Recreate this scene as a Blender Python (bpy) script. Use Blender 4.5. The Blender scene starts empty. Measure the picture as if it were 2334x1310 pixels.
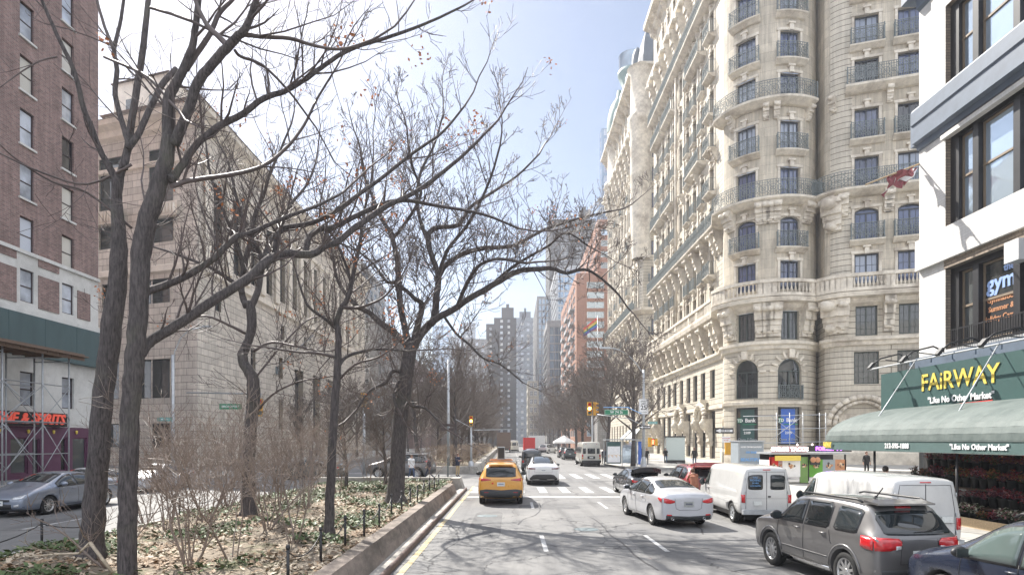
import bpy, bmesh, math, random
from math import sin, cos, pi, sqrt, radians, atan2
from mathutils import Vector, Matrix
from mathutils.bvhtree import BVHTree
V = Vector
RD = random.Random(11)
F, HX, HY, CH = 1400.0, 1167.0, 1003.0, 2.75
scene = bpy.context.scene
COL = scene.collection
def P(px, py, Y): return V(((px-HX)/F*Y, Y, CH-(py-HY)/F*Y))
def GX(px, Y): return (px-HX)/F*Y
ORD = ['first','second','third','fourth','fifth','sixth','seventh','eighth','ninth','tenth','eleventh','twelfth','thirteenth','fourteenth','fifteenth','sixteenth','seventeenth','eighteenth','nineteenth','twentieth']

# ------------------------------------------------------------------ materials
def nmat(name):
    m = bpy.data.materials.new(name); m.use_nodes = True
    nt = m.node_tree; b = nt.nodes['Principled BSDF']
    return m, nt, b
def N(nt, t, **k):
    n = nt.nodes.new(t)
    for a, v in k.items(): setattr(n, a, v)
    return n
def setp(b, col=None, rough=None, metal=None, spec=None, coat=None, trans=None, emit=None, es=None):
    if col is not None: b.inputs['Base Color'].default_value = (*col, 1)
    if rough is not None: b.inputs['Roughness'].default_value = rough
    if metal is not None: b.inputs['Metallic'].default_value = metal
    if spec is not None: b.inputs['Specular IOR Level'].default_value = spec
    if coat is not None:
        b.inputs['Coat Weight'].default_value = coat; b.inputs['Coat Roughness'].default_value = .04
    if trans is not None: b.inputs['Transmission Weight'].default_value = trans
    if emit is not None:
        b.inputs['Emission Color'].default_value = (*emit, 1); b.inputs['Emission Strength'].default_value = es
def mixc(nt, a, b, fac):
    n = N(nt, 'ShaderNodeMix', data_type='RGBA')
    if isinstance(a, tuple): n.inputs[6].default_value = (*a, 1)
    else: nt.links.new(a, n.inputs[6])
    if isinstance(b, tuple): n.inputs[7].default_value = (*b, 1)
    else: nt.links.new(b, n.inputs[7])
    if isinstance(fac, (int, float)): n.inputs[0].default_value = fac
    else: nt.links.new(fac, n.inputs[0])
    return n.outputs[2]
def ramp(nt, src, stops):
    r = N(nt, 'ShaderNodeValToRGB'); nt.links.new(src, r.inputs[0])
    e = r.color_ramp.elements
    e[0].position, e[0].color = stops[0][0], (*[stops[0][1]]*3, 1)
    e[1].position, e[1].color = stops[-1][0], (*[stops[-1][1]]*3, 1)
    for p, v in stops[1:-1]:
        x = e.new(p); x.color = (v, v, v, 1)
    return r.outputs[0]
def noise(nt, vec, scale, detail=4, rough=.6):
    n = N(nt, 'ShaderNodeTexNoise'); n.inputs['Scale'].default_value = scale
    n.inputs['Detail'].default_value = detail; n.inputs['Roughness'].default_value = rough
    if vec: nt.links.new(vec, n.inputs['Vector'])
    return n.outputs[0]
def bump(nt, b, h, strength, dist):
    bp = N(nt, 'ShaderNodeBump'); bp.inputs['Strength'].default_value = strength; bp.inputs['Distance'].default_value = dist
    nt.links.new(h, bp.inputs['Height']); nt.links.new(bp.outputs[0], b.inputs['Normal'])
def coords(nt, kind='Object', scale=None):
    t = N(nt, 'ShaderNodeTexCoord'); o = t.outputs[kind]
    if scale:
        mp = N(nt, 'ShaderNodeMapping'); mp.inputs['Scale'].default_value = scale
        nt.links.new(o, mp.inputs[0]); o = mp.outputs[0]
    return o
def plain(name, col, rough=.6, metal=0, var=.25, scale=3, bmp=0, coat=None, spec=None, stretch=None, dirt=None):
    m, nt, b = nmat(name); setp(b, col, rough, metal, spec, coat)
    if var:
        v = coords(nt, 'Object', stretch); n = noise(nt, v, scale, 5)
        f = ramp(nt, n, [(.3, 0), (.7, 1)])
        lo = tuple(c*(1-var) for c in col); hi = tuple(min(1, c*(1+var)) for c in col)
        c = mixc(nt, lo, hi, f)
        if dirt:
            n2 = noise(nt, v, scale*.23, 6, .7); f2 = ramp(nt, n2, [(.48, 0), (.66, 1)])
            c = mixc(nt, c, dirt, f2)
        nt.links.new(c, b.inputs['Base Color'])
        if bmp: bump(nt, b, n, .5, bmp)
    return m
def bricky(name, col, mortar, bw, bh, ms=.012, rough=.8, var=.3, off=.5, bmp=.01, stain=.25, smooth=.1):
    """bricks or ashlar courses laid on the wall's own (along, up) metres"""
    m, nt, b = nmat(name); setp(b, col, rough)
    uv = coords(nt, 'UV')
    br = N(nt, 'ShaderNodeTexBrick'); nt.links.new(uv, br.inputs['Vector'])
    br.inputs['Scale'].default_value = 1; br.inputs['Mortar Size'].default_value = ms
    br.inputs['Mortar Smooth'].default_value = smooth
    br.inputs['Brick Width'].default_value = bw; br.inputs['Row Height'].default_value = bh
    br.offset = off
    br.inputs['Color1'].default_value = (*[c*(1-var*.6) for c in col], 1)
    br.inputs['Color2'].default_value = (*[min(1, c*(1+var*.5)) for c in col], 1)
    br.inputs['Mortar'].default_value = (*mortar, 1)
    n = noise(nt, uv, .35, 6, .7)
    f = ramp(nt, n, [(.35, 1-stain), (.68, 1.0)])
    mul = N(nt, 'ShaderNodeMix', data_type='RGBA', blend_type='MULTIPLY'); mul.inputs[0].default_value = 1
    nt.links.new(br.outputs[0], mul.inputs[6]); nt.links.new(f, mul.inputs[7])
    st = coords(nt, 'UV', (2.2, .12, 1)); n3 = noise(nt, st, 1.3, 5, .7); f3 = ramp(nt, n3, [(.4, 1-stain*.9), (.6, 1.0)])
    mul2 = N(nt, 'ShaderNodeMix', data_type='RGBA', blend_type='MULTIPLY'); mul2.inputs[0].default_value = 1
    nt.links.new(mul.outputs[2], mul2.inputs[6]); nt.links.new(f3, mul2.inputs[7])
    nt.links.new(mul2.outputs[2], b.inputs['Base Color'])
    inv = N(nt, 'ShaderNodeMath', operation='SUBTRACT'); inv.inputs[0].default_value = 1; nt.links.new(br.outputs[1], inv.inputs[1])
    bump(nt, b, inv.outputs[0], .8, bmp)
    return m
def glassy(name, col, rough=.08, spec=.9, var=.5, scale=.6, metal=0, curtain=None):
    m, nt, b = nmat(name); setp(b, col, rough, metal, spec)
    oi = N(nt, 'ShaderNodeObjectInfo'); n = noise(nt, coords(nt, 'Object'), scale, 3)
    a = N(nt, 'ShaderNodeMath', operation='ADD'); nt.links.new(oi.outputs['Random'], a.inputs[0]); nt.links.new(n, a.inputs[1])
    f = ramp(nt, a.outputs[0], [(.5, 0), (1.0, 1)])
    lo = tuple(c*(1-var) for c in col); hi = tuple(min(1, c*(1+var)) for c in col)
    c = mixc(nt, lo, hi, f)
    if curtain:
        f2 = ramp(nt, oi.outputs['Random'], [(.62, 0), (.66, 1)]); c = mixc(nt, c, curtain, f2)
        f3 = ramp(nt, oi.outputs['Random'], [(.16, 1), (.2, 0)]); c = mixc(nt, c, (.02,.022,.028), f3)
    nt.links.new(c, b.inputs['Base Color'])
    bp = noise(nt, coords(nt, 'Object'), .9, 2); bump(nt, b, bp, .25, .03)
    return m
def paint(name, col, rough=.25, metal=0.0, flake=0):
    m, nt, b = nmat(name); setp(b, col, rough, metal, .5, 1.0)
    v = coords(nt, 'Object'); n = noise(nt, v, 1.7, 5, .65)
    f = ramp(nt, n, [(.35, 0), (.75, 1)])
    d = tuple(c*.80+.02 for c in col)
    nt.links.new(mixc(nt, col, d, f), b.inputs['Base Color'])
    g = ramp(nt, n, [(.3, rough), (.8, rough+.22)]); nt.links.new(g, b.inputs['Roughness'])
    n2 = noise(nt, v, 1.1, 2); bump(nt, b, n2, .12, .02)
    return m

M = {}
def mk():
    A = M
    # ground
    m, nt, b = nmat('asphalt'); setp(b, (.09,.09,.09), .75, spec=.35); v = coords(nt, 'Object')
    n1 = noise(nt, v, 55, 3, .7); n2 = noise(nt, v, .35, 6, .65); n3 = noise(nt, coords(nt, 'Object', (1.2,.06,1)), 1, 5, .6)
    c = mixc(nt, (.13,.13,.132), (.2,.196,.19), ramp(nt, n2, [(.35,0),(.65,1)]))
    c = mixc(nt, c, (.08,.08,.082), ramp(nt, n3, [(.5,0),(.72,.85)]))
    n4 = noise(nt, v, 1.9, 6, .7); c = mixc(nt, c, (.07,.07,.07), ramp(nt, n4, [(.62,0),(.72,.6)]))
    c = mixc(nt, c, (.29,.28,.27), ramp(nt, n1, [(.55,0),(.8,.8)]))
    vo = N(nt, 'ShaderNodeTexVoronoi', feature='DISTANCE_TO_EDGE'); vo.inputs['Scale'].default_value = .22
    w = N(nt, 'ShaderNodeMix', data_type='VECTOR'); w.inputs[0].default_value = .12
    nn = N(nt, 'ShaderNodeTexNoise'); nn.inputs['Scale'].default_value = .8; nn.inputs['Detail'].default_value = 5; nt.links.new(v, nn.inputs['Vector'])
    mm = N(nt, 'ShaderNodeVectorMath', operation='MULTIPLY_ADD'); nt.links.new(nn.outputs[1], mm.inputs[0]); mm.inputs[1].default_value = (2.2,2.2,0); nt.links.new(v, mm.inputs[2])
    nt.links.new(mm.outputs[0], vo.inputs['Vector'])
    cr = ramp(nt, vo.outputs[0], [(0.0,1),(.006,0)])
    c = mixc(nt, c, (.03,.03,.032), cr)
    nt.links.new(c, b.inputs['Base Color']); bump(nt, b, n1, .35, .006); A['asphalt'] = m
    m, nt, b = nmat('pavement'); setp(b, (.4,.39,.37), .85); v = coords(nt, 'Object')
    br = N(nt, 'ShaderNodeTexBrick'); nt.links.new(v, br.inputs['Vector']); br.offset = 0
    for k_, x_ in (('Scale',1),('Mortar Size',.015),('Brick Width',1.5),('Row Height',1.5)): br.inputs[k_].default_value = x_
    br.inputs['Color1'].default_value = (.34,.33,.31,1); br.inputs['Color2'].default_value = (.43,.42,.39,1); br.inputs['Mortar'].default_value = (.16,.15,.14,1)
    n2 = noise(nt, v, 1.1, 6, .7); c = mixc(nt, br.outputs[0], (.24,.23,.215), ramp(nt, n2, [(.45,0),(.72,.85)])); nt.links.new(c, b.inputs['Base Color']); A['pavement'] = m
    m, nt, b = nmat('soil'); setp(b, (.2,.16,.12), .95); v = coords(nt, 'Object')
    n1 = noise(nt, v, 9, 6, .75); n2 = noise(nt, v, .6, 5, .6)
    c = mixc(nt, (.11,.085,.062), (.3,.25,.19), ramp(nt, n1, [(.35,0),(.65,1)])); c = mixc(nt, c, (.13,.14,.07), ramp(nt, n2, [(.52,0),(.62,.7)]))
    nt.links.new(c, b.inputs['Base Color']); bump(nt, b, n1, .8, .04); A['soil'] = m
    A['mark'] = plain('road_marking', (.47,.47,.465), .7, var=.25, scale=5, dirt=(.26,.26,.26))
    A['ymark'] = plain('yellow_marking', (.46,.37,.2), .7, var=.3, scale=7, dirt=(.26,.25,.23))
    A['concrete'] = plain('concrete', (.36,.34,.31), .85, var=.22, scale=2.5, bmp=.01, dirt=(.2,.19,.175))
    A['barrier'] = plain('barrier_concrete', (.23,.19,.16), .85, var=.3, scale=2, bmp=.012, dirt=(.1,.085,.07), stretch=(1,1,3))
    A['kerbsteel'] = plain('rusted_kerb', (.1,.065,.055), .6, var=.4, scale=4)
    A['kerb'] = plain('kerb_stone', (.38,.37,.35), .8, var=.25, scale=4)
    # stone & walls
    A['ansonia'] = bricky('limestone_courses', (.63,.575,.475), (.22,.19,.15), 40, .62, .04, .8, .1, .5, .05, .2, .3)
    A['stone'] = plain('carved_limestone', (.65,.595,.50), .8, var=.2, scale=1.4, bmp=.02, dirt=(.36,.31,.25))
    A['stoneplain'] = bricky('smooth_ashlar', (.67,.60,.48), (.42,.36,.29), 2.6, 1.05, .014, .8, .16, .5, .008, .3)
    A['bank'] = bricky('sandstone_blocks', (.74,.68,.60), (.40,.35,.31), 1.5, .74, .04, .85, .22, .5, .05, .2, .25)
    A['bankplain'] = plain('sandstone', (.74,.68,.59), .85, var=.15, scale=1.2, bmp=.01)
    A['tile'] = bricky('roof_tile', (.33,.24,.2), (.2,.15,.12), .35, .5, .05, .8, .3, 0, .05)
    A['redbrick'] = bricky('brown_brick', (.31,.2,.18), (.34,.29,.27), .34, .13, .018, .85, .45, .5, .006, .25)
    A['white_wall'] = plain('white_painted_stone', (.62,.62,.6), .7, var=.08, scale=2, dirt=(.5,.5,.48))
    A['whitebrick'] = bricky('white_brick', (.7,.69,.665), (.6,.59,.57), .3, .11, .01, .7, .06, .5, .005, .16)
    A['tanbrick'] = bricky('tan_brick', (.36,.29,.22), (.2,.17,.14), .3, .11, .014, .85, .35, .5, .006)
    A['orange'] = bricky('orange_brick', (.33,.15,.09), (.33,.22,.16), .6, .2, .02, .85, .2, .5, .006, .12)
    A['bluetrim'] = plain('slate_blue_trim', (.115,.145,.19), .5, var=.12, scale=2)
    A['greenpanel'] = plain('dark_green_hoarding', (.075,.115,.12), .7, var=.12, scale=1.5, stretch=(1,1,.2))
    A['plum'] = plain('plum_paint', (.12,.05,.09), .5, var=.1)
    A['iron'] = plain('wrought_iron', (.12,.15,.16), .6, var=.1)
    A['irongrey'] = plain('grey_ironwork', (.15,.175,.175), .6, var=.15)
    A['black'] = plain('black_metal', (.02,.02,.022), .45, var=.2)
    A['galv'] = plain('galvanised_steel', (.42,.44,.46), .45, .4, var=.15, scale=6)
    A['wood'] = plain('weathered_plank', (.17,.12,.09), .85, var=.35, scale=4, stretch=(1,6,6))
    A['lumber'] = plain('pale_lumber', (.5,.38,.24), .8, var=.2, scale=4, stretch=(1,6,6))
    A['frame'] = plain('dark_window_frame', (.035,.045,.06), .45, var=.1)
    A['frameg'] = plain('green_window_frame', (.04,.055,.05), .45, var=.1)
    A['framew'] = plain('white_window_frame', (.6,.6,.6), .5, var=.05)
    A['frameb'] = plain('brown_window_frame', (.06,.045,.045), .5, var=.1)
    A['slate'] = plain('slate_roof', (.1,.12,.14), .6, var=.15)
    A['copper'] = plain('copper_roof', (.2,.27,.25), .6, var=.2)
    # glass
    A['gl'] = glassy('window_glass', (.05,.066,.125), .06, 1.0, .8, curtain=(.26,.3,.38))
    A['gld'] = glassy('shop_glass', (.05,.055,.055), .05, .9, .6)
    A['gll'] = glassy('sash_glass', (.34,.37,.42), .07, 1.0, .7, curtain=(.55,.54,.5))
    A['glsky'] = glassy('reflecting_glass', (.32,.39,.46), .05, 1.0, .5, .15, .55)
    A['car_glass'] = glassy('car_glass', (.018,.022,.024), .03, .8, .4)
    A['car_glass_g'] = glassy('greenish_car_glass', (.06,.08,.075), .03, .9, .5)
    # bark
    m, nt, b = nmat('bark'); setp(b, (.1,.085,.075), .9); v = coords(nt, 'Object', (1,1,.16))
    n1 = noise(nt, v, 34, 5, .7); n2 = noise(nt, coords(nt, 'Object'), 1.3, 4)
    c = mixc(nt, (.028,.024,.024), (.11,.095,.092), ramp(nt, n1, [(.36,0),(.62,1)])); c = mixc(nt, c, (.12,.12,.085), ramp(nt, n2, [(.55,0),(.75,.45)]))
    nt.links.new(c, b.inputs['Base Color']); bump(nt, b, n1, .9, .018); A['bark'] = m
    A['twig'] = plain('twig_bark', (.1,.08,.075), .55, var=.3, scale=1.5, spec=.3)
    A['shrubtwig'] = plain('shrub_bark', (.22,.17,.14), .55, var=.3, scale=2, spec=.6)
    A['fartwig'] = plain('grey_brown_bark', (.14,.115,.1), .8, var=.25, scale=.5)
    A['orangeleaf'] = plain('dry_orange_leaf', (.5,.2,.085), .7, var=.4, scale=3)
    A['litter'] = plain('dry_leaf_litter', (.27,.185,.115), .7, var=.6, scale=14, spec=.4)
    A['litter2'] = plain('pale_dry_leaf', (.42,.35,.26), .65, var=.4, scale=9, spec=.5)
    A['ivy'] = plain('ivy_leaf', (.075,.11,.04), .55, var=.5, scale=8, spec=.35)
    A['hedge'] = plain('dry_hedge', (.24,.18,.13), .8, var=.35, scale=2)
    # vehicles
    A['p_white'] = paint('white_paint', (.66,.66,.665), .22)
    A['p_vanwhite'] = paint('aged_white_paint', (.56,.56,.55), .35)
    A['p_silver'] = paint('silver_paint', (.52,.53,.56), .28, .25)
    A['p_taxi'] = paint('yellow_cab_paint', (.72,.34,.045), .25)
    A['p_grey'] = paint('bronze_grey_paint', (.15,.146,.146), .28, .45)
    A['p_navy'] = paint('navy_paint', (.006,.012,.03), .2, .0)
    A['p_black'] = paint('black_paint', (.02,.022,.027), .2)
    A['p_blue'] = paint('steel_blue_paint', (.2,.23,.29), .25, .4)
    A['p_red'] = paint('dark_red_paint', (.28,.02,.025), .25)
    A['p_cream'] = paint('cream_paint', (.62,.6,.54), .35)
    A['p_green'] = paint('dark_green_paint', (.05,.07,.07), .3)
    A['tyre'] = plain('tyre_rubber', (.018,.018,.018), .8, var=.2, scale=20)
    A['rim'] = plain('alloy_rim', (.5,.5,.5), .3, .8, var=.1)
    A['chrome'] = plain('chrome', (.7,.7,.7), .12, 1, var=.05)
    A['cladding'] = plain('grey_plastic_cladding', (.04,.042,.045), .55, var=.15)
    A['lens_red'] = plain('red_lens', (.5,.015,.02), .15, var=.25, scale=12, coat=1)
    A['lens_clear'] = plain('clear_lens', (.5,.52,.54), .12, .3, var=.25, scale=12, coat=1)
    A['lens_amber'] = plain('amber_lens', (.7,.25,.03), .2, var=.1)
    A['plate'] = plain('licence_plate', (.62,.64,.62), .5, var=.12, scale=16)
    # signs
    for nme, c_ in dict(s_white=(.8,.8,.8), s_black=(.02,.02,.022), s_green=(.02,.2,.1), s_red=(.6,.02,.015), s_yellow=(.72,.55,.1), s_blue=(.05,.14,.5), s_dkgreen=(.035,.085,.08), s_orange=(.5,.24,.12), s_purple=(.1,.02,.25), s_lime=(.17,.3,.09), s_pink=(.42,.26,.28), s_teal=(.1,.32,.3), s_cream=(.7,.55,.38), s_sky=(.2,.42,.75), s_grey=(.3,.34,.37)).items():
        A[nme] = plain(nme[2:]+'_sign_paint', c_, .55, var=.07)
    A['signal'] = plain('signal_yellow', (.62,.33,.03), .5, var=.1)
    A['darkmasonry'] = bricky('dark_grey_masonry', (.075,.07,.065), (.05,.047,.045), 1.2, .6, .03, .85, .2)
    m, nt, b = nmat('awning_canvas'); setp(b, (.42,.5,.48), .7)
    n = noise(nt, coords(nt, 'Object'), 1.6, 5, .7); nt.links.new(mixc(nt, (.065,.088,.083), (.11,.135,.127), ramp(nt, n, [(.35,0),(.65,1)])), b.inputs['Base Color']); A['awning'] = m
    for nme, c_, e_ in (('lit_red',(1,.12,.06),3),('lit_amber',(1,.5,.08),9),('lit_purple',(.45,.1,1),2.5),('lit_white',(1,.9,.85),1.2),('lit_sign',(.8,.12,.08),.12),('lit_blue',(.3,.42,.7),.06)):
        m, nt, b = nmat(nme); setp(b, c_, .4, emit=c_, es=e_); A[nme] = m
    # people
    A['skin'] = plain('skin', (.5,.3,.22), .55, var=.06)
    for nme, c_ in dict(c_navy=(.02,.025,.05), c_tan=(.45,.34,.2), c_black=(.02,.02,.02), c_white=(.7,.7,.7), c_denim=(.06,.09,.16), c_grey=(.2,.2,.21), c_orange=(.3,.12,.07)).items(): A[nme] = plain('cloth_'+nme[2:], c_, .85, var=.15, scale=8)
    A['hair'] = plain('brown_hair', (.12,.06,.035), .6, var=.3, scale=20)
    A['hairg'] = plain('dark_hair', (.03,.025,.02), .6, var=.3, scale=20)
    A['pot'] = plain('black_plastic_pot', (.015,.016,.016), .5, var=.2)
    for nme, c_ in dict(fl_red=(.28,.04,.05), fl_pink=(.5,.25,.27), fl_white=(.6,.6,.5), fl_orange=(.38,.17,.07), fl_yellow=(.5,.42,.15), fl_purple=(.16,.06,.1)).items(): A[nme] = plain('petal_'+nme[3:], c_, .6, var=.3, scale=12)
mk()

# ------------------------------------------------------------------ mesh builder
class MB:
    def __init__(s): s.v = []; s.f = []; s.m = []; s.uv = {}; s.smooth = set()
    def q(s, pts, m=0, uv=None, sm=False):
        i = len(s.v); s.v += [tuple(p) for p in pts]; s.f.append(tuple(range(i, i+len(pts)))); s.m.append(m)
        if uv: s.uv[len(s.f)-1] = uv
        if sm: s.smooth.add(len(s.f)-1)
    def box(s, x0, x1, y0, y1, z0, z1, m=0, T=None):
        c = [V((x, y, z)) for z in (z0, z1) for y in (y0, y1) for x in (x0, x1)]
        if T is not None: c = [T @ p for p in c]
        i = len(s.v); s.v += [tuple(p) for p in c]
        for a in ((0,2,3,1),(4,5,7,6),(0,1,5,4),(2,6,7,3),(0,4,6,2),(1,3,7,5)):
            s.f.append(tuple(i+k for k in a)); s.m.append(m)
    def hexa(s, c, m=0):
        i = len(s.v); s.v += [tuple(p) for p in c]
        for a in ((0,2,3,1),(4,5,7,6),(0,1,5,4),(2,6,7,3),(0,4,6,2),(1,3,7,5)):
            s.f.append(tuple(i+k for k in a)); s.m.append(m)
    def tube(s, pts, rad, n=6, m=0, cap=True, smooth=True):
        pts = [V(p) for p in pts]; k = len(pts)
        if not hasattr(rad, '__len__'): rad = [rad]*k
        i0 = len(s.v); ref = None
        for i, p in enumerate(pts):
            d = (pts[min(i+1, k-1)]-pts[max(i-1, 0)])
            if d.length < 1e-9: d = V((0,0,1))
            d.normalize()
            if ref is None: ref = d.orthogonal().normalized()
            a = ref - d*ref.dot(d)
            a = a.normalized() if a.length > 1e-6 else d.orthogonal().normalized()
            ref = a; b = d.cross(a)
            for j in range(n):
                t = 2*pi*j/n; s.v.append(tuple(p+(a*cos(t)+b*sin(t))*rad[i]))
        for i in range(k-1):
            for j in range(n):
                A = i0+i*n+j; B = i0+i*n+(j+1) % n
                s.f.append((A, B, B+n, A+n)); s.m.append(m)
                if smooth: s.smooth.add(len(s.f)-1)
        if cap:
            s.f.append(tuple(i0+j for j in reversed(range(n)))); s.m.append(m)
            s.f.append(tuple(i0+(k-1)*n+j for j in range(n))); s.m.append(m)
    def lathe(s, prof, n=24, m=0, T=None, smooth=True, a0=0, a1=2*pi):
        i0 = len(s.v); k = len(prof); full = abs(a1-a0-2*pi) < 1e-6; nn = n if full else n+1
        for j in range(nn):
            t = a0+(a1-a0)*j/n
            for r, z in prof:
                p = V((r*cos(t), r*sin(t), z)); s.v.append(tuple(T @ p if T is not None else p))
        for j in range(n):
            for i in range(k-1):
                a = i0+j*k+i; b = i0+((j+1) % nn)*k+i
                s.f.append((a, b, b+1, a+1)); s.m.append(m)
                if smooth: s.smooth.add(len(s.f)-1)
    def prism(s, poly, z0, z1, m=0, mt=None):
        n = len(poly); i = len(s.v)
        s.v += [(p[0], p[1], z0) for p in poly]+[(p[0], p[1], z1) for p in poly]
        for j in range(n): s.f.append((i+j, i+(j+1) % n, i+n+(j+1) % n, i+n+j)); s.m.append(m)
        s.f.append(tuple(i+j for j in reversed(range(n)))); s.m.append(m)
        s.f.append(tuple(i+n+j for j in range(n))); s.m.append(m if mt is None else mt)
    def build(s, name, mats, parent=None, fix=False):
        if not s.v: s.v = [(0,0,0),(0,0,.001),(.001,0,0)]; s.f = [(0,1,2)]; s.m = [0]
        if not isinstance(mats, (list, tuple)): mats = [mats]
        me = bpy.data.meshes.new(name); me.from_pydata(s.v, [], s.f)
        for x in mats: me.materials.append(M[x] if isinstance(x, str) else x)
        me.polygons.foreach_set('material_index', s.m)
        if s.smooth: me.polygons.foreach_set('use_smooth', [i in s.smooth for i in range(len(s.f))])
        if s.uv:
            L = me.uv_layers.new(name='UVMap').data
            for i, uvs in s.uv.items():
                ls = me.polygons[i].loop_start
                for k, t in enumerate(uvs): L[ls+k].uv = t
        me.validate(); me.update()
        if fix:
            bm = bmesh.new(); bm.from_mesh(me); bmesh.ops.recalc_face_normals(bm, faces=bm.faces); bm.to_mesh(me); bm.free()
        return link(name, me, parent)
def link(name, me, parent=None, keep=True):
    o = bpy.data.objects.new(name, me); COL.objects.link(o)
    if parent is not None:
        o.parent = parent
        if parent.get('_world'):
            if parent.type == 'EMPTY': o.matrix_parent_inverse = Matrix.Translation(-parent.location)
            o['_world'] = 1
    return o
def tag(o, label=None, cat=None, group=None, kind=None):
    if label: o['label'] = label
    if cat: o['category'] = cat
    if group: o['group'] = group
    if kind: o['kind'] = kind
    return o
def thing(name, label, cat, loc=(0,0,0), rz=0, group=None, world=False):
    o = bpy.data.objects.new(name, None); COL.objects.link(o); o.location = loc; o.rotation_euler = (0,0,rz); o.empty_display_size = .3
    if world: o['_world'] = 1
    return tag(o, label, cat, group)
def copytree(o, parent=None):
    c = o.copy(); COL.objects.link(c); c.parent = parent
    for ch in list(o.children): copytree(ch, c)
    return c
def dup(o, loc, rz=None, label=None, scale=None, group=None):
    c = copytree(o); c.location = loc
    if rz is not None: c.rotation_euler = (0,0,rz)
    if scale is not None: c.scale = (scale,)*3 if not hasattr(scale, '__len__') else scale
    if label: c['label'] = label
    if group: c['group'] = group
    return c
def text_into(mb, body, size, T, m=0, ex=.01, off=0.0, align='CENTER', shear=0, spacing=1):
    cu = bpy.data.curves.new('t', 'FONT'); cu.body = body; cu.size = size; cu.extrude = ex; cu.offset = off
    cu.align_x = align; cu.align_y = 'CENTER'; cu.shear = shear; cu.space_character = spacing; cu.resolution_u = 2
    o = bpy.data.objects.new('t', cu); COL.objects.link(o)
    dg = bpy.context.evaluated_depsgraph_get(); me = bpy.data.meshes.new_from_object(o.evaluated_get(dg))
    i = len(mb.v); mb.v += [tuple(T @ v.co) for v in me.vertices]
    for p in me.polygons: mb.f.append(tuple(i+k for k in p.vertices)); mb.m.append(m)
    bpy.data.objects.remove(o); bpy.data.curves.remove(cu); bpy.data.meshes.remove(me)
def TM(origin, right, up):
    r = V(right).normalized(); u = V(up).normalized(); n = r.cross(u)
    m = Matrix.Identity(4)
    for i in range(3): m[i][0] = r[i]; m[i][1] = u[i]; m[i][2] = n[i]; m[i][3] = origin[i]
    return m
HAZE = .0005; EXPO = 1.25
# ------------------------------------------------------------------ setting
def sheet(name, x0, x1, y0, y1, z, mat, nx=1, ny=1, fn=None, kind='structure'):
    mb = MB()
    for i in range(nx):
        for j in range(ny):
            a, b = x0+(x1-x0)*i/nx, x0+(x1-x0)*(i+1)/nx; c, d = y0+(y1-y0)*j/ny, y0+(y1-y0)*(j+1)/ny
            g = fn or (lambda x, y: z)
            mb.q([(a,c,g(a,c)),(b,c,g(b,c)),(b,d,g(b,d)),(a,d,g(a,d))], sm=fn is not None)
    return tag(mb.build(name, mat), kind=kind)
sheet('ground', -3000, 3000, -300, 6000, -.06, 'asphalt')
sheet('road', -22, 10.4, -20, 600, 0, 'asphalt')
sheet('cross_street', -200, 200, 37.5, 50, -.006, 'asphalt')
def slab(name, poly, z1, mat='pavement', z0=-.05):
    mb = MB(); mb.prism(poly, z0, z1); return tag(mb.build(name, mat), kind='structure')
def kerbed(nm, poly, z=.15):
    slab(nm, poly, z)
kerbed('pavement', [(10.4,-20),(60,-20),(60,8),(60,25),(12.5,40),(11,38),(10.4,35)])
kerbed('pavement', [(10.4,66),(11.2,61),(13.5,58.5),(60,43.5),(90,43.5),(90,600),(10.4,600)])
kerbed('pavement', [(-22,-20),(-60,-20),(-60,66),(-24,52.5),(-22,50)])
kerbed('pavement', [(-22,66),(-60,79),(-60,600),(-22,600)])
mb = MB()
mb.box(10.28,10.398,-20,34.9,-.02,.165); mb.box(10.28,10.398,66,600,-.02,.165)
mb.q([(10.28,66,.165),(10.4,66,.165),(11.2,61,.165),(11.08,60.9,.165)])
tag(mb.build('kerb', 'kerb'), kind='structure')
mb = MB(); mb.box(-21.998,-21.88,-20,50,-.02,.165); mb.box(-21.998,-21.88,66,600,-.02,.165); tag(mb.build('kerb', 'kerb'), kind='structure')
# markings
mb = MB()
def mark(x0, x1, y0, y1, sk=0, m=0): mb.q([(x0,y0,.006),(x1,y0+sk*(x1-x0),.006),(x1,y1+sk*(x1-x0),.006),(x0,y1,.006)], m)
for X in (.85, 3.85, 7.0):
    if X < 7:
        for k in range(-3, 3):
            y = 15.2+k*9.6
            if y < 29: mark(X-.06, X+.06, y, y+2.6)
        for k in range(60): mark(X-.06, X+.06, 55+k*9.6, 58+k*9.6)
for k in range(11): x = -2.2+k*1.22; mark(x, x+.42, 32.2, 36.3, 0)
for k in range(11): x = -1.6+k*1.25; mark(x, x+.5, 44.3, 50.2, 0)
mark(-2.2, 10, 29.6, 30.15)
for k in range(-2, 7):
    if k != 5: mark(-15.2, -15.05, 3+k*8, 6+k*8)
mark(-18.6, -18.48, -20, 50)
mark(-22, -11.6, 51.5, 52)
tag(mb.build('road_marking', 'mark'), kind='structure')
mb = MB(); 
for k in range(56):
    y = -8+k*.8; j = RD.uniform(-.012, .012); mb.q([(-2.36+j,y,.0065),(-2.22+j,y,.0065),(-2.22+j,y+.8,.0065),(-2.36+j,y+.8,.0065)])
mb.q([(-2.4,52,.0065),(-2.25,52,.0065),(-2.9,260,.0065),(-3.05,260,.0065)])
tag(mb.build('road_marking', 'ymark'), kind='structure')
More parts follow.
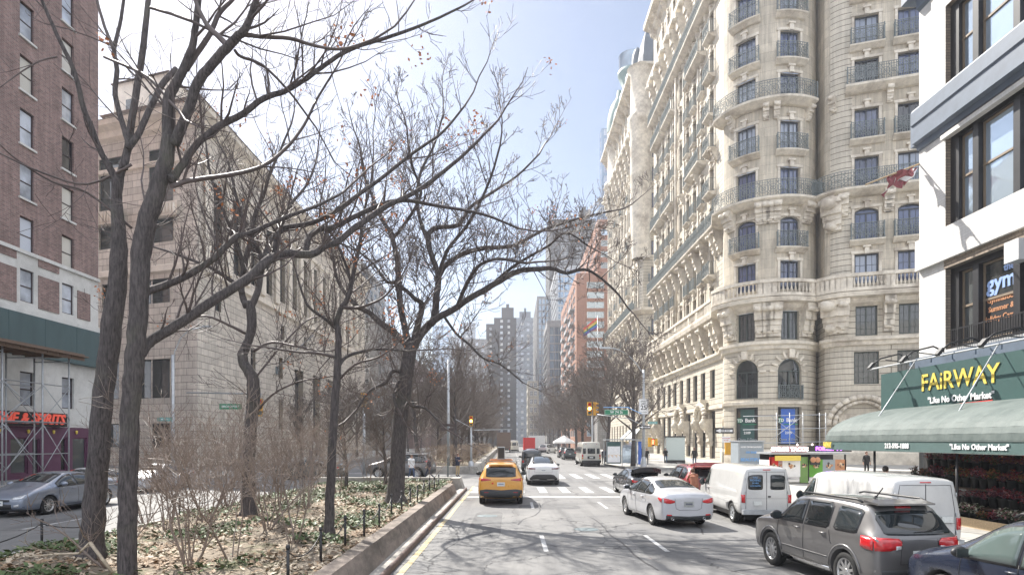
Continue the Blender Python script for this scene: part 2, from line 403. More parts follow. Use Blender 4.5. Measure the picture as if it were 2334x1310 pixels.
# planted median in front: gutter strip, steel kerb, sloped barrier wall, soil
mb = MB(); mb.box(-2.95,-2.62,-20,34.6,-.05,.05); tag(mb.build('gutter_strip', 'concrete'), kind='structure')
mb = MB(); mb.tube([(-2.56,y,.085) for y in (-20,0,12,20,34.2)], .055, 8); mb.box(-2.62,-2.5,-20,34.2,-.05,.085); tag(mb.build('kerb', 'kerbsteel'), kind='structure')
w = thing('barrier_wall', 'low brown sloping concrete barrier edging the planted median beside the taxi lane', 'barrier', (-2.9,10,0), world=True)
mb = MB()
ys = [-20+i*2.6 for i in range(21)]
for a, b in zip(ys[:-1], ys[1:]):
    b2 = b-.02
    mb.hexa([(-3.42,a,0),(-2.86,a,0),(-3.42,b2,0),(-2.86,b2,0),(-3.36,a,.50),(-3.04,a,.50),(-3.36,b2,.50),(-3.04,b2,.50)])
mb.build('wall', 'barrier', w)
mb = MB(); mb.hexa([(-3.5,34.6,0),(-2.75,34.6,0),(-3.5,35.9,0),(-2.75,35.9,0),(-3.45,34.6,.62),(-2.95,34.6,.62),(-3.45,35.9,.62),(-2.95,35.9,.62)])
mb.box(-11.2,-3.5,35.5,35.9,0,.6); mb.build('end_block', 'concrete', w)
def soilz(x, y): return .36+.05*sin(x*1.7)+.05*sin(y*.9+x)+.03*sin(3.1*x+2*y)-(.24*max(0, (-x-8.6)/2.9))
sheet('soil_bed', -11.45, -3.3, -20, 35.6, .3, 'soil', 22, 90, soilz)
mb = MB(); mb.box(-11.6,-11.44,-20,36,-.05,.15); tag(mb.build('kerb', 'kerb'), kind='structure')
# planted median beyond the cross street
w = thing('planter_wall', 'pale concrete planter wall round the far median beyond the crossing', 'planter', (-4,51,0), world=True)
mb = MB(); mb.box(-11.5,-3.5,50.2,50.9,0,.62); mb.hexa([(-3.5,50.2,0),(-2.6,50.2,0),(-4.9,230,0),(-4.4,230,0),(-3.45,50.2,.62),(-2.85,50.2,.62),(-4.85,230,.62),(-4.55,230,.62)])
mb.box(-11.5,-11.1,50.95,230,0,.4); mb.build('wall', 'concrete', w)
sheet('soil_bed', -11.1, -3.6, 51, 230, .3, 'soil', 8, 60, lambda x, y: .42+.05*sin(x*2+y))

# leaf litter and ivy: nobody could count it
def scatter(name, mat, n, reg, size, zf, up=.5, thick=None, dens=None, lab=None):
    mb = MB(); k = 0
    while k < n:
        x, y = RD.uniform(*reg[:2]), reg[2]+(reg[3]-reg[2])*RD.random()**1.35
        if dens and RD.random() > dens(x, y): continue
        k += 1
        s = size*RD.choice((.5,.7,1,1,1.3,1.7))*RD.uniform(.8,1.2); z = zf(x, y)+RD.uniform(.005, .05 if thick is None else thick)
        a = RD.uniform(0, 2*pi); t = RD.uniform(-up, up); t2 = RD.uniform(-up, up)
        d = V((cos(a), sin(a), t)); e = V((-sin(a), cos(a), t2)); c = V((x, y, z))
        mb.q([c-d*s, c+e*s*.55+V((0,0,.15*s)), c+d*s, c-e*s*.55])
    return tag(mb.build(name, mat), lab, None, None, 'stuff')
from mathutils import noise as mno
pn = lambda x, y, s, o=0: mno.noise(V((x*s+o, y*s, o)))
scatter('leaf_litter', 'litter', 15000, (-11.3,-3.35,6,35.3), .055, soilz, .5, dens=lambda x, y: .12+2.4*max(0, pn(x, y, .7)))
scatter('leaf_litter', 'litter2', 8500, (-11.3,-3.35,6,35.3), .05, soilz, .7, dens=lambda x, y: .08+2.6*max(0, pn(x, y, .6, 5)))
scatter('ground_ivy', 'ivy', 15000, (-11.3,-3.35,7,35.3), .05, soilz, .8, .16, dens=lambda x, y: max(0, pn(x, y, .55, 9)*3+.25+(y-22)*.05))
# manhole covers and tar patches set into the roadway
for k, (x, y) in enumerate(((2.3,19),(-.9,22.4),(5.5,27),(1.6,47))):
    m_ = MB(); m_.lathe([(.0001,.012),(.3,.012),(.33,.008),(.38,.004)], 24, 0, Matrix.Translation((x,y,0))); o = m_.build('manhole_cover', 'iron'); tag(o, f'{ORD[k]} round iron manhole cover in the near lanes, counting away from the camera', 'manhole', 'manhole covers in the lanes')
M['kerbsteel2'] = plain('tar_seam', (.045,.045,.047), .6, var=.2); M['tar'] = plain('road_patch', (.095,.095,.097), .8, var=.2, scale=6, dirt=(.14,.14,.138))
mb = MB()
for x0, x1, y0, y1 in ((3.2,4.6,13.5,17.8),(-1.4,-.3,17,24),(.2,2.9,24.6,26.3),(4.4,6.6,23.6,25),(-2,3.5,38.9,40.1),(5,9,41.2,42)):
    n_ = 14; P_ = []
    for k in range(n_):
        a = 2*pi*k/n_; c_, s_ = cos(a), sin(a); q_ = (abs(c_)**.35*(1 if c_ > 0 else -1), abs(s_)**.35*(1 if s_ > 0 else -1)); P_.append(((x0+x1)/2+q_[0]*(x1-x0)/2*RD.uniform(.9,1), (y0+y1)/2+q_[1]*(y1-y0)/2*RD.uniform(.93,1), .003))
    mb.q(P_)
tag(mb.build('road', 'tar'), kind='structure')

mb = MB()
for x, y, a, L in ((-1.9,14,1.5,14),(3.1,13,1.62,9),(1.9,16,.1,3.5),(5.6,18,1.4,8),(.2,20,1.57,9),(-1.2,26,.15,5),(2,31,.05,6),(6.8,30,1.5,9),(1.0,37.4,.02,9),(-6,41,.1,18),(4.6,12.9,.5,2.5)):
    p = V((x,y,0)); K = int(L/.45); pts = [p.copy()]
    for k in range(K): a += RD.uniform(-.16,.16); p = p+V((cos(a),sin(a),0))*.45; pts.append(p.copy())
    for q0, q1 in zip(pts[:-1], pts[1:]):
        d = (q1-q0).normalized(); n_ = V((-d.y,d.x,0))*RD.uniform(.018,.03); z = V((0,0,.0035)); mb.q([q0-n_+z, q1-n_+z, q1+n_+z, q0+n_+z])
tag(mb.build('road', 'kerbsteel2'), kind='structure')
# ------------------------------------------------------------------ facades
class Facade:
    """wall along a plan polyline; outward is to the left of travel; s = metres along, z = up, o = metres outward"""
    def __init__(s, pts):
        s.p = [V((x, y)) for x, y in pts]; s.S = [0]
        for a, b in zip(s.p[:-1], s.p[1:]): s.S.append(s.S[-1]+(b-a).length)
        ns = []
        for a, b in zip(s.p[:-1], s.p[1:]): d = (b-a).normalized(); ns.append(V((-d.y, d.x)))
        s.n = []
        for i in range(len(s.p)):
            if i == 0: s.n.append(ns[0])
            elif i == len(s.p)-1: s.n.append(ns[-1])
            else:
                m = (ns[i-1]+ns[i]); m.normalize(); s.n.append(m/max(.35, m.dot(ns[i])))
        s.L = s.S[-1]
    def at(s, t, z, o=0):
        t = min(max(t, 0), s.L); i = 0
        while i < len(s.S)-2 and t > s.S[i+1]: i += 1
        f = (t-s.S[i])/(s.S[i+1]-s.S[i]); q = s.p[i].lerp(s.p[i+1], f); n = s.n[i].lerp(s.n[i+1], f)
        return V((q.x+n.x*o, q.y+n.y*o, z))
    def near(s, X, Y):
        best = None
        for i in range(len(s.p)-1):
            a, b = s.p[i], s.p[i+1]; d = b-a; f = max(0, min(1, (V((X, Y))-a).dot(d)/d.length_squared)); q = a+d*f
            e = (q-V((X, Y))).length
            if best is None or e < best[0]: best = (e, s.S[i]+f*d.length)
        return best[1]
    def px(s, px):
        """where the sight line through an image column meets the wall"""
        r = (px-HX)/F; hit = []
        for i in range(len(s.p)-1):
            a, b = s.p[i], s.p[i+1]; fa = a.x-r*a.y; fb = b.x-r*b.y
            if fa*fb <= 0 and fa != fb: f = fa/(fa-fb); q = a.lerp(b, f); hit.append((q.y, s.S[i]+f*(b-a).length))
        return min(hit)[1]
    def cuts(s, a, b): return [a]+[t for t in s.S if a+1e-4 < t < b-1e-4]+[b]
    def wall(s, mb, z0, z1, wins, m=0, mr=None, dep=.3, s0=0, s1=None, o=0):
        s1 = s.L if s1 is None else s1; mr = m if mr is None else mr
        bs = set(s.cuts(s0, s1))
        for w in wins: bs.add(w['a']); bs.add(w['b'])
        bs = sorted(t for t in bs if s0-1e-6 <= t <= s1+1e-6)
        def Q(a, b, c, d, oo=o, mm=m):
            if b-a > 1e-5 and d-c > 1e-5: mb.q([s.at(a,c,oo), s.at(a,d,oo), s.at(b,d,oo), s.at(b,c,oo)], mm, [(a,c),(a,d),(b,d),(b,c)])
        for a, b in zip(bs[:-1], bs[1:]):
            mid = (a+b)/2; zz = z0
            for w in sorted([w for w in wins if w['a'] < mid < w['b'] and w['z1'] > z0 and w['z0'] < z1], key=lambda w: w['z0']):
                Q(a, b, zz, w['z0']); zz = w['z1']
            Q(a, b, zz, z1)
        for w in wins:
            a, b, c, d = w['a'], w['b'], w['z0'], w['z1']
            if not (s0 <= a and b <= s1): continue
            D = w.get('dep', dep)
            for (p, q_) in (((a,c),(a,d)), ((a,d),(b,d)), ((b,d),(b,c)), ((b,c),(a,c))):
                if w.get('arch') and p[1] == d and q_[1] == d: continue
                mb.q([s.at(p[0],p[1],o), s.at(p[0],p[1],o-D), s.at(q_[0],q_[1],o-D), s.at(q_[0],q_[1],o)], mr, [(p[0],p[1]),(p[0]+D,p[1]),(q_[0]+D,q_[1]),(q_[0],q_[1])])
            if w.get('arch'):
                h = w['arch']; K = 10; cx = (a+b)/2; r = (b-a)/2
                ar = [(cx-r*cos(pi*k/K), d-h+h*sin(pi*k/K)) for k in range(K+1)]
                for (u0, v0), (u1, v1) in zip(ar[:-1], ar[1:]):
                    if d-v0 > 1e-4 or d-v1 > 1e-4: mb.q([s.at(u0,v0,o), s.at(u0,d,o), s.at(u1,d,o), s.at(u1,v1,o)], m, [(u0,v0),(u0,d),(u1,d),(u1,v1)])
                    mb.q([s.at(u0,v0,o), s.at(u1,v1,o), s.at(u1,v1,o-D), s.at(u0,v0,o-D)], mr, [(u0,v0),(u1,v1),(u1,v1+D),(u0,v0+D)])
    def sbox(s, mb, a, b, z0, z1, o0, o1, m=0):
        c = s.cuts(max(a, 0), min(b, s.L))
        for i, (p, q_) in enumerate(zip(c[:-1], c[1:])):
            e = [s.at(p,z0,o0), s.at(q_,z0,o0), s.at(p,z0,o1), s.at(q_,z0,o1), s.at(p,z1,o0), s.at(q_,z1,o0), s.at(p,z1,o1), s.at(q_,z1,o1)]
            j = len(mb.v); mb.v += [tuple(x) for x in e]; U = lambda pts: pts
            fs = [((0,1,3,2),[(p,z0),(q_,z0),(q_,z0+o1-o0),(p,z0+o1-o0)]), ((4,6,7,5),[(p,z1),(p,z1+.3),(q_,z1+.3),(q_,z1)]), ((2,3,7,6),[(p,z0),(q_,z0),(q_,z1),(p,z1)])]
            if i == 0: fs.append(((0,2,6,4),[(p,z0),(p+o1-o0,z0),(p+o1-o0,z1),(p,z1)]))
            if i == len(c)-2: fs.append(((1,5,7,3),[(q_,z0),(q_,z1),(q_+o1-o0,z1),(q_+o1-o0,z0)]))
            for f, uv in fs: s_ = len(mb.f); mb.f.append(tuple(j+k for k in f)); mb.m.append(m); mb.uv[s_] = uv
    def sweep(s, mb, prof, a=0, b=None, m=0):
        """moulding: list of (outward, z)"""
        b = s.L if b is None else b; c = s.cuts(a, b)
        for p, q_ in zip(c[:-1], c[1:]):
            for (o0, z0), (o1, z1) in zip(prof[:-1], prof[1:]):
                mb.q([s.at(p,z0,o0), s.at(q_,z0,o0), s.at(q_,z1,o1), s.at(p,z1,o1)], m, [(p,z0),(q_,z0),(q_,z1+.001),(p,z1+.001)])
        for t in (a, b): mb.q([s.at(t,z,o) for o, z in prof]+[s.at(t,prof[-1][1],0), s.at(t,prof[0][1],0)], m)
def window(fc, par, w, frame='frame', glass='gl', nx=2, nz=3, fw=.09, rail=True, name='window', mt=.035, dep=.3, o=0, tran=None):
    """one window: frame with glazing bars, its pane a child"""
    mb = MB(); a, b, c, d = w['a'], w['b'], w['z0'], w['z1']; D = o-w.get('dep', dep)+.02
    if w.get('arch'):
        K = 8; cx = (a+b)/2; r = (b-a)/2; h = w['arch']; pts = [(cx-(r-fw/2)*cos(pi*k/K), d-h+(h-fw/2)*sin(pi*k/K)) for k in range(K+1)]
        for (u0, v0), (u1, v1) in zip(pts[:-1], pts[1:]): mb.tube([fc.at(u0,v0,D+.04), fc.at(u1,v1,D+.04)], fw*.55, 4, smooth=False)
        fc.sbox(mb, a, b, d-h-fw/2, d-h+fw/2, D, D+.07)
    else: fc.sbox(mb, a, b, d-fw, d, D, D+.08)
    fc.sbox(mb, a, a+fw, c, d-(w.get('arch') or fw), D, D+.08); fc.sbox(mb, b-fw, b, c, d-(w.get('arch') or fw), D, D+.08); fc.sbox(mb, a+fw, b-fw, c, c+fw, D, D+.08)
    top = d-(w.get('arch') or fw)
    for i in range(1, nx):
        x = a+(b-a)*i/nx; k = fw*.55 if (nx % 2 == 0 and i == nx//2) else mt/2
        fc.sbox(mb, x-k, x+k, c+fw, top, D+.005, D+.06)
    for i in range(1, nz):
        z = c+(top-c)*i/nz; k = mt/2; fc.sbox(mb, a+fw, b-fw, z-k, z+k, D+.008, D+.052)
    if tran: z = c+(top-c)*tran; fc.sbox(mb, a+fw, b-fw, z-.07, z+.07, D+.01, D+.09)
    fo = mb.build(name, frame, par)
    pb = MB(); e = .012
    def slabq(poly):
        pb.q([fc.at(x,z,D+e) for x, z in poly]); pb.q([fc.at(x,z,D-.02) for x, z in reversed(poly)])
        for (x0, z0), (x1, z1) in zip(poly, poly[1:]+poly[:1]): pb.q([fc.at(x0,z0,D+e), fc.at(x0,z0,D-.02), fc.at(x1,z1,D-.02), fc.at(x1,z1,D+e)])
    if w.get('arch'):
        K = 8; cx = (a+b)/2; r = (b-a)/2; h = w['arch']
        slabq([(b-.02,c+.02), (a+.02,c+.02)]+[(cx-(r-.02)*cos(pi*k/K), d-h+(h-.02)*sin(pi*k/K)) for k in range(K+1)])
    else: slabq([(a+.02,c+.02),(a+.02,d-.02),(b-.02,d-.02),(b-.02,c+.02)])
    pb.build('pane', glass, fo)
    return fo
def many_windows(fc, par, wins, cap=100, **kw):
    ws = sorted(wins, key=lambda w: fc.at(w['a'], 0).length)
    for w in ws[:cap]:
        k = dict(kw); k.update(w.get('kw', {})); window(fc, par, w, **k)
    rest = ws[cap:]
    if rest: tag(simple_windows(fc, par, rest, **kw), kind='stuff')
def simple_windows(fc, par, rest, frame='frame', glass='gl', **kw):
    mb = MB(); k0 = dict(fw=.09, dep=.3, o=0); k0.update({a: b for a, b in kw.items() if a in k0})
    for w in rest:
        D = k0['o']-w.get('dep', k0['dep'])+.02; a, b, c, d = w['a'], w['b'], w['z0'], w['z1']; fw = k0['fw']; m_ = (a+b)/2
        fc.sbox(mb, a, b, c, d, D-.03, D, 1)
        for (p, q_, r, t, h) in ((a,a+fw,c,d,.07),(b-fw,b,c,d,.07),(a+fw,b-fw,c,c+fw,.07),(a+fw,b-fw,d-fw,d,.07),(m_-fw*.4,m_+fw*.4,c+fw,d-fw,.06),(a+fw,b-fw,(c+d)/2-.03,(c+d)/2+.03,.05)):
            fc.sbox(mb, p, q_, r, t, D+.002, D+h, 0)
    return mb.build('window', [frame, glass], par)
def far_windows(fc, par, wins, cap=100, **kw):
    ws = sorted(wins, key=lambda w: fc.at(w['a'], w['z0']).length)
    for w in ws[:cap]: simple_windows(fc, par, [w], **kw)
    if ws[cap:]: tag(simple_windows(fc, par, ws[cap:], **kw), kind='stuff')
def railing(fc, mb, a, b, z0, z1, o, m=0, step=.22, ornate=True, returns=True):
    h = z1-z0
    for z, t in ((z1, .05), (z0+.06, .035), (z1-.28*h/1.8, .03)): fc.sbox(mb, a, b, z-t, z, o-.05, o, m)
    n = max(2, int((b-a)/step))
    for i in range(n+1):
        t = a+(b-a)*i/n; w_ = .045 if i in (0, n) else .02
        q_ = fc.at(t, z0, o-.025); mb.box(q_.x-w_, q_.x+w_, q_.y-w_, q_.y+w_, z0+.06, z1-.05+(.12 if i in (0, n) else 0), m)
    if ornate:
        k = max(1, int((b-a)/.75))
        for i in range(k):
            t = a+(b-a)*(i+.5)/k; zc = z0+h*.45; r = h*.24
            for rr in (r, r*.45):
                pts = [fc.at(t+rr*cos(2*pi*j/10), zc+rr*sin(2*pi*j/10), o+.0) for j in range(11)]
                mb.tube(pts, .03, 3, m, cap=False, smooth=False)
            mb.tube([fc.at(t-r*1.3,z0+.08,o), fc.at(t,zc,o), fc.at(t+r*1.3,z1-.12,o)], .025, 3, m, smooth=False)
            mb.tube([fc.at(t+r*1.3,z0+.08,o), fc.at(t,zc,o), fc.at(t-r*1.3,z1-.12,o)], .025, 3, m, smooth=False)
    if returns:
        for t in (a, b):
            for z in (z1-.02, z0+.08): mb.tube([fc.at(t,z,0), fc.at(t,z,o)], .03, 4, m, smooth=False)
            for k in range(1, 4): q_ = fc.at(t, z0, o*k/4); mb.box(q_.x-.02, q_.x+.02, q_.y-.02, q_.y+.02, z0+.05, z1-.04, m)
def console(fc, mb, t, z1, h, w, out, m=0):
    """scrolled stone bracket under a balcony"""
    for k in range(6):
        f = k/6; g = (k+1)/6; o1 = out*(1-f)**.7; fc.sbox(mb, t-w/2*(1-.1*f), t+w/2*(1-.1*f), z1-h*g, z1-h*f, 0, max(.06, o1*(1 if k % 2 == 0 else .88)), m)
    mb.lathe([(.01,-w*.55),(w*.3,-w*.5),(w*.36,0),(w*.3,w*.5),(.01,w*.55)], 7, m, Matrix.Translation(fc.at(t, z1-h*.18, out*.9)) @ Matrix.Rotation(pi/2, 4, 'Y'))
    mb.lathe([(.01,-w*.5),(w*.24,-w*.4),(w*.28,0),(w*.24,w*.4),(.01,w*.5)], 7, m, Matrix.Translation(fc.at(t, z1-h*.86, out*.22)) @ Matrix.Rotation(pi/2, 4, 'Y'))
def hood(fc, mb, w, m=0):
    """moulded surround with keystone"""
    a, b, c, d = w['a'], w['b'], w['z0'], w['z1']; k = .28
    fc.sbox(mb, a-k, a-.02, c, d, -.02, .1, m); fc.sbox(mb, b+.02, b+k, c, d, -.02, .1, m)
    fc.sbox(mb, a-k-.08, b+k+.08, d+.02, d+.32, -.02, .14, m); x = (a+b)/2
    fc.sbox(mb, x-.22, x+.22, d-.05, d+.62, .02, .34, m); fc.sbox(mb, x-.38, x+.38, d+.62, d+.82, .0, .42, m)
def balcony(fc, par, a, b, z, out=1.0, rh=1.8, slabh=.35, iron='irongrey', ends=True, cons=None, ornate=True):
    sb = MB(); fc.sweep(sb, [(0, z-slabh-.25), (out*.35, z-slabh-.2), (out*.8, z-slabh*.8), (out+.02, z-slabh*.45), (out+.06, z), (0, z)], a-.12, b+.12)
    if cons:
        for t, h, w, o_ in cons: console(fc, sb, t, z-slabh*.5, h, w, o_)
    s_ = sb.build('balcony', 'stone', par)
    rb = MB(); railing(fc, rb, a, b, z, z+rh, out, 0, ornate=ornate); rb.build('railing', iron, s_)
    return s_
def poly_floor(mb, pts, z, m=0): mb.q([(x, y, z) for x, y in pts], m)

# ------------------------------------------------------------------ big beaux-arts apartment house
def ansonia():
    r = thing('apartment_building', 'huge ornate cream stone apartment house with a round corner tower and iron balconies', 'building', (30.6,73.9,0), world=True)
    cx, cy, rr = 30.6, 73.9, 5.4
    flat0 = V((37.4, 66.23)); u = V((.951, -.309))
    pts = [tuple(flat0+u*22), tuple(flat0+u*0)]
    # rounded pier
    c2 = (38.05, 68.32); a_s = atan2(-.951, -.309)
    pts = [(36.5+.951*24, 66.5-.309*24), (36.5, 66.5)]
    r2 = 2.6; c2 = (36.5+.309*r2, 66.5+.951*r2)
    for k in range(1, 8):
        t = a_s-(a_s+pi)*k/7*1.0 if False else a_s-(abs(a_s)*0+radians(58))*k/7
        pts.append((c2[0]+r2*cos(t), c2[1]+r2*sin(t)))
    for k in range(0, 25):
        t = radians(-22)-radians(150)*k/24
        pts.append((cx+rr*cos(t), cy+rr*sin(t)))
    pts += [(26.3, 76.6), (26.3, 114)]
    fc = Facade(pts); iT0 = fc.S[9]; sC = fc.S[-2]
    # floors: (z0, z1) of openings
    U = [(19.6,22.8,1.3),(24.2,27.7,1.3),(29.8,33.2,1.3),(35.1,38.4,1.3),(40.8,43.7,1.3),(45.2,48.4,1.3),(50.4,53.6,1.3),(55.6,58.8,1.3),(60.8,64,1.3),(70,74,1.3)]
    wins = []; hoods = []
    def col(s, w, rows, kind):
        for i in rows:
            z0, z1, _ = U[i]; W = dict(a=s-w/2, b=s+w/2, z0=z0, z1=z1, kw=dict(nx=4, nz=3 if i < 9 else 4))
            if i == 1: W['arch'] = .5
            wins.append(W); hoods.append(W)
    north = [fc.px(1975), fc.px(2075)]+[fc.px(2075)-3.9-4.6*k for k in range(3)]
    tow = [fc.px(1802), fc.px(1699)]
    west = [fc.near(26.3, y) for y in (80.6, 84.6, 88.2, 91.6, 95.4, 99.2, 102.8, 106.4, 110.4)]
    for s in north+tow: col(s, 2.3, range(9), 0)
    for s in west: col(s, 1.7, range(10), 1)
    for s in north+tow: col(s, 2.3, [9], 0)
    for s in north+tow:
        wins.append(dict(a=s-1.05, b=s+1.05, z0=14, z1=17.2, kw=dict(nx=4, nz=4, frame='frameg', glass='gld')))
    for s in tow:
        wins.append(dict(a=s-1.4, b=s+1.4, z0=7.5, z1=11.9, arch=1.4, kw=dict(nx=4, nz=2, frame='frameg', glass='gld')))
        wins.append(dict(a=s-1.4, b=s+1.4, z0=2.2, z1=6.5, kw=dict(nx=1, nz=1, frame='black', glass='gld', name='shop_window')))
    for s in north[:2]: wins.append(dict(a=s-1.2, b=s+1.2, z0=8.8, z1=12.3, kw=dict(nx=5, nz=5, frame='frameg', glass='gld')))
    for s in west[::1]:
        wins.append(dict(a=s-.9, b=s+.9, z0=14, z1=17.2, kw=dict(nx=2, nz=2, frame='frameg', glass='gld')))
        wins.append(dict(a=s-1.0, b=s+1.0, z0=8.3, z1=12, kw=dict(nx=2, nz=2, frame='frameg', glass='gld')))
        wins.append(dict(a=s-1.1, b=s+1.1, z0=.35, z1=6.6, kw=dict(nx=2, nz=1, frame='black', glass='gld', name='shop_window', tran=.68)))
    mb = MB(); fc.wall(mb, 0, 18.2, [w for w in wins if w['z1'] < 18.2], 0, 1, .55)
    # upper wall: plain ashlar with rusticated piers
    up = [w for w in wins if w['z0'] > 18.2]
    rust = [(fc.S[1]-.3, fc.S[6]), (sC-.6, sC+2.1), (fc.near(26.3,111.9), fc.L)]
    ed = [0]
    for a, b in rust: ed += [a, b]
    for i, (a, b) in enumerate(zip(ed[:-1], ed[1:])):
        if b > a: fc.wall(mb, 18.2, 79, [w for w in up if a < w['a'] and w['b'] < b], 1 if i % 2 == 0 else 0, 1, .4, a, b)
    wall = mb.build('wall', ['ansonia', 'stoneplain'], r)
    # back of the block, roof
    mb = MB(); mb.q([(26.3,114,0),(34,114,0),(34,114,79),(26.3,114,79)], 0, [(0,0),(8,0),(8,79),(0,79)]); mb.build('side_wall', 'ansonia', r)
    mb = MB(); poly_floor(mb, pts[::-1]+[(75,54),(75,125),(34,125),(34,114)], 79.2)
    fc.sweep(mb, [(-.3,79),(-.6,81),(-1.6,86),(-3.5,89.5),(-6,90.5)], 0, fc.L); mb.build('mansard_roof', 'slate', r)
    # mouldings
    mb = MB()
    fc.sweep(mb, [(0,12.9),(.25,13),(.3,13.35),(.55,13.5),(.55,13.8),(0,13.9)])
    fc.sweep(mb, [(0,6.75),(.2,6.8),(.2,7.15),(0,7.2)])
    fc.sweep(mb, [(0,17.2),(.5,17.5),(.7,17.9),(1.45,18.05),(1.55,18.5),(0,18.6)])
    fc.sweep(mb, [(0,0),(.35,0),(.35,1.4),(.1,1.7),(0,1.7)], 0, sC)
    fc.sweep(mb, [(0,67),(.4,67.1),(.6,68),(1.3,68.2),(1.4,68.8),(0,69)])
    fc.sweep(mb, [(0,77),(.6,77.4),(.8,78.2),(1.9,78.6),(2.0,79.3),(0,79.5)])
    mb.build('cornice', 'stone', r)
    mb = MB()
    for w in up: hood(fc, mb, w)
    for w in wins:
        if w.get('arch') and w['z1'] < 13:
            a, b, d = w['a'], w['b'], w['z1']; x = (a+b)/2; fc.sbox(mb, x-.3, x+.3, d+.05, d+1.0, .02, .4)
            for k in range(9):
                t = pi*k/8; r0, r1 = 1.55, 2.25; mb.tube([fc.at(x-r0*cos(t), d-1.4+r0*sin(t), .06), fc.at(x-r1*cos(t), d-1.4+r1*sin(t), .06)], .16, 4, smooth=False)
    # joints fanning out over the arches
    mb.build('window_surround', 'stone', r)
    # balustrade at z 18.5
    mb = MB(); fc.sbox(mb, 0, fc.L, 18.6, 18.95, 1.1, 1.45); fc.sbox(mb, 0, fc.L, 20.1, 20.45, 1.05, 1.5)
    t = .3; 
    ctr = north+tow+west
    while t < fc.L:
        dd = min(abs(t-c_) for c_ in ctr)
        if dd < 1.6:
            q_ = fc.at(t, 0, 1.27); mb.lathe([(.06,18.94),(.08,19.05),(.14,19.3),(.06,19.7),(.09,20.1)], 6, 0, Matrix.Translation((q_.x, q_.y, 0)))
            t += .36
        else: fc.sbox(mb, t-.18, t+.3, 18.94, 20.11, 1.12, 1.42); t += .36
    mb.build('balustrade', 'stone', r)
    # consoles under the balustrade and the long balconies
    mb = MB()
    def between(lst): return [(a+b)/2 for a, b in zip(sorted(lst)[:-1], sorted(lst)[1:])]
    cons = []
    for s in north: cons += [s-2.15, s+2.15]
    for s in tow: cons += [s-2.25, s-1.6, s+1.6, s+2.25]
    cons += [fc.S[5], sC+.6]
    for s in west: cons += [s-1.75]
    cons.append(west[-1]+1.75)
    for t in cons: console(fc, mb, t, 17.95, 3.6, .85, 1.25)
    for t in cons: console(fc, mb, t, 29.2, 3.0 if t > sC else 2.2, .75, 1.15)
    for t in cons[::2]: console(fc, mb, t, 40.2, 1.6, .6, .9)
    for t in cons: 
        if t > sC-1: console(fc, mb, t, 67.6, 4.4, 1.1, 1.5); console(fc, mb, t, 61, 2, .6, .8)
        console(fc, mb, t, 78.2, 2.2, .6, 1.3)
    for t in (fc.S[5], (iT0+sC)/2-99): 
        if t > 0: 
            for z in (29.0, 17.9): console(fc, mb, t, z, 3.4, 1.7, 1.2)
    mb.build('bracket', 'stone', r)
    # carved doorway portals on the avenue side
    for y in (83.0, 91.6+1.9, 112-1):
        s = fc.near(26.3, y); mb = MB()
        for k in range(12):
            t0, t1 = pi*k/12, pi*(k+1)/12; R1 = 2.1
            mb.tube([fc.at(s-R1*cos(t0), 5.4+R1*sin(t0), .9), fc.at(s-R1*cos(t1), 5.4+R1*sin(t1), .9)], .34, 6)
            mb.tube([fc.at(s-1.55*cos(t0), 5.4+1.55*sin(t0), .55), fc.at(s-1.55*cos(t1), 5.4+1.55*sin(t1), .55)], .26, 6)
        for d_ in (-2.0, 2.0): 
            console(fc, mb, s+d_, 5.6, 3.6, 1.0, 1.1); mb.lathe([(.1,-.9),(.55,-.5),(.62,.1),(.4,.7),(.1,.9)], 8, 0, Matrix.Translation(fc.at(s+d_, 4.9, .9)))
        fc.sbox(mb, s-.5, s+.5, 7.2, 8.2, .2, 1.0)
        tag(mb.build('doorway_arch', 'stone', r))
    # grand arch of the side entrance
    s = fc.px(1965); mb = MB()
    for R1, o_, rad in ((3.0,.55,.3),(2.5,.4,.22)):
        for k in range(14): t0, t1 = pi*k/14, pi*(k+1)/14; mb.tube([fc.at(s-R1*cos(t0), 4.4+R1*sin(t0), o_), fc.at(s-R1*cos(t1), 4.4+R1*sin(t1), o_)], rad, 6)
    fc.sbox(mb, s-2.2, s+2.2, .3, 5.6, .03, .12); mb.build('entrance_arch', 'stone', r)
    # string of round-headed niches / shaft at the middle bays
    mb = MB(); s = fc.near(26.3, 97.3)
    mb.tube([fc.at(s,18.6,.35), fc.at(s,66,.35)], .22, 8); 
    for y in (86.4, 101, 104.6, 93.5): s_ = fc.near(26.3, y); fc.sbox(mb, s_-.22, s_+.22, 20, 66, .02, .22)
    mb.build('pilaster', 'stone', r)
    # iron balconies: each one a part
    for i, z in ((1,24.2),(3,35.0),(5,45.1),(6,50.3),(7,55.5)):
        for s in north[:3]+tow: balcony(fc, r, s-1.55, s+1.55, z-.02, .75, 1.75, .3)
    for s in north[:2]: balcony(fc, r, s-1.6, s+1.6, 40.7, .9, 1.75, .35) if False else None
    def run(a, b, z, o_=1.2, h=1.8): balcony(fc, r, a, b, z, o_, h, .5, ornate=True)
    run(.2, fc.S[9]-1.2, 29.65, 1.35); run(fc.S[9]-.9, sC+2.2, 29.65, 1.35); run(sC+2.5, fc.L-.4, 29.65, 1.35)
    run(north[0]-6.6, north[0]+1.9, 40.7, 1.1) ; run(tow[0]-2.4, tow[1]+3.9, 40.7, 1.2)
    run(.2, fc.S[9]-1.2, 60.7, 1.2); run(sC+2.5, fc.L-.4, 60.7, 1.2)
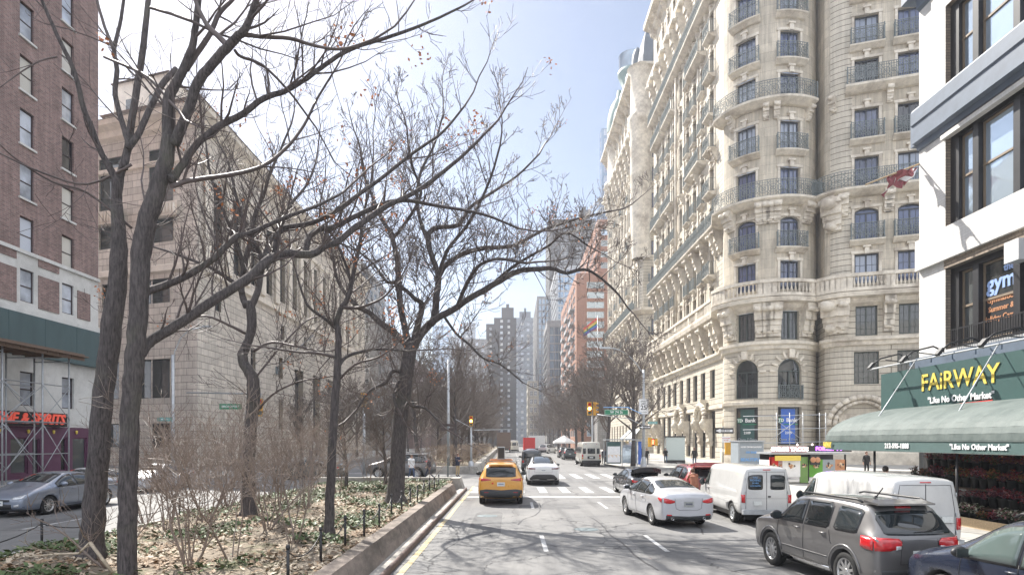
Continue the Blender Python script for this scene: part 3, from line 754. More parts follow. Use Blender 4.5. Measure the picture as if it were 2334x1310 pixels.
    for zi, z in enumerate((24.2,35.0,40.7,45.1,50.3,55.5)):
        balcony(fc, r, west[0]-1.2, west[0]+1.2, z, .9, 1.7, .35)
        for a, b in ((west[1], west[2]), (west[3], west[3]), (west[5], west[6]), (west[7], west[8])):
            if zi in (2, 5) and a != b: balcony(fc, r, a-1.3, b+1.3, z, 1.15, 1.7, .45)
            else:
                balcony(fc, r, a-.95, a+.95, z, .55, 1.6, .3, ornate=False)
                if a != b: balcony(fc, r, b-.95, b+.95, z, .55, 1.6, .3, ornate=False)
    s = tow[0]
    rb = MB(); railing(fc, rb, s-1.35, s+1.35, 7.3, 8.9, .3); rb.build('railing', 'irongrey', r)
    many_windows(fc, r, wins, 96, frame='frame', glass='gl', dep=.4, fw=.15)
    # bank shopfront lettering in the two tower windows
    for s, c_ in ((tow[1], 's_dkgreen'), (tow[0], 's_blue')):
        mb = MB(); n = (fc.at(s,0,1)-fc.at(s,0,0)).normalized(); rt = V((-n.y, n.x, 0)); o = fc.at(s, 0, -.45)
        fc.sbox(mb, s-1.15, s+1.15, 2.4, 6.3, -.5, -.46, 1 if c_ == 's_dkgreen' else 2)
        mb.box(-1.15, -.75+.1, -.0, .55, 0, .02, 3, TM(V((o.x,o.y,4.75)), rt, (0,0,1)))
        text_into(mb, 'TD', .5, TM(V((o.x,o.y,5.0))-rt*.87, rt, (0,0,1)), 0, .04, .01)
        text_into(mb, 'Bank', .62, TM(V((o.x,o.y,5.02))+rt*.35, rt, (0,0,1)), 0, .02, .012)
        mb.box(-.55, 1.1, -.1, .0, 0, .02, 3, TM(V((o.x,o.y,4.62)), rt, (0,0,1)))
        text_into(mb, '2109', .4, TM(V((o.x,o.y,3.6)), rt, (0,0,1)), 0, .02, .008)
        text_into(mb, 'Open 7 Days', .42, TM(V((o.x,o.y,2.85)), rt, (0,0,1)), 4, .02)
        mb.build('window_sign', ['s_white', 's_dkgreen', 's_blue', 's_green', 's_grey'], r)
    # second wing across the court
    r2_ = r
    f2 = Facade([(44,126),(26.9,126),(26.3,127),(26.3,168)]); w2 = []; s0 = f2.S[2]
    for k in range(10):
        s = s0+2.6+k*3.95
        for i in range(10): w2.append(dict(a=s-.8, b=s+.8, z0=U[i][0], z1=U[i][1]))
        for z0, z1 in ((14,17.2),(8.3,12),(1,6.2)): w2.append(dict(a=s-.8, b=s+.8, z0=z0, z1=z1))
    for x in (29.2, 33, 37):
        s = f2.near(x, 126)
        for i in range(9): w2.append(dict(a=s-.7, b=s+.7, z0=U[i][0], z1=U[i][1]))
    mb = MB(); f2.wall(mb, 0, 79, w2, 0, 1, .4); mb.q([(26.3,168,0),(40,168,0),(40,168,79),(26.3,168,79)], 1)
    mb.build('wing_wall', ['ansonia', 'stoneplain'], r)
    mb = MB()
    for z, o_ in ((13.4,.4),(18.3,1.5),(29.4,1.3),(68.4,1.5),(78.8,2.1)): f2.sweep(mb, [(0,z-.8),(o_*.4,z-.6),(o_,z-.1),(o_,z+.4),(0,z+.5)])
    for k in range(11):
        s = s0+.6+k*3.95
        for z, h, w_, o_ in ((67.9,4.6,1.2,1.5),(29,3,.9,1.2),(17.9,3.4,.9,1.2),(78.2,2.2,.7,1.4),(61,2,.6,.8)): console(f2, mb, s, z, h, w_, o_)
        f2.sbox(mb, s-.2, s+.2, 20, 66, .02, .25)
    for w in w2:
        if w['z0'] > 19 and w['a'] > s0: hood(f2, mb, w)
    mb.lathe([(1.9,40),(2.2,50),(2.3,66),(2.6,68),(2.8,69),(2.2,69.5),(2.2,78),(2.9,79)], 14, 0, Matrix.Translation((26.6,126.6,0)))
    mb.build('wing_ornament', 'stone', r)
    for zi, z in enumerate((24.2,29.9,35.0,45.1,55.5)):
        for x in (29.4,): s = f2.near(x, 126); balcony(f2, r, s-1.4, s+1.1, z, .9, 1.7, .4, ornate=False, iron='iron')
        for k in range(0, 10, 2): s = s0+2.6+k*3.95; balcony(f2, r, s-1.0, s+1.0, z, .8, 1.6, .35, ornate=False)
    f2c = s0
    balcony(f2, r, s0+.3, f2.L-.3, 29.7, 1.4, 1.8, .5, ornate=False); 
    many_windows(f2, r, w2, 0, frame='frame', glass='gl', dep=.4)
    mb = MB(); f2.sweep(mb, [(.2,79.3),(-.1,82),(-.9,86),(-2.2,89),(-4.5,90.5),(-9,90.6)], 0, f2.L-8)
    for k in range(4):
        q_ = f2.at(s0+4+k*7.9, 0, -.5); mb.lathe([(1.3,79),(1.3,83),(1.15,84.6),(.6,86),(.05,86.6)], 10, 0, Matrix.Translation((q_.x,q_.y,0)))
    mb.build('mansard_roof', 'slate', r)
    mb = MB(); mb.lathe([(3.2,66),(3.3,68),(3.9,68.6),(3.9,69.4),(3.1,69.6),(3.1,78),(3.8,78.8),(3.9,79.6),(3.2,79.8),(3.2,82.5)], 20, 0, Matrix.Translation((28,160,0)))
    for k in range(10): t = 2*pi*k/10; console(Facade([(28+3.2*cos(t+.1),160+3.2*sin(t+.1)),(28+3.2*cos(t-.1),160+3.2*sin(t-.1))]), mb, .3, 68.5, 3.4, .6, .9)
    mb.build('turret', 'stone', r)
    mb = MB(); mb.lathe([(3.3,82.5),(3.3,84.5),(3.0,87),(2.3,89.5),(1.2,91.2),(.7,92),(.6,93.5),(.05,94)], 20, 0, Matrix.Translation((28,160,0)))
    mb.lathe([(2.6,79),(2.6,92.5),(2.2,93),(3.4,96),(3.6,96.4),(3.6,97.2),(3.3,97.2)], 20, 0, Matrix.Translation((30.8,158,0))); mb.build('turret_dome', 'copper', r)
    mb = MB(); mb.lathe([(3.3,97.2),(3.3,101),(3.4,101.2)], 20, 0, Matrix.Translation((30.8,158,0))); mb.build('turret_lantern', 'glsky', r)
    # shop awnings on the far wing, shop strips
    for k, y in enumerate((128.5, 134.5)):
        s = f2.near(26.3, y); mb = MB(); mb.q([f2.at(s-2,5.2,.1), f2.at(s+2,5.2,.1), f2.at(s+2,3.2,2.4), f2.at(s-2,3.2,2.4)]); mb.q([f2.at(s-2,5.1,.1), f2.at(s-2,3.1,2.4), f2.at(s+2,3.1,2.4), f2.at(s+2,5.1,.1)]); mb.q([f2.at(s-2,3.2,2.4), f2.at(s+2,3.2,2.4), f2.at(s+2,2.8,2.4), f2.at(s-2,2.8,2.4)]); mb.build('awning', 's_grey', r)
ansonia()
# ------------------------------------------------------------------ brick apartment tower, left
def z_of(py, X, px=None, Y=None):
    Y = Y or X*F/(px-HX); return CH-(py-HY)/F*Y
def brick_tower():
    r = thing('brick_apartment_tower', 'tall brown brick apartment tower with white lower floors and a wine shop at its foot', 'building', (-33,40,0), world=True)
    fc = Facade([(-60,49),(-33,49.0),(-33,8)])   # travel toward camera? outward must face the street
    fc = Facade([(-33,8),(-33,49.0)]); 
    # outward to the left of travel is -x, so travel the other way
    fc = Facade([(-33,49.0),(-33,6)])
    mb = MB(); wins = []; lows = []
    zf = lambda py, px: CH+(HY-py)/(HX-px)*33.0
    sp = lambda px: 49-33*F/(HX-px)
    colsx = [(150,.0),(60,0)]
    s1, s2 = sp(155), sp(62); step = s2-s1
    cols = [s1+k*step for k in range(-0, 9) if s1+k*step < 21]
    floors = [zf(612,155)+k*3.62 for k in range(-0, 20)]
    for s in cols:
        for z in floors:
            if z < 45: wins.append(dict(a=s-.62, b=s+.62, z0=z+.0, z1=z+2.35, dep=.22))
    zl = zf(715,153)
    for s in cols: lows.append(dict(a=s-.6, b=s+.6, z0=zl, z1=zl+2.2, dep=.2))
    z2 = zf(930,150)-.0
    for s in cols[:]: lows.append(dict(a=s-.62, b=s+.62, z0=5.1, z1=7.4, dep=.25))
    zw = zf(640,225); 
    fc.wall(mb, zw, 62, wins, 0, 0, .22, 0, 43)
    fc.wall(mb, 3.68, zw, lows, 1, 1, .22, 0, 43)
    mb.q([(-33,49,0),(-60,58,0),(-60,58,62),(-33,49,62)], 0, [(0,0),(28,0),(28,62),(0,62)])
    mb.q([(-33,49,62),(-60,58,62),(-60,6,62),(-33,6,62)], 0, [(0,0),(1,0),(1,1),(0,1)])
    mb.build('wall', ['redbrick', 'white_wall'], r)
    mb = MB()
    for w in wins:
        m1 = MB(); fc.sbox(m1, w['a']-.12, w['b']+.12, w['z0']-.16, w['z0']-.02, .0, .12); m1.build('sill', 'white_wall', r)
    fc.sbox(mb, 0, 43, zw-.14, zw+.1, 0, .16); zb = zf(760,225); fc.sbox(mb, 0, 43, zl-.9, zl-.55, 0, .25); fc.sbox(mb, 0, 43, zl-.55, zl-.42, 0, .1)
    mb.build('string_course', 'white_wall', r)
    mb = MB()   # brick panels in the white band and dark hoarding strip
    for i, s in enumerate(cols):
        for q0, q1 in ((zl-.2, zl+2.1), (zl+2.7, zl+3.6)): m1 = MB(); fc.sbox(m1, s+.95, s+step-.95, q0, q1, 0, .06); m1.build('brick_panel', 'redbrick', r)
    fc.sbox(mb, 1.0, 2.4, zl-.1, zl+2.0, 0, .06)
    mb.build('brick_panel', 'redbrick', r)
    mb = MB(); fc.sbox(mb, 0, 43, zf(870-30,225)-.0, zl-.92, 0, .5)
    for k in range(14): fc.sbox(mb, k*3.1, k*3.1+.03, zf(840,225), zl-.92, .5, .515)
    mb.build('hoarding', 'greenpanel', r)
    # shopfront
    sh = [dict(a=sp(195)+0, b=sp(162), z0=.5, z1=2.95, dep=.2), dict(a=sp(150)+0, b=sp(135), z0=.5, z1=2.95, dep=.2), dict(a=sp(88), b=sp(70), z0=.3, z1=2.9, dep=.2), dict(a=sp(60), b=sp(20), z0=.5, z1=2.95, dep=.2)]
    for w in sh:
        if w['a'] > w['b']: w['a'], w['b'] = w['b'], w['a']
    mb = MB(); fc.wall(mb, 0, 3.7, sh, 0, 0, .2, 0, 20, .12); mb.build('shopfront', 'plum', r)
    mb = MB(); fc.wall(mb, 0, 3.68, [], 0, 0, .2, 20, 43, .0); mb.build('lower_wall', 'white_wall', r)
    for w in sh: window(fc, r, w, frame='plum', glass='gld', nx=1, nz=1, o=.12, name='shop_window')
    many_windows(fc, r, wins+lows, 100, frame='frameb', glass='gll', nx=1, nz=2, fw=.07, mt=.07)
    mb = MB(); a, b = sp(138), sp(-90)
    zs0, zs1 = 3.72, 4.68
    fc.sbox(mb, a, b, zs0, zs1, .2, .5, 0)
    o = fc.at((a+sp(-40))/2, (zs0+zs1)/2, .52); text_into(mb, 'WINE & SPIRITS', .98, TM(fc.at(a+.35, (zs0+zs1)/2, .53), (0,1,0), (0,0,1)), 1, .03, .03, 'RIGHT', .25)
    mb.build('shop_sign', ['black', 'lit_sign'], r)
    for k in range(4):
        s = sp(168)+k*2.3; mb = MB(); q_ = fc.at(s, 3.35, .22); mb.lathe([(.02,-.14),(.07,-.08),(.09,.1),(.02,.14)], 8, 0, Matrix.Translation(q_)); mb.build('wall_lamp', 's_yellow', r)
    # sidewalk shed / scaffold
    r = thing('scaffolding', 'two-storey tube scaffold with a plank roof in front of the wine shop', 'scaffold', (-28,36,0), world=True)
    X0 = -29.5
    yp = lambda px, X: X*F/(px-HX)
    posts = [yp(157,X0), yp(97,X0), yp(5,X0), yp(5,X0)-3.2, yp(5,X0)-6.4, yp(5,X0)-9.6]
    posts = sorted(posts); ztop = CH+(HY-815)/F*posts[-1]
    for X in (X0, -31.8):
        for y in posts:
            m_ = MB(); m_.tube([(X,y,.15),(X,y,ztop)], .05, 6); m_.box(X-.12,X+.12,y-.12,y+.12,.15,.18); m_.build('post', 'galv', r)
    mb = MB()
    for X in (X0, -31.8):
        for z in (1.9, 3.9, 6.3): mb.tube([(X,posts[0],z),(X,posts[-1],z)], .035, 5)
        for a, b in zip(posts[:-1], posts[1:]):
            for z0, z1 in ((.9,3.7),(4.1,6.2)):
                mb.tube([(X+.06,a,z0),(X+.06,b,z1)], .025, 4); mb.tube([(X+.06,a,z1),(X+.06,b,z0)], .025, 4)
    for y in posts: mb.tube([(X0,y,ztop-.3),(-31.8,y,ztop-.3)], .04, 5); mb.tube([(X0,y,3.9),(-31.8,y,3.9)], .035, 5)
    mb.build('brace', 'galv', r)
    mb = MB(); 
    for k in range(8): mb.box(-32.2+k*.42, -31.81+k*.42, posts[0]-1, posts[-1]+.9+.15*(k % 3), ztop+.12, ztop+.2, 0)
    for y in [posts[0]+k*1.05 for k in range(int((posts[-1]-posts[0])/1.05)+1)]: mb.box(-32.2, X0+.4, y-.05, y+.05, ztop, ztop+.119, 0)
    mb.box(X0+.3, X0+.36, posts[0]-1, posts[-1]+1.0, ztop-.1, ztop+.35, 0)
    mb.build('plank_roof', 'wood', r)
brick_tower()

# ------------------------------------------------------------------ bank
def bank():
    r = thing('bank_building', 'massive tan rusticated stone bank with tiled stepped roof and tall arched windows', 'building', (-33,66,0), world=True)
    X = -33; Y0 = X*F/(450-HX); ze = 37.4
    d = V((-.951, .309)); c0 = V((X, Y0))
    fc = Facade([(X,138),(X,Y0),tuple(c0+d*40)])
    S0 = fc.S[1]
    sy = lambda px: fc.S[1]-(X*F/(px-HX)-Y0)
    wins = []; 
    # avenue side: tall pilaster windows high up, small ones at mid level, big arches below
    for k in range(14):
        y = 69+k*4.85
        s = S0-(y-Y0)
        wins.append(dict(a=s-1.0, b=s+1.0, z0=22.5, z1=31.3, dep=.9, kw=dict(nx=2, nz=5)))
        if k % 2 == 0: wins.append(dict(a=s-.7, b=s+.7, z0=17.2, z1=19.2, dep=.6))
    for px in (577, 640): s = sy(px); wins.append(dict(a=s-.75, b=s+.75, z0=11.5, z1=14.5, dep=.8)); wins.append(dict(a=s-.75, b=s+.75, z0=4.3, z1=8.6, dep=.8))
    for px in (682, 722, 754, 779, 799): s = sy(px); wins.append(dict(a=s-1.9, b=s+1.9, z0=2.6, z1=13.6, arch=1.9, dep=1.2, kw=dict(nx=4, nz=6)))
    # street side facing us
    for px, lst in ((368,((2,4.6),(7.3,11.5),(17.5,20.1),(24,26.6),(28,34))), (252,((2,4.6),(7.3,11.5),(17.5,20.1),(24,26.6),(28,34))), (325,((17.5,20.1),(7.3,11.5))), (305,((24,26.6),)), (340,((1.2,4),))):
        s = fc.px(px)
        for z0, z1 in lst:
            w_ = 1.7 if z0 > 20 else 1.25
            wins.append(dict(a=s-w_, b=s+w_, z0=z0+.0, z1=z1, dep=.7, kw=dict(nx=2, nz=3)))
    ok = []
    for w in wins:
        if all(w['b'] < v['a'] or w['a'] > v['b'] or w['z1'] < v['z0'] or w['z0'] > v['z1'] for v in ok): ok.append(w)
    wins = ok
    mb = MB(); fc.wall(mb, 0, 21.2, wins, 0, 1, .8); fc.wall(mb, 21.2, ze-1.5, wins, 0, 1, .8)
    mb.q([(X,138,0),(X-40,138,0),(X-40,138,ze),(X,138,ze)], 1)
    mb.build('wall', ['bank', 'bankplain'], r)
    mb = MB()
    fc.sweep(mb, [(0,20.6),(.4,20.8),(.4,21.4),(0,21.6)]); fc.sweep(mb, [(0,ze-5.2),(.25,ze-5.1),(.3,ze-4.7),(0,ze-4.6)]); fc.sweep(mb, [(0,5.4),(.3,5.5),(.3,5.9),(0,6)]) if False else None
    fc.sweep(mb, [(0,ze-1.6),(.5,ze-1.4),(.7,ze-.8),(1.5,ze-.5),(1.6,ze),(0,ze+.05)])
    for k in range(15):
        y = 69-2.42+k*4.85; s = S0-(y-Y0)
        if s > 0.5: fc.sbox(mb, s-.7, s+.7, 21.8, 31.9, .02, .45); fc.sbox(mb, s-.85, s+.85, 31.9, 32.6, .02, .6)
    for w in wins:
        if w['a'] > S0 and w['z0'] > 26:
            fc.sbox(mb, w['a']-.3, w['b']+.3, w['z0']-1.5, w['z0']-.05, .02, .7)
            for k in range(8): t = w['a']+(w['b']-w['a'])*(k+.5)/8; q_ = fc.at(t,0,.78); mb.lathe([(.1,w['z0']-1.3),(.16,w['z0']-.9),(.1,w['z0']-.3)], 6, 0, Matrix.Translation((q_.x,q_.y,0)))
    mb.build('cornice', 'bankplain', r)
    many_windows(fc, r, wins, 100, frame='frame', glass='gld', nx=2, nz=3)
    # tiled hipped roof over the avenue block and the stepped tower above the street side
    mb = MB(); A_ = fc.at(0,ze,1.7); B_ = fc.at(S0,ze,1.7); C_ = fc.at(fc.L,ze,1.7)
    A2 = V((X-13,138,ze+2.2)); B2 = V((X-13,Y0+16,ze+2.2)); C2 = C_+V((0,14,2.2))
    def rq(a, b, c, e, m=0): w_ = (V(b)-V(a)).length; h_ = (V(e)-V(a)).length; mb.q([a,b,c,e], m, [(0,0),(w_,0),(w_,h_),(0,h_)])
    rq(A_, B_, B2, A2); rq(B_, C_, C2, B2); rq(A2, B2, C2, V((X-40,138,ze+2.2)))
    # stepped storeys
    def block(pxl, pxr, pye, Yd, depth, z0, ridge=2.2, wn=2):
        xl, xr = GX(pxl, Yd), GX(pxr, Yd); z1 = CH+(HY-pye)/F*Yd; e_ = V((.951,-.309,0)); p0 = V((xr,Yd,0)); p1 = p0-e_*(xr-xl)/.951; bk = V((0,depth,0))
        pts = [p0, p1, p1+bk, p0+bk]
        wb.prism([(p.x,p.y) for p in pts][::1], z0, z1, 0)
        ctr = sum(pts, V((0,0,0)))/4; up_ = V((0,0,z1))
        for a, b in zip(pts, pts[1:]+pts[:1]):
            a2 = a+(a-ctr)*.06+up_; b2 = b+(b-ctr)*.06+up_; rq(a2, b2, ctr.lerp(b, .25)+up_+V((0,0,ridge)), ctr.lerp(a, .25)+up_+V((0,0,ridge)))
        for k in range(wn):
            q_ = p0.lerp(p1, (k+.7)/(wn+.4)); n_ = V((-.309,-.951,0)); T = TM(q_+n_*.05+V((0,0,z1-3.4)), (e_.x,e_.y,0), (0,0,1)); db.box(-.5,.5,-1.1,1.1,-.1,.02,0,T)
    wb = MB(); db = MB()
    block(180, 455, 222, 74, 22, ze-1, .9, 4); block(225, 385, 165, 77, 14, ze+4, 1.3, 2)
    wb.build('stepped_storey', 'bankplain', r); db.build('window', 'gld', r); mb.build('tiled_roof', 'tile', r)
    # flag pole on the avenue front
    p = thing('flagpole', 'slanting metal flagpole on the stone bank front above the tall arches', 'flagpole', (-33,90,0), world=True)
    mb = MB(); a = P(640,838,86); b = P(712,765,80); a.x = -32.9; mb.tube([a,b], .09, 8); mb.lathe([(.02,-.15),(.15,0),(.02,.15)], 8, 0, Matrix.Translation(b)); mb.build('pole', 'galv', p)
    mb = MB(); mb.box(-33,-32.7,a.y-.3,a.y+.3,a.z-.9,a.z+.2); mb.build('bracket', 'iron', p)
bank()

# ------------------------------------------------------------------ white market building
def market():
    r = thing('market_building', 'white brick commercial building with slate blue cornice and big sash windows', 'building', (17,20,0), world=True)
    fc = Facade([(17,8),(17,25.6)][::1]); X = 17; Ye = X*F/(2095-HX)
    fc = Facade([(17,6),(17,Ye)])
    S = lambda px: X*F/(px-HX)-6
    z_ = lambda k: CH+k*17
    bands = [(6.3, z_(.415)-.35, 'a'), (z_(.489), z_(.70), 'b'), (z_(.80)+.2, z_(1.0), 'c')]
    bays = []
    s = S(2155)
    while s > 1: bays.append((s-8.2 if s-8.2 > .3 else .3, s)); s -= 9.0
    wins = [dict(a=a, b=b, z0=z0, z1=z1, dep=.42) for a, b in bays for z0, z1, _ in bands]
    mb = MB(); fc.wall(mb, 3.0, 22, wins, 0, 1, .42)
    mb.q([(17,Ye,0),(60,Ye-.001,0),(60,Ye-.001,22),(17,Ye,22)], 0, [(0,0),(43,0),(43,22),(0,22)])
    mb.q([(17,Ye,22),(60,Ye,22),(60,6,22),(17,6,22)], 1, [(0,0),(1,0),(1,1),(0,1)])
    mb.build('wall', ['whitebrick', 'tanbrick'], r)
    mb = MB()
    for a, b in bays:
        for q0, q1, o1 in ((z_(.70), z_(.722), .04), (bands[0][1], z_(.415), .05)): mb = MB(); fc.sbox(mb, a-.02, b+.02, q0, q1, .001, o1); mb.build('brick_panel', 'tanbrick', r)
    # long white ledge
    mb = MB(); fc.sbox(mb, 0, fc.L+.0, z_(.413), z_(.487), .02, .18)
    for a, b in bays: fc.sbox(mb, a-.05, b+.1, z_(.70)-.12, z_(.70)+.05, -.1, .14)
    mb.build('ledge', 'whitebrick', r)
    mb = MB()
    za, zb_ = z_(.722), z_(.806)
    fc.sweep(mb, [(0,za-.25),(.1,za-.2),(.12,za),(.3,za+.05),(.3,za+.75),(.36,za+.8),(.36,zb_-.1),(.3,zb_),(0,zb_)])
    fc.sweep(mb, [(0,z_(1.05)),(.12,z_(1.05)+.1),(.12,z_(1.05)+.5),(.5,z_(1.05)+.8),(.6,z_(1.05)+1.3),(0,z_(1.05)+1.4)])
    # end returns
    for z0, z1, o_ in ((za, zb_-.02, .3),): mb.box(16.9-o_+.2, 17.5, Ye, Ye+.25, z0, z1)
    mb.box(16.5, 17.5, Ye, Ye+.4, z_(1.05)+.5, z_(1.05)+1.3)
    for a, b in bays: fc.sbox(mb, a+.1, b-.6, za-.02, za+.02, .3, .42)
    mb.build('cornice', 'bluetrim', r)
    # windows with heavy dark mullions: narrow, wide, wide, narrow panes
    for a, b in bays:
        for z0, z1, k in bands:
            cuts = [b, b-1.35, b-3.35, b-3.6-2.0, a]; cuts = [c for c in cuts if c >= a]
            mbf = MB(); 
            fc.sbox(mbf, a, b, z1-.22, z1, -.42, -.22); fc.sbox(mbf, a, b, z0, z0+.12, -.42, -.2)
            fc.sbox(mbf, b-.45, b, z0+.12, z1-.22, -.42, -.2)
            xs = [b-.45, b-1.35, b-3.2, b-5.1, b-7.0]
            for x in xs[1:]:
                if x > a: fc.sbox(mbf, x-.14, x+.14, z0+.12, z1-.22, -.42, -.16)
            fo = mbf.build('window', 'black', r)
            for i, (x1, x0) in enumerate(zip(xs[:-1], xs[1:])):
                if x0 < a: continue
                q1, q0 = x1-(.14 if i else 0), x0+.14; zm = z0+(z1-z0)*.5
                pm = MB(); e = .05
                for (p0, p1, y0, y1, o0, o1) in ((q0,q1,z0+.12,z0+.2,-.4,-.34),(q0,q1,zm-.04,zm+.04,-.4,-.33),(q0,q1,z1-.3,z1-.22,-.4,-.34),(q0,q0+.07,z0+.2,z1-.3,-.4,-.341),(q1-.07,q1,z0+.2,z1-.3,-.4,-.341)): fc.sbox(pm, p0, p1, y0, y1, o0, o1, 0)
                pm.build('sash', 'tanframe', fo)
                pb = MB(); fc.sbox(pb, q0+.02, q1-.02, z0+.15, z1-.25, -.41, -.385); pb.build('pane', 'glsky' if (k != 'a') else 'gld', fo)
    # gym lettering in the lower window
    z0, z1, _ = bands[0]; b = bays[0][1]; o = fc.at(b-2.28, 0, -.37)
    rt = (0,-1,0)
    mb = MB(); text_into(mb, 'the', .35, TM((o.x,o.y-.35,z1-.62), rt, (0,0,1)), 0, .008, .01); text_into(mb, 'gym', .8, TM((o.x,o.y,z1-1.05), rt, (0,0,1)), 0, .008, .02); mb.build('window_lettering', 'lit_blue', r)
    mb = MB(); mb.box(-.78,.78,-.8,.72,-.02,0,0,TM((o.x,o.y,z0+.95), rt, (0,0,1))); mb.build('window_poster', 'black', r); mb = MB()
    for i, t_ in enumerate(('Gymnastics', 'Summer &', 'Holiday Camps')): text_into(mb, t_, .27, TM((o.x-.01,o.y,z0+1.5-i*.33), rt, (0,0,1)), 0, .006, .006)
    mb.build('window_lettering', ['s_orange', 'black'], r)
    mb = MB(); fc.sbox(mb, b-3.9, b-3.3, z1-.75, z1-.05, -.1, .35); mb.build('air_conditioner', 'framew', r)
    mb = MB()
    for k in range(40): q_ = fc.at(b-.5-k*.11, 0, .1); mb.box(q_.x-.012,q_.x+.012,q_.y-.012,q_.y+.012,z0+.0,z0+.72)
    fc.sbox(mb, b-5, b-.45, z0+.66, z0+.7, .085, .115); fc.sbox(mb, b-5, b-.45, z0+.02, z0+.06, .085, .115); mb.build('window_guard', 'black', r)
    # dark shop interior wall at street level
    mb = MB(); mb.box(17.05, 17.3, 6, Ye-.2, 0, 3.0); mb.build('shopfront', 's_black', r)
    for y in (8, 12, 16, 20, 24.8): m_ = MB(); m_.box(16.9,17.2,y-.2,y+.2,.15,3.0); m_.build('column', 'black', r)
M['tanframe'] = plain('tan_sash', (.22,.17,.12), .6, var=.1)
market()
def shop_awning():
    r = thing('shop_canopy', 'dark green market sign box over a pale green barrel awning along the pavement', 'awning', (15,20,0), world=True)
    Xs, Y1 = 15.2, 25.65
    zt = lambda f: CH+(HY-f)/(1995-HX)*15.2
    zT, zB = CH+.178*15.2, CH+.082*15.2
    mb = MB(); mb.prism([(Xs,6),(16.95,6),(16.95,Y1+.0),(Xs+.5,Y1+.0),(Xs,Y1-.35)], zB, zT, 0); mb.build('sign_box', 's_dkgreen', r)
    mb = MB(); mb.prism([(Xs+.45,6),(16.9,6),(16.9,Y1-1.1),(Xs+.9,Y1-1.1)], zT, zT+.55, 0)
    for k in range(14): y = Y1-1.6-k*1.1; mb.box(Xs+.40,Xs+.449,y-.06,y+.06,zT+.2,zT+.35)
    mb.build('parapet', 'bluetrim', r)
    rt = V((0,-1,0)); up = (0,0,1)
    yy = lambda px: 15.2*F/(px-HX)
    mb = MB(); T = TM((Xs-.02,(yy(2113)+yy(2262))/2,zT-.62), rt, up)
    text_into(mb, 'FAiRWAY', .86, T, 0, .008, .012, spacing=1.0); mb.build('sign_lettering', 's_yellow', r)
    mb = MB(); text_into(mb, '"Like No Other Market"', .31, TM((Xs-.02,(yy(2116)+yy(2268))/2,zT-1.27), rt, up), 0, .012, .007)
    mb.build('sign_lettering', 's_white', r)
    mb = MB(); mb.q([(Xs-.02,yy(2117),zT-1.62),(Xs-.02,yy(2264),zT-1.45),(Xs-.02,yy(2264),zT-1.42),(Xs-.02,yy(2117),zT-1.48)]); mb.q([(Xs-.02,yy(2117),zT-1.48),(Xs,yy(2117),zT-1.48),(Xs,yy(2264),zT-1.42),(Xs-.02,yy(2264),zT-1.42)]); mb.build('sign_underline', 's_red', r)
    # barrel awning: quarter round from the sign foot down to the valance, hipped at the far corner
    Xa, Ya = 12.5, 21.9; zv = CH-.02
    far = V((12.5, 25.9, 0)); prof = []
    n = 12
    def pr(k): t = k/n; a = t*pi/2; return sin(a), cos(a)   # outward fraction, height fraction
    H = zB-zv
    mb = MB(); ys = [6+(Y1-2.2-6)*i/26 for i in range(27)]
    def pt(y, k, sag=0):
        o_, h_ = pr(k); return V((15.4-(15.4-Xa)*o_-sag, y, zv+H*(h_**.9)))
    for a, b in zip(ys[:-1], ys[1:]):
        for k in range(n):
            m_ = (a+b)/2
            sg = .035*sin(pi*k/n)
            mb.q([pt(a,k,sg), pt(m_,k,-sg*.2), pt(m_,k+1,-sg*.2), pt(a,k+1,sg)][::-1], 0, sm=True); mb.q([pt(m_,k,-sg*.2), pt(b,k,sg), pt(b,k+1,sg), pt(m_,k+1,-sg*.2)][::-1], 0, sm=True)
    # rounded far end: revolve about the corner
    yc = Y1-2.2; K = 10
    def ep(j, k):
        o_, h_ = pr(k); t = j/K*pi/2*1.0; R_ = (15.4-Xa)*o_; return V((15.4-R_*cos(t), yc+R_*1.25*sin(t), zv+H*(h_**.9)))
    for j in range(K):
        for k in range(n): mb.q([ep(j,k), ep(j,k+1), ep(j+1,k+1), ep(j+1,k)], 0, sm=True)
    mb.build('awning_canvas', 'awning', r, fix=True)
    mb = MB(); hv = .33
    path = [(Xa,6),(Xa,yc)]+[(15.4-(15.4-Xa)*cos(j/K*pi/2), yc+(15.4-Xa)*1.25*sin(j/K*pi/2)) for j in range(1, K+1)]
    fa = Facade(path); 
    for a, b in zip(fa.cuts(0, fa.L)[:-1], fa.cuts(0, fa.L)[1:]):
        for s_ in range(2):
            o0, o1 = (.0, .012)[s_], (.012, .0)[s_]
            mb.q([fa.at(a,zv-hv,o0), fa.at(b,zv-hv,o0), fa.at(b,zv,o0), fa.at(a,zv,o0)])
    mb.build('valance', 's_teal2', r)
    mb = MB(); fa.sbox(mb, 0, fa.L, zv-.02, zv+.03, .0, .03); fa.sbox(mb, 0, fa.L, zv-hv-.02, zv-hv, .0, .02); mb.build('valance_edge', 'awning', r)
    yv = lambda px: Xa*F/(px-HX)
    for t_, sz, p0, p1 in (('"Like No Other Market"', .21, 2170, 2299), ('212-595-1888', .22, 2013, 2080)):
        mb = MB(); text_into(mb, t_, sz, TM((Xa-.03,(yv(p0)+yv(p1))/2,zv-hv/2), rt, up), 0, .008, .006); mb.build('valance_lettering', 's_white', r)
    s_ = fa.S[3]; q_ = fa.at(s_, zv-hv/2, .03); n_ = (fa.at(s_,0,1)-fa.at(s_,0,0)); mb = MB(); text_into(mb, 'FAiRWAY', .3, TM(q_, (-n_.y, n_.x, 0), up), 0, .008, .01); mb.build('valance_lettering', 's_yellow', r)
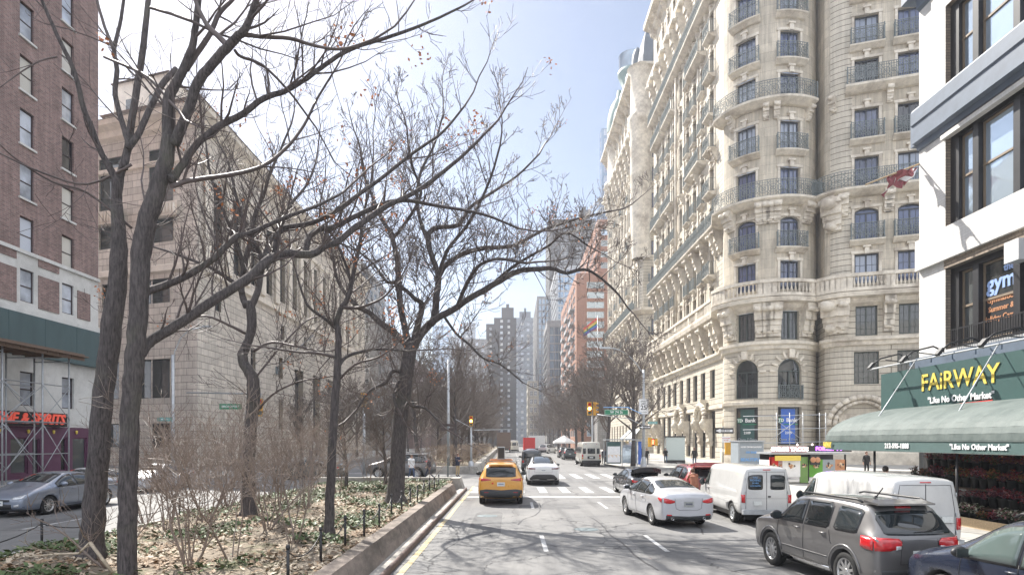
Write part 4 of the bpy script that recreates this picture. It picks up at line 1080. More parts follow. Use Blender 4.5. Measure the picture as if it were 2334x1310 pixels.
    # tie rods, gooseneck lamps
    for px0, py0, px1, py1 in ((2103,812,1966,1000),(2300,795,2145,995)):
        mb = MB(); y0 = 15.2*F/(px0-HX); y1 = Xa*F/(px1-HX); mb.tube([(15.2, y0+.4, zT+.3), (Xa+.02, y1, zv+.02)], .022, 6); mb.build('tie_rod', 'galv', r)
    for k, y in enumerate((24.6, 22.6, 20.7, 18.8, 16.6)):
        lm = MB(); lm.tube([(15.9,y,zT+.55),(15.5,y,zT+.75),(14.7,y-.1,zT+.55),(14.35,y-.15,zT+.3)], .03, 6); lm.tube([(15.9,y,zT+.4),(14.9,y-.1,zT+.5)], .02, 5)
        lm.box(-.14,.14,-.09,.09,-.05,.05,0,Matrix.Translation((14.3,y-.15,zT+.25)) @ Matrix.Rotation(radians(-50),4,'Y')); lm.build('lamp_arm', 'black', r)
    mb = MB(); mb.tube([(14.7,25.2,zT+.2),(14.7,6,zT+.2)], .03, 6); mb.build('rail', 'galv', r)
    for y in (21.6, 17.6, 13.6, 9.6): m_ = MB(); m_.tube([(12.75,y,.15),(12.75,y,zv-hv+.05)], .04, 6); m_.build('post', 'black', r)
M['s_teal2'] = plain('valance_cloth', (.07,.12,.115), .7, var=.1)
shop_awning()
# tattered red flag on a pole, from the white building's far corner
r = thing('red_flag', 'tattered red and white flag on a pole jutting from the white building corner', 'flag', (17,25.7,10), world=True)
mb = MB(); a = P(2100,372,25.7); b = P(1973,421,24.6); mb.tube([a,b], .035, 6); mb.build('pole', 'lumber', r)
mb = MB(); 
for i in range(9):
    for j in range(5):
        def fp(i_, j_):
            t = .12+i_*.055; p = a.lerp(b, t+.03); return p+V((.10*sin(j_*2+i_), .18*sin(i_*1.1+j_), -j_*(.03+.10*abs(sin(i_*.9)))-.02*i_*(j_/5)))
        mb.q([fp(i,j), fp(i+1,j), fp(i+1,j+1), fp(i,j+1)], 1 if j == 3 or (j == 1 and i < 3) else 0, sm=True)
mb.build('cloth', ['flagred', 's_white'], r) if M.setdefault('flagred', plain('faded_red_cloth', (.3,.1,.11), .85, var=.4, scale=5)) else None

# ------------------------------------------------------------------ distant buildings
def tower(name, label, px0, px1, pyt, Y, depth, wall, glass='gl', fh=3.4, bay=3.2, ww=1.7, wh=1.7, side=None, pent=None, skew=0, cap=70, sill=None, rect=True, zlo=0, sb=None, nx=2):
    """px0..px1: columns of its near face at distance Y; side: which flank is seen ('l' street side toward -x, 'r')"""
    x0, x1 = GX(px0, Y), GX(px1, Y); H = CH+(HY-pyt)/F*Y
    r = thing(name, label, 'building', ((x0+x1)/2, Y, 0), group=None, world=True)
    if side == 'l': pts = [(x1,Y),(x0,Y+skew),(x0+0,Y+depth+skew)]
    elif side == 'r': pts = [(x1,Y+depth),(x1,Y),(x0,Y+skew)]
    else: pts = [(x1,Y),(x0,Y+skew)]
    fc = Facade(pts); wins = []
    segs = list(zip(fc.S[:-1], fc.S[1:]))
    for a, b in segs:
        n = max(1, int((b-a-.6)/bay)); off = ((b-a)-n*bay)/2
        for k in range(n):
            s = a+off+bay*(k+.5); z = fh*1.3
            while z+wh+.5 < H:
                if z > zlo: wins.append(dict(a=s-ww/2, b=s+ww/2, z0=z, z1=z+wh, dep=.2))
                z += fh
    mb = MB(); fc.wall(mb, 0, H, wins, 0, 0, .2)
    if side != 'r': mb.q([(x1,Y,0),(x1,Y+depth,0),(x1,Y+depth,H),(x1,Y,H)], 0, [(0,0),(depth,0),(depth,H),(0,H)])
    if side != 'l': mb.q([(x0,Y+skew,0),(x0,Y+depth,0),(x0,Y+depth,H),(x0,Y+skew,H)], 0, [(0,0),(depth,0),(depth,H),(0,H)])
    mb.q([(x0,Y+skew,H),(x1,Y,H),(x1,Y+depth,H),(x0,Y+depth,H)], 0, [(0,0),(1,0),(1,1),(0,1)])
    mb.build('wall', wall, r)
    if sill:
        mb = MB()
        for w in wins: fc.sbox(mb, w['a']-.08, w['b']+.08, w['z0']-.25, w['z0']-.02, 0, .1)
        fc.sbox(mb, 0, fc.L, H-.8, H, .0, .3); mb.build('sill', sill, r)
    far_windows(fc, r, wins, 100, frame='framew' if sb is None else sb, glass=glass, fw=.1)
    if pent:
        a, b, t = pent; mb = MB(); mb.box(GX(a,Y), GX(b,Y), Y+3, Y+3+(GX(b,Y)-GX(a,Y)), H-.1, CH+(HY-t)/F*Y); xx = (GX(a,Y)+GX(b,Y))/2; mb.box(xx-.8, xx+.8, Y+4, Y+6, CH+(HY-t)/F*Y, CH+(HY-t+9)/F*Y); mb.build('roof_house', wall, r)
    return r
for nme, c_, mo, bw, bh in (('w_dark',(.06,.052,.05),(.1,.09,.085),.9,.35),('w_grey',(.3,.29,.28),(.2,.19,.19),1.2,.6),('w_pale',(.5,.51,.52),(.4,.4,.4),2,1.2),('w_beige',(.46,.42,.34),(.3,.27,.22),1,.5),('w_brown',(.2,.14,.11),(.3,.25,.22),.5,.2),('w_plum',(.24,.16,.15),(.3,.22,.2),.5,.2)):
    M[nme] = bricky(nme[2:]+'_masonry', c_, mo, bw, bh, .03, .85, .2)
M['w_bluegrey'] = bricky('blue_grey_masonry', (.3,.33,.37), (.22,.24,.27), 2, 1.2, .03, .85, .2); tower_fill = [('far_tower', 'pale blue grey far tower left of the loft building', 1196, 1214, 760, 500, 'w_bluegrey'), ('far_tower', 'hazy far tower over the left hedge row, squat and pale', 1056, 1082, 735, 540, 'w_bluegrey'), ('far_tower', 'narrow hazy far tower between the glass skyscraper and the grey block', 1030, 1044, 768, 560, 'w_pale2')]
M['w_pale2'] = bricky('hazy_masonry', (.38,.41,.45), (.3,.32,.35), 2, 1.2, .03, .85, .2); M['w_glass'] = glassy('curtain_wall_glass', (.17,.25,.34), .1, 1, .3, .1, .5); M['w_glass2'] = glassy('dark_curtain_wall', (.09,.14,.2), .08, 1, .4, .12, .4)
# right side, going away
def orange():
    r = tower('brick_tower', 'orange brick apartment tower with white framed windows rising beyond the ornate stone house', 1362, 1400, 500, 200, 52, 'orange', 'glsky', 3.6, 5.0, 3.4, 2.0, 'l', cap=0, nx=2)
    r = tower('brick_tower', 'lower orange brick wing in front of the orange tower, balconies on its street side', 1314, 1400, 622, 190, 60, 'orange', 'glsky', 3.05, 7.5, 5.4, 2.0, 'l', cap=90, nx=3)
    mb = MB()
    for k in range(9):
        for j in range(3): mb.box(GX(1314,190)-1.2, GX(1314,190)-.01, 198+j*16, 206+j*16, 8+k*4.6, 8.3+k*4.6); mb.box(GX(1314,190)-1.2, GX(1314,190)-1.14, 198+j*16, 206+j*16, 8.301+k*4.6, 9.3+k*4.6)
    mb.build('balcony', 'w_pale', r)
    # glass storefront row at its foot
    q_ = thing('shop_row', 'low grey stone shops with a blue canopy past the ornate stone house', 'shops', (24,176,0), world=True)
    fc = Facade([(38,176),(24.6,176),(24.6,188)]); ws = [dict(a=fc.px(1404)-1.6, b=fc.px(1404)+1.6, z0=8, z1=12.5, dep=.3), dict(a=fc.px(1408)-1.8, b=fc.px(1408)+1.8, z0=.5, z1=6.5, dep=.3)]
    mb = MB(); fc.wall(mb, 0, 16, ws, 0, 0, .3); mb.q([(38,176,16),(24.6,176,16),(24.6,188,16),(38,188,16)]); mb.build('wall', 'w_grey', q_); many_windows(fc, q_, ws, 10, nx=2, nz=1)
    mb = MB(); fc.sweep(mb, [(0,6.6),(1.4,6.0),(1.4,4.2),(0,4.2)], fc.px(1408)-2.2, fc.px(1408)+2.2); mb.build('canopy', 's_blue', q_)
orange()
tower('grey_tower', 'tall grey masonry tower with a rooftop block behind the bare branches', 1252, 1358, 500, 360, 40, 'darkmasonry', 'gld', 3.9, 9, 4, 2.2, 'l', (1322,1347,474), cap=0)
tower('slender_tower', 'slender far-off blue glass skyscraper peeping over the ornate rooftops', 1371, 1392, 292, 330, 7, 'w_glass2', 'gl', 5, 3.4, 2.2, 3.2, 'l', cap=0)
tower('slender_tower', 'shorter blue glass shoulder beside the slender skyscraper', 1366, 1380, 450, 322, 7, 'w_glass2', 'gl', 5, 3.4, 2.2, 3.2, 'l', cap=0)
tower('glass_tower', 'blue glass tower left of the orange brick tower, paler than its neighbours', 1268, 1330, 605, 285, 50, 'w_pale', 'w_glass', 3.4, 2.9, 2.6, 2.6, 'l', cap=0, sb='framew')
tower('glass_tower', 'low blue glass block in front of the pale glass tower', 1247, 1300, 730, 262, 30, 'w_grey', 'w_glass2', 3.6, 2.0, 1.8, 3.1, 'l', cap=0, sb='frame')
tower('striped_tower', 'tall thin striped grey tower between the dark tower and the glass blocks', 1224, 1262, 675, 330, 60, 'w_grey', 'w_glass', 3.4, 1.9, 1.3, 2.6, 'l', cap=0)
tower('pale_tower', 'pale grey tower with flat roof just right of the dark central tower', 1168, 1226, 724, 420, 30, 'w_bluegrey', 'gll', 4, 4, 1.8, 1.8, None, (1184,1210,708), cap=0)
tower('loft_building', 'small beige loft building with rows of windows at the far end of the avenue', 1203, 1228, 868, 240, 20, 'w_beige', 'gld', 3.2, 1.6, 1.2, 1.9, 'l', cap=70)
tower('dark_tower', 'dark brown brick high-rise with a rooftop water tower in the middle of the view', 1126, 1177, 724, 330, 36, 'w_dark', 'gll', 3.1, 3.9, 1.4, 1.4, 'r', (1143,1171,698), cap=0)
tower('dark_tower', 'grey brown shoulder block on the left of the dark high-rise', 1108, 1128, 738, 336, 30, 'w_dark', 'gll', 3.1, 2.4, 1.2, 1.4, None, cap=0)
tower('grey_block', 'low dark grey apartment block left of the dark high-rise', 1050, 1110, 772, 300, 30, 'w_grey', 'gll', 3.2, 3, 1.4, 1.6, 'r', cap=0)
tower('grey_block', 'stepped grey apartment block at the left end of the far row', 1040, 1056, 790, 296, 24, 'w_dark', 'gll', 3.2, 2, 1.0, 1.6, None, cap=0)
tower('glass_tower', 'far blue glass skyscraper seen through the forked branches', 986, 1022, 743, 520, 30, 'w_glass', 'glsky', 4.4, 4, 3.4, 3, 'r', cap=0)
tower('glass_tower', 'smaller glass slab beside the far blue skyscraper', 1014, 1030, 830, 420, 20, 'w_glass', 'glsky', 4.4, 4, 3.4, 3, None, cap=0)
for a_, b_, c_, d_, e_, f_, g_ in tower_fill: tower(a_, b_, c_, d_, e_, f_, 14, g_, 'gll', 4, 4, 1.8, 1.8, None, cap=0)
# left side beyond the bank
def lefttower(name, label, X, pxn, pxf, ratio, wall, glass, fh, bay, ww, wh, cap=60, front=0, dd=12, sb=None):
    Y0 = X*F/(pxn-HX); Y1 = X*F/(pxf-HX); H = CH+ratio*abs(X)
    r = thing(name, label, 'building', (X,Y0,0), world=True); fc = Facade([(X,Y1),(X,Y0),(X-dd,Y0)]); wins = []
    for a, b in zip(fc.S[:-1], fc.S[1:]):
        n = max(1, int((b-a-.5)/bay))
        for k in range(n):
            s = a+(b-a)*(k+.5)/n; z = 5
            while z+wh+.6 < H: wins.append(dict(a=s-ww/2, b=s+ww/2, z0=z, z1=z+wh, dep=.25)); z += fh
    mb = MB(); fc.wall(mb, 0, H, wins, 0, 0, .25); mb.q([(X,Y0,H),(X,Y1,H),(X-dd,Y1,H),(X-dd,Y0,H)], 0, [(0,0),(1,0),(1,1),(0,1)]); mb.q([(X,Y1,0),(X-dd,Y1,0),(X-dd,Y1,H),(X,Y1,H)], 0, [(0,0),(1,0),(1,H),(0,H)])
    fc.sbox(mb, 0, fc.L, H-1.2, H-.4, .01, .5); mb.build('wall', wall, r)
    far_windows(fc, r, wins, 100, frame='framew' if sb is None else sb, glass=glass, fw=.1); return r
lefttower('apartment_slab', 'pale blue and white apartment slab rising just past the stone bank', -38, 822, 877, 1.19, 'w_pale', 'w_glass', 3.3, 4.6, 3.2, 2.2, 0, dd=18)
lefttower('stone_block', 'grey stone mansion block behind the bare trees past the bank', -33, 862, 940, .92, 'w_grey', 'gld', 3.6, 4.2, 1.8, 2.2, 0)
lefttower('brick_block', 'reddish brick block with cornice behind the branches at the avenue left', -31, 942, 985, .84, 'w_plum', 'gld', 3.6, 4.2, 1.6, 2.1, 0)
lefttower('brick_block', 'brown brick block farthest along the left side of the avenue', -30, 988, 1040, .72, 'w_brown', 'gld', 3.6, 6, 2, 2.2, 0)
# ------------------------------------------------------------------ vehicles (local: +x forward, +y left, z up)
def interp(tab, x):
    if x <= tab[0][0]: return tab[0][1]
    for (a, p), (b, q_) in zip(tab[:-1], tab[1:]):
        if x <= b: return p+(q_-p)*(x-a)/(b-a)
    return tab[-1][1]
WHEELS = {}
def wheel_meshes(R_, w, style):
    key = (round(R_, 3), round(w, 3), style)
    if key in WHEELS: return WHEELS[key]
    T = Matrix.Rotation(pi/2, 4, 'X'); rr = R_*.66
    mb = MB(); mb.lathe([(rr,-w*.45),(rr+.02,-w*.5),(R_*.93,-w*.5),(R_,-w*.36),(R_,-w*.1),(R_*.985,-w*.09),(R_*.985,-w*.05),(R_,-w*.04),(R_,w*.36),(R_*.93,w*.5),(rr+.02,w*.5),(rr,w*.45),(rr,-w*.45)], 32, 0, T)
    ty = mb; rm = MB()
    rm.lathe([(rr+.004,w*.46),(rr-.015,w*.44),(rr-.03,w*.3),(rr-.03,-w*.4)], 32, 0, T)
    rm.lathe([(rr-.03,w*.02),(.0001,w*.02)], 20, 1, T)
    n, wd = {'ten':(10,.022),'five':(5,.055),'six':(6,.05),'seven':(7,.035),'steel':(8,.06)}[style]
    rm.lathe([(.0001,w*.4),(.035,w*.4),(.06,w*.36),(.065,w*.28)], 16, 0 if style != 'steel' else 1, T)
    for i in range(n):
        a = 2*pi*i/n
        for s_ in ((-1, 1) if style in ('six','five') else (0,)):
            u = V((cos(a+s_*.0), 0, sin(a))); v_ = V((-sin(a), 0, cos(a)))
            p0 = u*.05+v_*s_*.018; p1 = u*(rr-.02)+v_*s_*(.05 if style != 'five' else .07)
            h0, h1 = w*.36, w*.41; d = (p1-p0).normalized(); sd_ = V((-d.z, 0, d.x))*(wd*.5); q0 = V((0,-1,0))
            c = [p0-sd_*1.3+q0*(h0-.03), p0+sd_*1.3+q0*(h0-.03), p1-sd_+q0*(h1-.04), p1+sd_+q0*(h1-.04), p0-sd_*1.3+q0*h0, p0+sd_*1.3+q0*h0, p1-sd_*.8+q0*h1, p1+sd_*.8+q0*h1]
            # lathe axis z maps to -y after the turn, so the outer face is at -y
            rm.hexa([c[0],c[1],c[2],c[3],c[4],c[5],c[6],c[7]], 0 if style != 'steel' else 2)
    WHEELS[key] = (ty, rm, None); return WHEELS[key]
def put_wheel(par, x, y, R_, w, style, side, steer=0):
    key = (round(R_, 3), round(w, 3), style, 'me')
    if key not in WHEELS:
        ty, rm, _ = wheel_meshes(R_, w, style)
        a = ty.build('wheel_tmp', 'tyre'); b = rm.build('rim_tmp', ['rim', 'black', 'galv']); WHEELS[key] = (a.data, b.data); bpy.data.objects.remove(a); bpy.data.objects.remove(b)
    tm, rm = WHEELS[key]
    t = bpy.data.objects.new('wheel', tm); COL.objects.link(t); t.parent = par; t.location = (x, y, R_); t.rotation_euler = (0, 0, (0 if side < 0 else pi)+steer)
    r_ = bpy.data.objects.new('rim', rm); COL.objects.link(r_); r_.parent = t
    return t
class Car:
    """st: stations (x, z bottom, z shoulder, z roof, half width, half roof width) from tail to nose"""
    def __init__(s, name, label, st, body='p_white', axles=(-1.4, 1.4), R_=.34, arch=None, lvl=2, group=None, tuck=.92, mid=.55, crown=.03, crease=.35, style='ten', track=None, well=True):
        s.r = thing(name, label, None, (0,0,0), 0, group); s.st = st; s.L = (st[0][0], st[-1][0])
        s.roof = [(a[0], a[3]) for a in st]; s.sh = [(a[0], a[2]) for a in st]; s.hw = [(a[0], a[4]) for a in st]; s.rw = [(a[0], a[5]) for a in st]
        bm = bmesh.new(); rings = []
        for x, zb, zs, zr, w, wr in st:
            zm = zb+(zs-zb)*mid
            half = [(w*.55, zb), (w*tuck, zb+.03), (w*.985, zb+(zm-zb)*.45), (w, zm), (w*.975, zs), (wr, zr), (wr*.5, zr+crown)]
            ring = [(0, zb)]+half+[(0, zr+crown*1.25)]+[(-a, b) for a, b in reversed(half)]
            rings.append([bm.verts.new((x, y, z)) for y, z in ring])
        n = len(rings[0]); cl = bm.edges.layers.float.new('crease_edge')
        for a, b in zip(rings[:-1], rings[1:]):
            for j in range(n):
                f = bm.faces.new((a[j], a[(j+1) % n], b[(j+1) % n], b[j])); f.smooth = True
        for rg, rev in ((rings[0], False), (rings[-1], True)):
            # fill end with quads column by column so it stays smooth
            k = n//2
            for j in range(0, k):
                a_, b_ = rg[j], rg[j+1]; c_, d_ = rg[(n-j-1) % n], rg[(n-j) % n]
                vs = [a_, b_, c_, d_]; u = []
                for v in vs:
                    if v not in u: u.append(v)
                if len(u) >= 3:
                    try: bm.faces.new(u)
                    except ValueError: pass
        bmesh.ops.recalc_face_normals(bm, faces=bm.faces)
        bm.verts.index_update()
        for a, b in zip(rings[:-1], rings[1:]):
            for j, cr in ((5, crease), (6, crease*.8), (2, .5), (4, crease*.3)):
                for jj in (j, n-j):
                    e = bm.edges.get((a[jj % n], b[jj % n]))
                    if e: e[cl] = cr
        for f in bm.faces: f.smooth = True
        me = bpy.data.meshes.new('body'); bm.to_mesh(me); bm.free()
        me.materials.append(M[body]); me.materials.append(M['black'])
        o = bpy.data.objects.new('body', me); COL.objects.link(o)
        md = o.modifiers.new('s', 'SUBSURF'); md.levels = lvl; md.render_levels = lvl
        cuts = []
        if well:
            R2 = arch or R_*1.13; W = max(a[4] for a in st)
            for ax in axles:
                for sd_ in (-1, 1):
                    m_ = MB(); m_.lathe([(.0001,-.3),(R2,-.3),(R2,.3),(.0001,.3)], 28, 1, Matrix.Translation((ax, sd_*(W-.02), R_*.98)) @ Matrix.Rotation(pi/2, 4, 'X'))
                    m_.box(ax-R2, ax+R2, sd_*(W-.02)-.3, sd_*(W-.02)+.3, -.2, R_*.5, 1) if False else None
                    c = m_.build('cut', [body, 'black'], fix=False)
                    bb = bmesh.new(); bb.from_mesh(c.data); bmesh.ops.remove_doubles(bb, verts=bb.verts, dist=1e-4); bmesh.ops.recalc_face_normals(bb, faces=bb.faces); bb.to_mesh(c.data); bb.free()
                    md = o.modifiers.new('b', 'BOOLEAN'); md.operation = 'DIFFERENCE'; md.object = c; md.solver = 'EXACT'; md.material_mode = 'TRANSFER'; cuts.append(c)
        dg = bpy.context.evaluated_depsgraph_get(); ev = o.evaluated_get(dg); m2 = bpy.data.meshes.new_from_object(ev)
        if len(m2.polygons) < 30: print('BOOLEAN FAILED', label)
        bpy.data.objects.remove(o)
        for c in cuts: bpy.data.objects.remove(c)
        m2.name = 'body'; s.body = bpy.data.objects.new('body', m2); COL.objects.link(s.body); s.body.parent = s.r
        b3 = bmesh.new(); b3.from_mesh(m2); s.bvh = BVHTree.FromBMesh(b3); b3.free()
        s.R = R_; s.W = max(a[4] for a in st)
        tw = .21*R_/.34
        for ax in axles:
            for sd_ in (-1, 1): put_wheel(s.r, ax, sd_*(track or (s.W-tw*.5-.035)), R_, tw, style, sd_)
        mb = MB(); x0, x1 = s.L; mb.box(x0+.5, x1-.5, -s.W+.35, s.W-.35, .16, .34)   # dark underbody
        mb.build('underbody', 'black', s.r)
    def hit(s, axis, u, v):
        if axis in ('L', 'R'):
            sg = 1 if axis == 'L' else -1; o = V((u, sg*3, v)); d = V((0, -sg, 0)); far = V((u, sg*(s.W-.05), v))
        elif axis in ('B', 'F'):
            sg = -1 if axis == 'B' else 1; o = V((sg*8, u, v)); d = V((-sg, 0, 0)); far = V((sg*abs(s.L[0]), u, v))
        else: o = V((u, v, 5)); d = V((0, 0, -1)); far = V((u, v, 1))
        p, n, i, t = s.bvh.ray_cast(o, d)
        if p is None: return far, -d
        return p, (n if n.dot(d) < 0 else -n)
    def patch(s, axis, cols, mat, name, off=.006, rows=4, par=None, thick=.012, sub=3):
        """cols: list of (u, v0, v1); laid on the body skin by casting rays; a thin shell with its own rim"""
        cc = []
        for (u0, a0, b0), (u1, a1, b1) in zip(cols[:-1], cols[1:]):
            for k in range(sub): f = k/sub; cc.append((u0+(u1-u0)*f, a0+(a1-a0)*f, b0+(b1-b0)*f))
        cc.append(cols[-1]); mb = MB(); g = []; h = []
        for u, a, b in cc:
            r1 = []; r2 = []
            for j in range(rows+1):
                v = a+(b-a)*j/rows; p, n = s.hit(axis, u, v) if axis != 'T' else s.hit('T', u, v)
                r1.append(p+n*off); r2.append(p+n*(off-thick))
            g.append(r1); h.append(r2)
        for i in range(len(g)-1):
            for j in range(rows): mb.q([g[i][j], g[i+1][j], g[i+1][j+1], g[i][j+1]], sm=True)
        nc = len(g)-1
        for i in range(nc):
            for j in (0, rows): mb.q([g[i][j], g[i+1][j], h[i+1][j], h[i][j]])
        for j in range(rows):
            for i in (0, nc): mb.q([g[i][j], g[i][j+1], h[i][j+1], h[i][j]])
        o = mb.build(name, mat, par or s.r)
        bm = bmesh.new(); bm.from_mesh(o.data); bmesh.ops.remove_doubles(bm, verts=bm.verts, dist=1e-5); bmesh.ops.recalc_face_normals(bm, faces=bm.faces)
        # face outward: check against the body's outside
        out = {'L': V((0,1,0)), 'R': V((0,-1,0)), 'B': V((-1,0,0)), 'F': V((1,0,0)), 'T': V((0,0,1))}[axis]
        big = max(bm.faces, key=lambda f: f.calc_area())
        if big.normal.dot(out) < 0: bmesh.ops.reverse_faces(bm, faces=bm.faces)
        bm.to_mesh(o.data); bm.free()
        return o
    def both(s, cols, mat, name, **k):
        return [s.patch('L', cols, mat, name, **k), s.patch('R', cols, mat, name, **k)]
    def line(s, axis, pts, wd=.012, mat='black', name='panel_gap', off=.001):
        """dark shut line following the skin"""
        mb = MB(); P_ = []
        for (u0, v0), (u1, v1) in zip(pts[:-1], pts[1:]):
            K = max(1, int(sqrt((u1-u0)**2+(v1-v0)**2)/.08))
            for k in range(K): P_.append((u0+(u1-u0)*k/K, v0+(v1-v0)*k/K))
        P_.append(pts[-1]); q_ = [s.hit(axis, *p) for p in P_]
        mb.tube([p+n*off for p, n in q_], wd*.5, 4, cap=True); return mb.build(name, mat, s.r)
    def lights_rear(s, cols, mat='lens_red', side=None, off=.012, name='tail_light'):
        for sg in (-1, 1):
            c = [(u*sg, a, b) for u, a, b in cols]; l = s.patch('B', c, mat, name, off=off, rows=3)
            if side: s.patch('R' if sg < 0 else 'L', side, mat, 'lens', off=off, rows=3, par=l)
    def plate(s, z, x=None, y=0, back=True):
        p, n = s.hit('B' if back else 'F', y, z); mb = MB(); sg = -1 if back else 1
        T = Matrix.Translation(p+V((sg*.014,0,0))); mb.box(-.006,.006,-.155,.155,-.078,.078,0,T); mb.box(sg*.0065-.001,sg*.0065+.001,-.11,.11,-.02,.03,1,T); return mb.build('licence_plate', ['plate','s_navyink'], s.r)
    def mirrors(s, x, z, mat, y=None, sz=(.09,.13,.085)):
        for sg in (-1, 1):
            p, n = s.hit('L' if sg > 0 else 'R', x, z-.1); y_ = abs(p.y)
            bm = bmesh.new(); bmesh.ops.create_icosphere(bm, subdivisions=3, radius=1)
            for v in bm.verts: c = v.co; v.co = V((c.x*sz[0]*(1 if c.x > 0 else .55), c.y*sz[1], c.z*sz[2]*(1-.15*c.y*sg)))
            me = bpy.data.meshes.new('m'); bm.to_mesh(me); bm.free()
            for p_ in me.polygons: p_.use_smooth = True
            me.materials.append(M[mat]); o = link('wing_mirror', me, s.r); o.location = (x, sg*(y_+.13), z)
            mb = MB(); mb.tube([(0,-sg*.16,-.06),(0,-sg*.02,-.03)], .025, 6); mb.box(-.062,-.05,-sz[1]*.75,sz[1]*.75,-sz[2]*.7,sz[2]*.7,1); q_ = mb.build('mirror_arm', ['black','car_glass'], o)
    def handles(s, xs, z, mat):
        for x in xs:
            for sg in (-1, 1):
                p, n = s.hit('L' if sg > 0 else 'R', x, z); mb = MB(); mb.tube([p+V((-.09,sg*.008,0)), p+V((-.07,sg*.035,0)), p+V((.07,sg*.035,.003)), p+V((.09,sg*.008,0))], .016, 6); mb.build('door_handle', mat, s.r)
    def place(s, x, y, rot, cat, sc=None):
        s.r.location = (x, y, 0); s.r.rotation_euler = (0, 0, radians(rot)); s.r['category'] = cat
        if sc: s.r.scale = sc if hasattr(sc, '__len__') else (sc,)*3
        return s.r
M['s_navyink'] = plain('plate_ink', (.25,.27,.33), .6, var=.3, scale=60)
def sidewins(c, spans, zlo, drop=.075, mat='car_glass', frames=True, rake=None):
    """spans: list of polygon columns [(x, lo, hi)...]; lo/hi None follow the belt and roof"""
    for sp_ in spans:
        cols = []
        for x, lo, hi in sp_: cols.append((x, zlo(x) if lo is None else lo, interp(c.roof, x)-drop if hi is None else hi))
        if frames: 
            fr = [(x, lo-.03, hi+.028) for x, lo, hi in cols]; fr[0] = (fr[0][0]-.03, *fr[0][1:]); fr[-1] = (fr[-1][0]+.03, *fr[-1][1:])
            c.both(fr, 'black', 'window_seal', off=.004)
        for w_ in c.both(cols, mat, 'side_window', off=.011): pass
SED = [(-2.44,.36,.86,.92,.72,.50),(-2.40,.27,.95,1.02,.84,.62),(-2.30,.22,.98,1.07,.89,.68),(-1.85,.2,.99,1.12,.92,.72),(-1.55,.2,.98,1.15,.925,.71),(-.72,.19,.96,1.41,.925,.585),(0,.19,.95,1.455,.925,.585),(.38,.19,.94,1.42,.925,.59),(1.22,.19,.93,1.07,.925,.71),(1.85,.2,.87,.95,.91,.69),(2.2,.22,.78,.84,.86,.62),(2.38,.26,.66,.72,.78,.55),(2.45,.34,.56,.60,.64,.46)]
def sedan(label, body='p_silver', detail=2, st=SED, style='ten', name='sedan_car', glass='car_glass', lvl=2, trunk_open=False, group=None, front=False):
    c = Car(name, label, st, body, (-1.42, 1.41), .335, lvl=lvl, style=style, group=group)
    zl = lambda x: 1.0-.012*(x+1.2)
    sidewins(c, [[(-1.52,1.035,1.06),(-1.35,None,1.14),(-1.0,None,1.24),(-.84,None,1.29)], [(-.76,None,1.315),(-.55,None,1.345),(-.1,None,1.375),(.05,None,1.375)], [(.13,None,1.37),(.4,None,1.33),(.7,None,1.20),(.98,None,1.05)]], zl, mat=glass)
    # rear screen and windscreen lie on the sloping faces
    c.patch('T', [(-1.53,-.60,.60),(-1.15,-.60,.60),(-.80,-.54,.54)], glass, 'rear_window', off=.008, rows=6)
    c.patch('T', [(.42,-.53,.53),(.8,-.58,.58),(1.18,-.64,.64)], glass, 'windscreen', off=.008, rows=6)
    if not trunk_open:
        c.lights_rear([(.46,.80,.86),(.62,.77,.90),(.74,.78,.93),(.80,.80,.93)], side=[(-2.33,.80,.93),(-2.18,.84,.94),(-2.08,.91,.94)])
        c.line('B', [(-.45,.93),(-.42,.62),(-.3,.57),(.3,.57),(.42,.62),(.45,.93)]); c.plate(.75)
    c.patch('B', [(-.74,.27,.42),(-.5,.25,.4),(0,.25,.38),(.5,.25,.4),(.74,.27,.42)], 'cladding', 'lower_bumper', off=.006)
    for sg in (-1, 1):
        mb = MB(); p, n = c.hit('B', sg*.52, .31); mb.lathe([(.045,.12),(.05,0),(.04,-.02),(.036,.08)], 14, 0, Matrix.Translation(p+V((-.01,0,0))) @ Matrix.Rotation(pi/2, 4, 'Y')); mb.build('exhaust_tip', 'chrome', c.r)
        c.patch('B', [(sg*.56,.4,.44),(sg*.72,.41,.45)], 'lens_red', 'reflector', off=.012)
    c.mirrors(.85, 1.06, body); c.handles((-.62, .28), .87, body)
    for ax in ('L', 'R'):
        c.line(ax, [(.95,1.0),(.98,.75),(.9,.3)]); c.line(ax, [(.08,1.0),(.06,.3)]); c.line(ax, [(-.85,1.02),(-.92,.8),(-1.03,.72)]); c.line(ax, [(-.99,.3),(.9,.3)])
    if front:
        for sg in (-1, 1): c.patch('F', [(sg*.42,.62,.68),(sg*.62,.62,.74),(sg*.76,.66,.78)], 'lens_clear', 'headlight', off=.012); c.patch('F', [(sg*.5,.36,.44),(sg*.66,.38,.46)], 'lens_clear', 'fog_lamp', off=.012)
        c.patch('F', [(-.36,.55,.62),(0,.54,.63),(.36,.55,.62)], 'black', 'grille', off=.008); c.patch('F', [(-.42,.3,.46),(0,.29,.48),(.42,.3,.46)], 'black', 'lower_grille', off=.006)
        c.plate(.5, back=False)
    return c
SUV = [(-2.28,.42,.94,1.02,.72,.55),(-2.25,.34,1.03,1.12,.84,.63),(-2.16,.28,1.07,1.22,.90,.64),(-1.92,.25,1.08,1.56,.925,.62),(-1.7,.24,1.08,1.66,.93,.64),(-.7,.22,1.06,1.70,.93,.65),(.2,.22,1.04,1.68,.93,.655),(.52,.22,1.03,1.60,.93,.65),(1.2,.22,1.02,1.16,.925,.72),(1.75,.24,.97,1.06,.91,.7),(2.1,.27,.88,.96,.86,.62),(2.25,.3,.76,.82,.76,.54),(2.31,.4,.62,.68,.62,.45)]
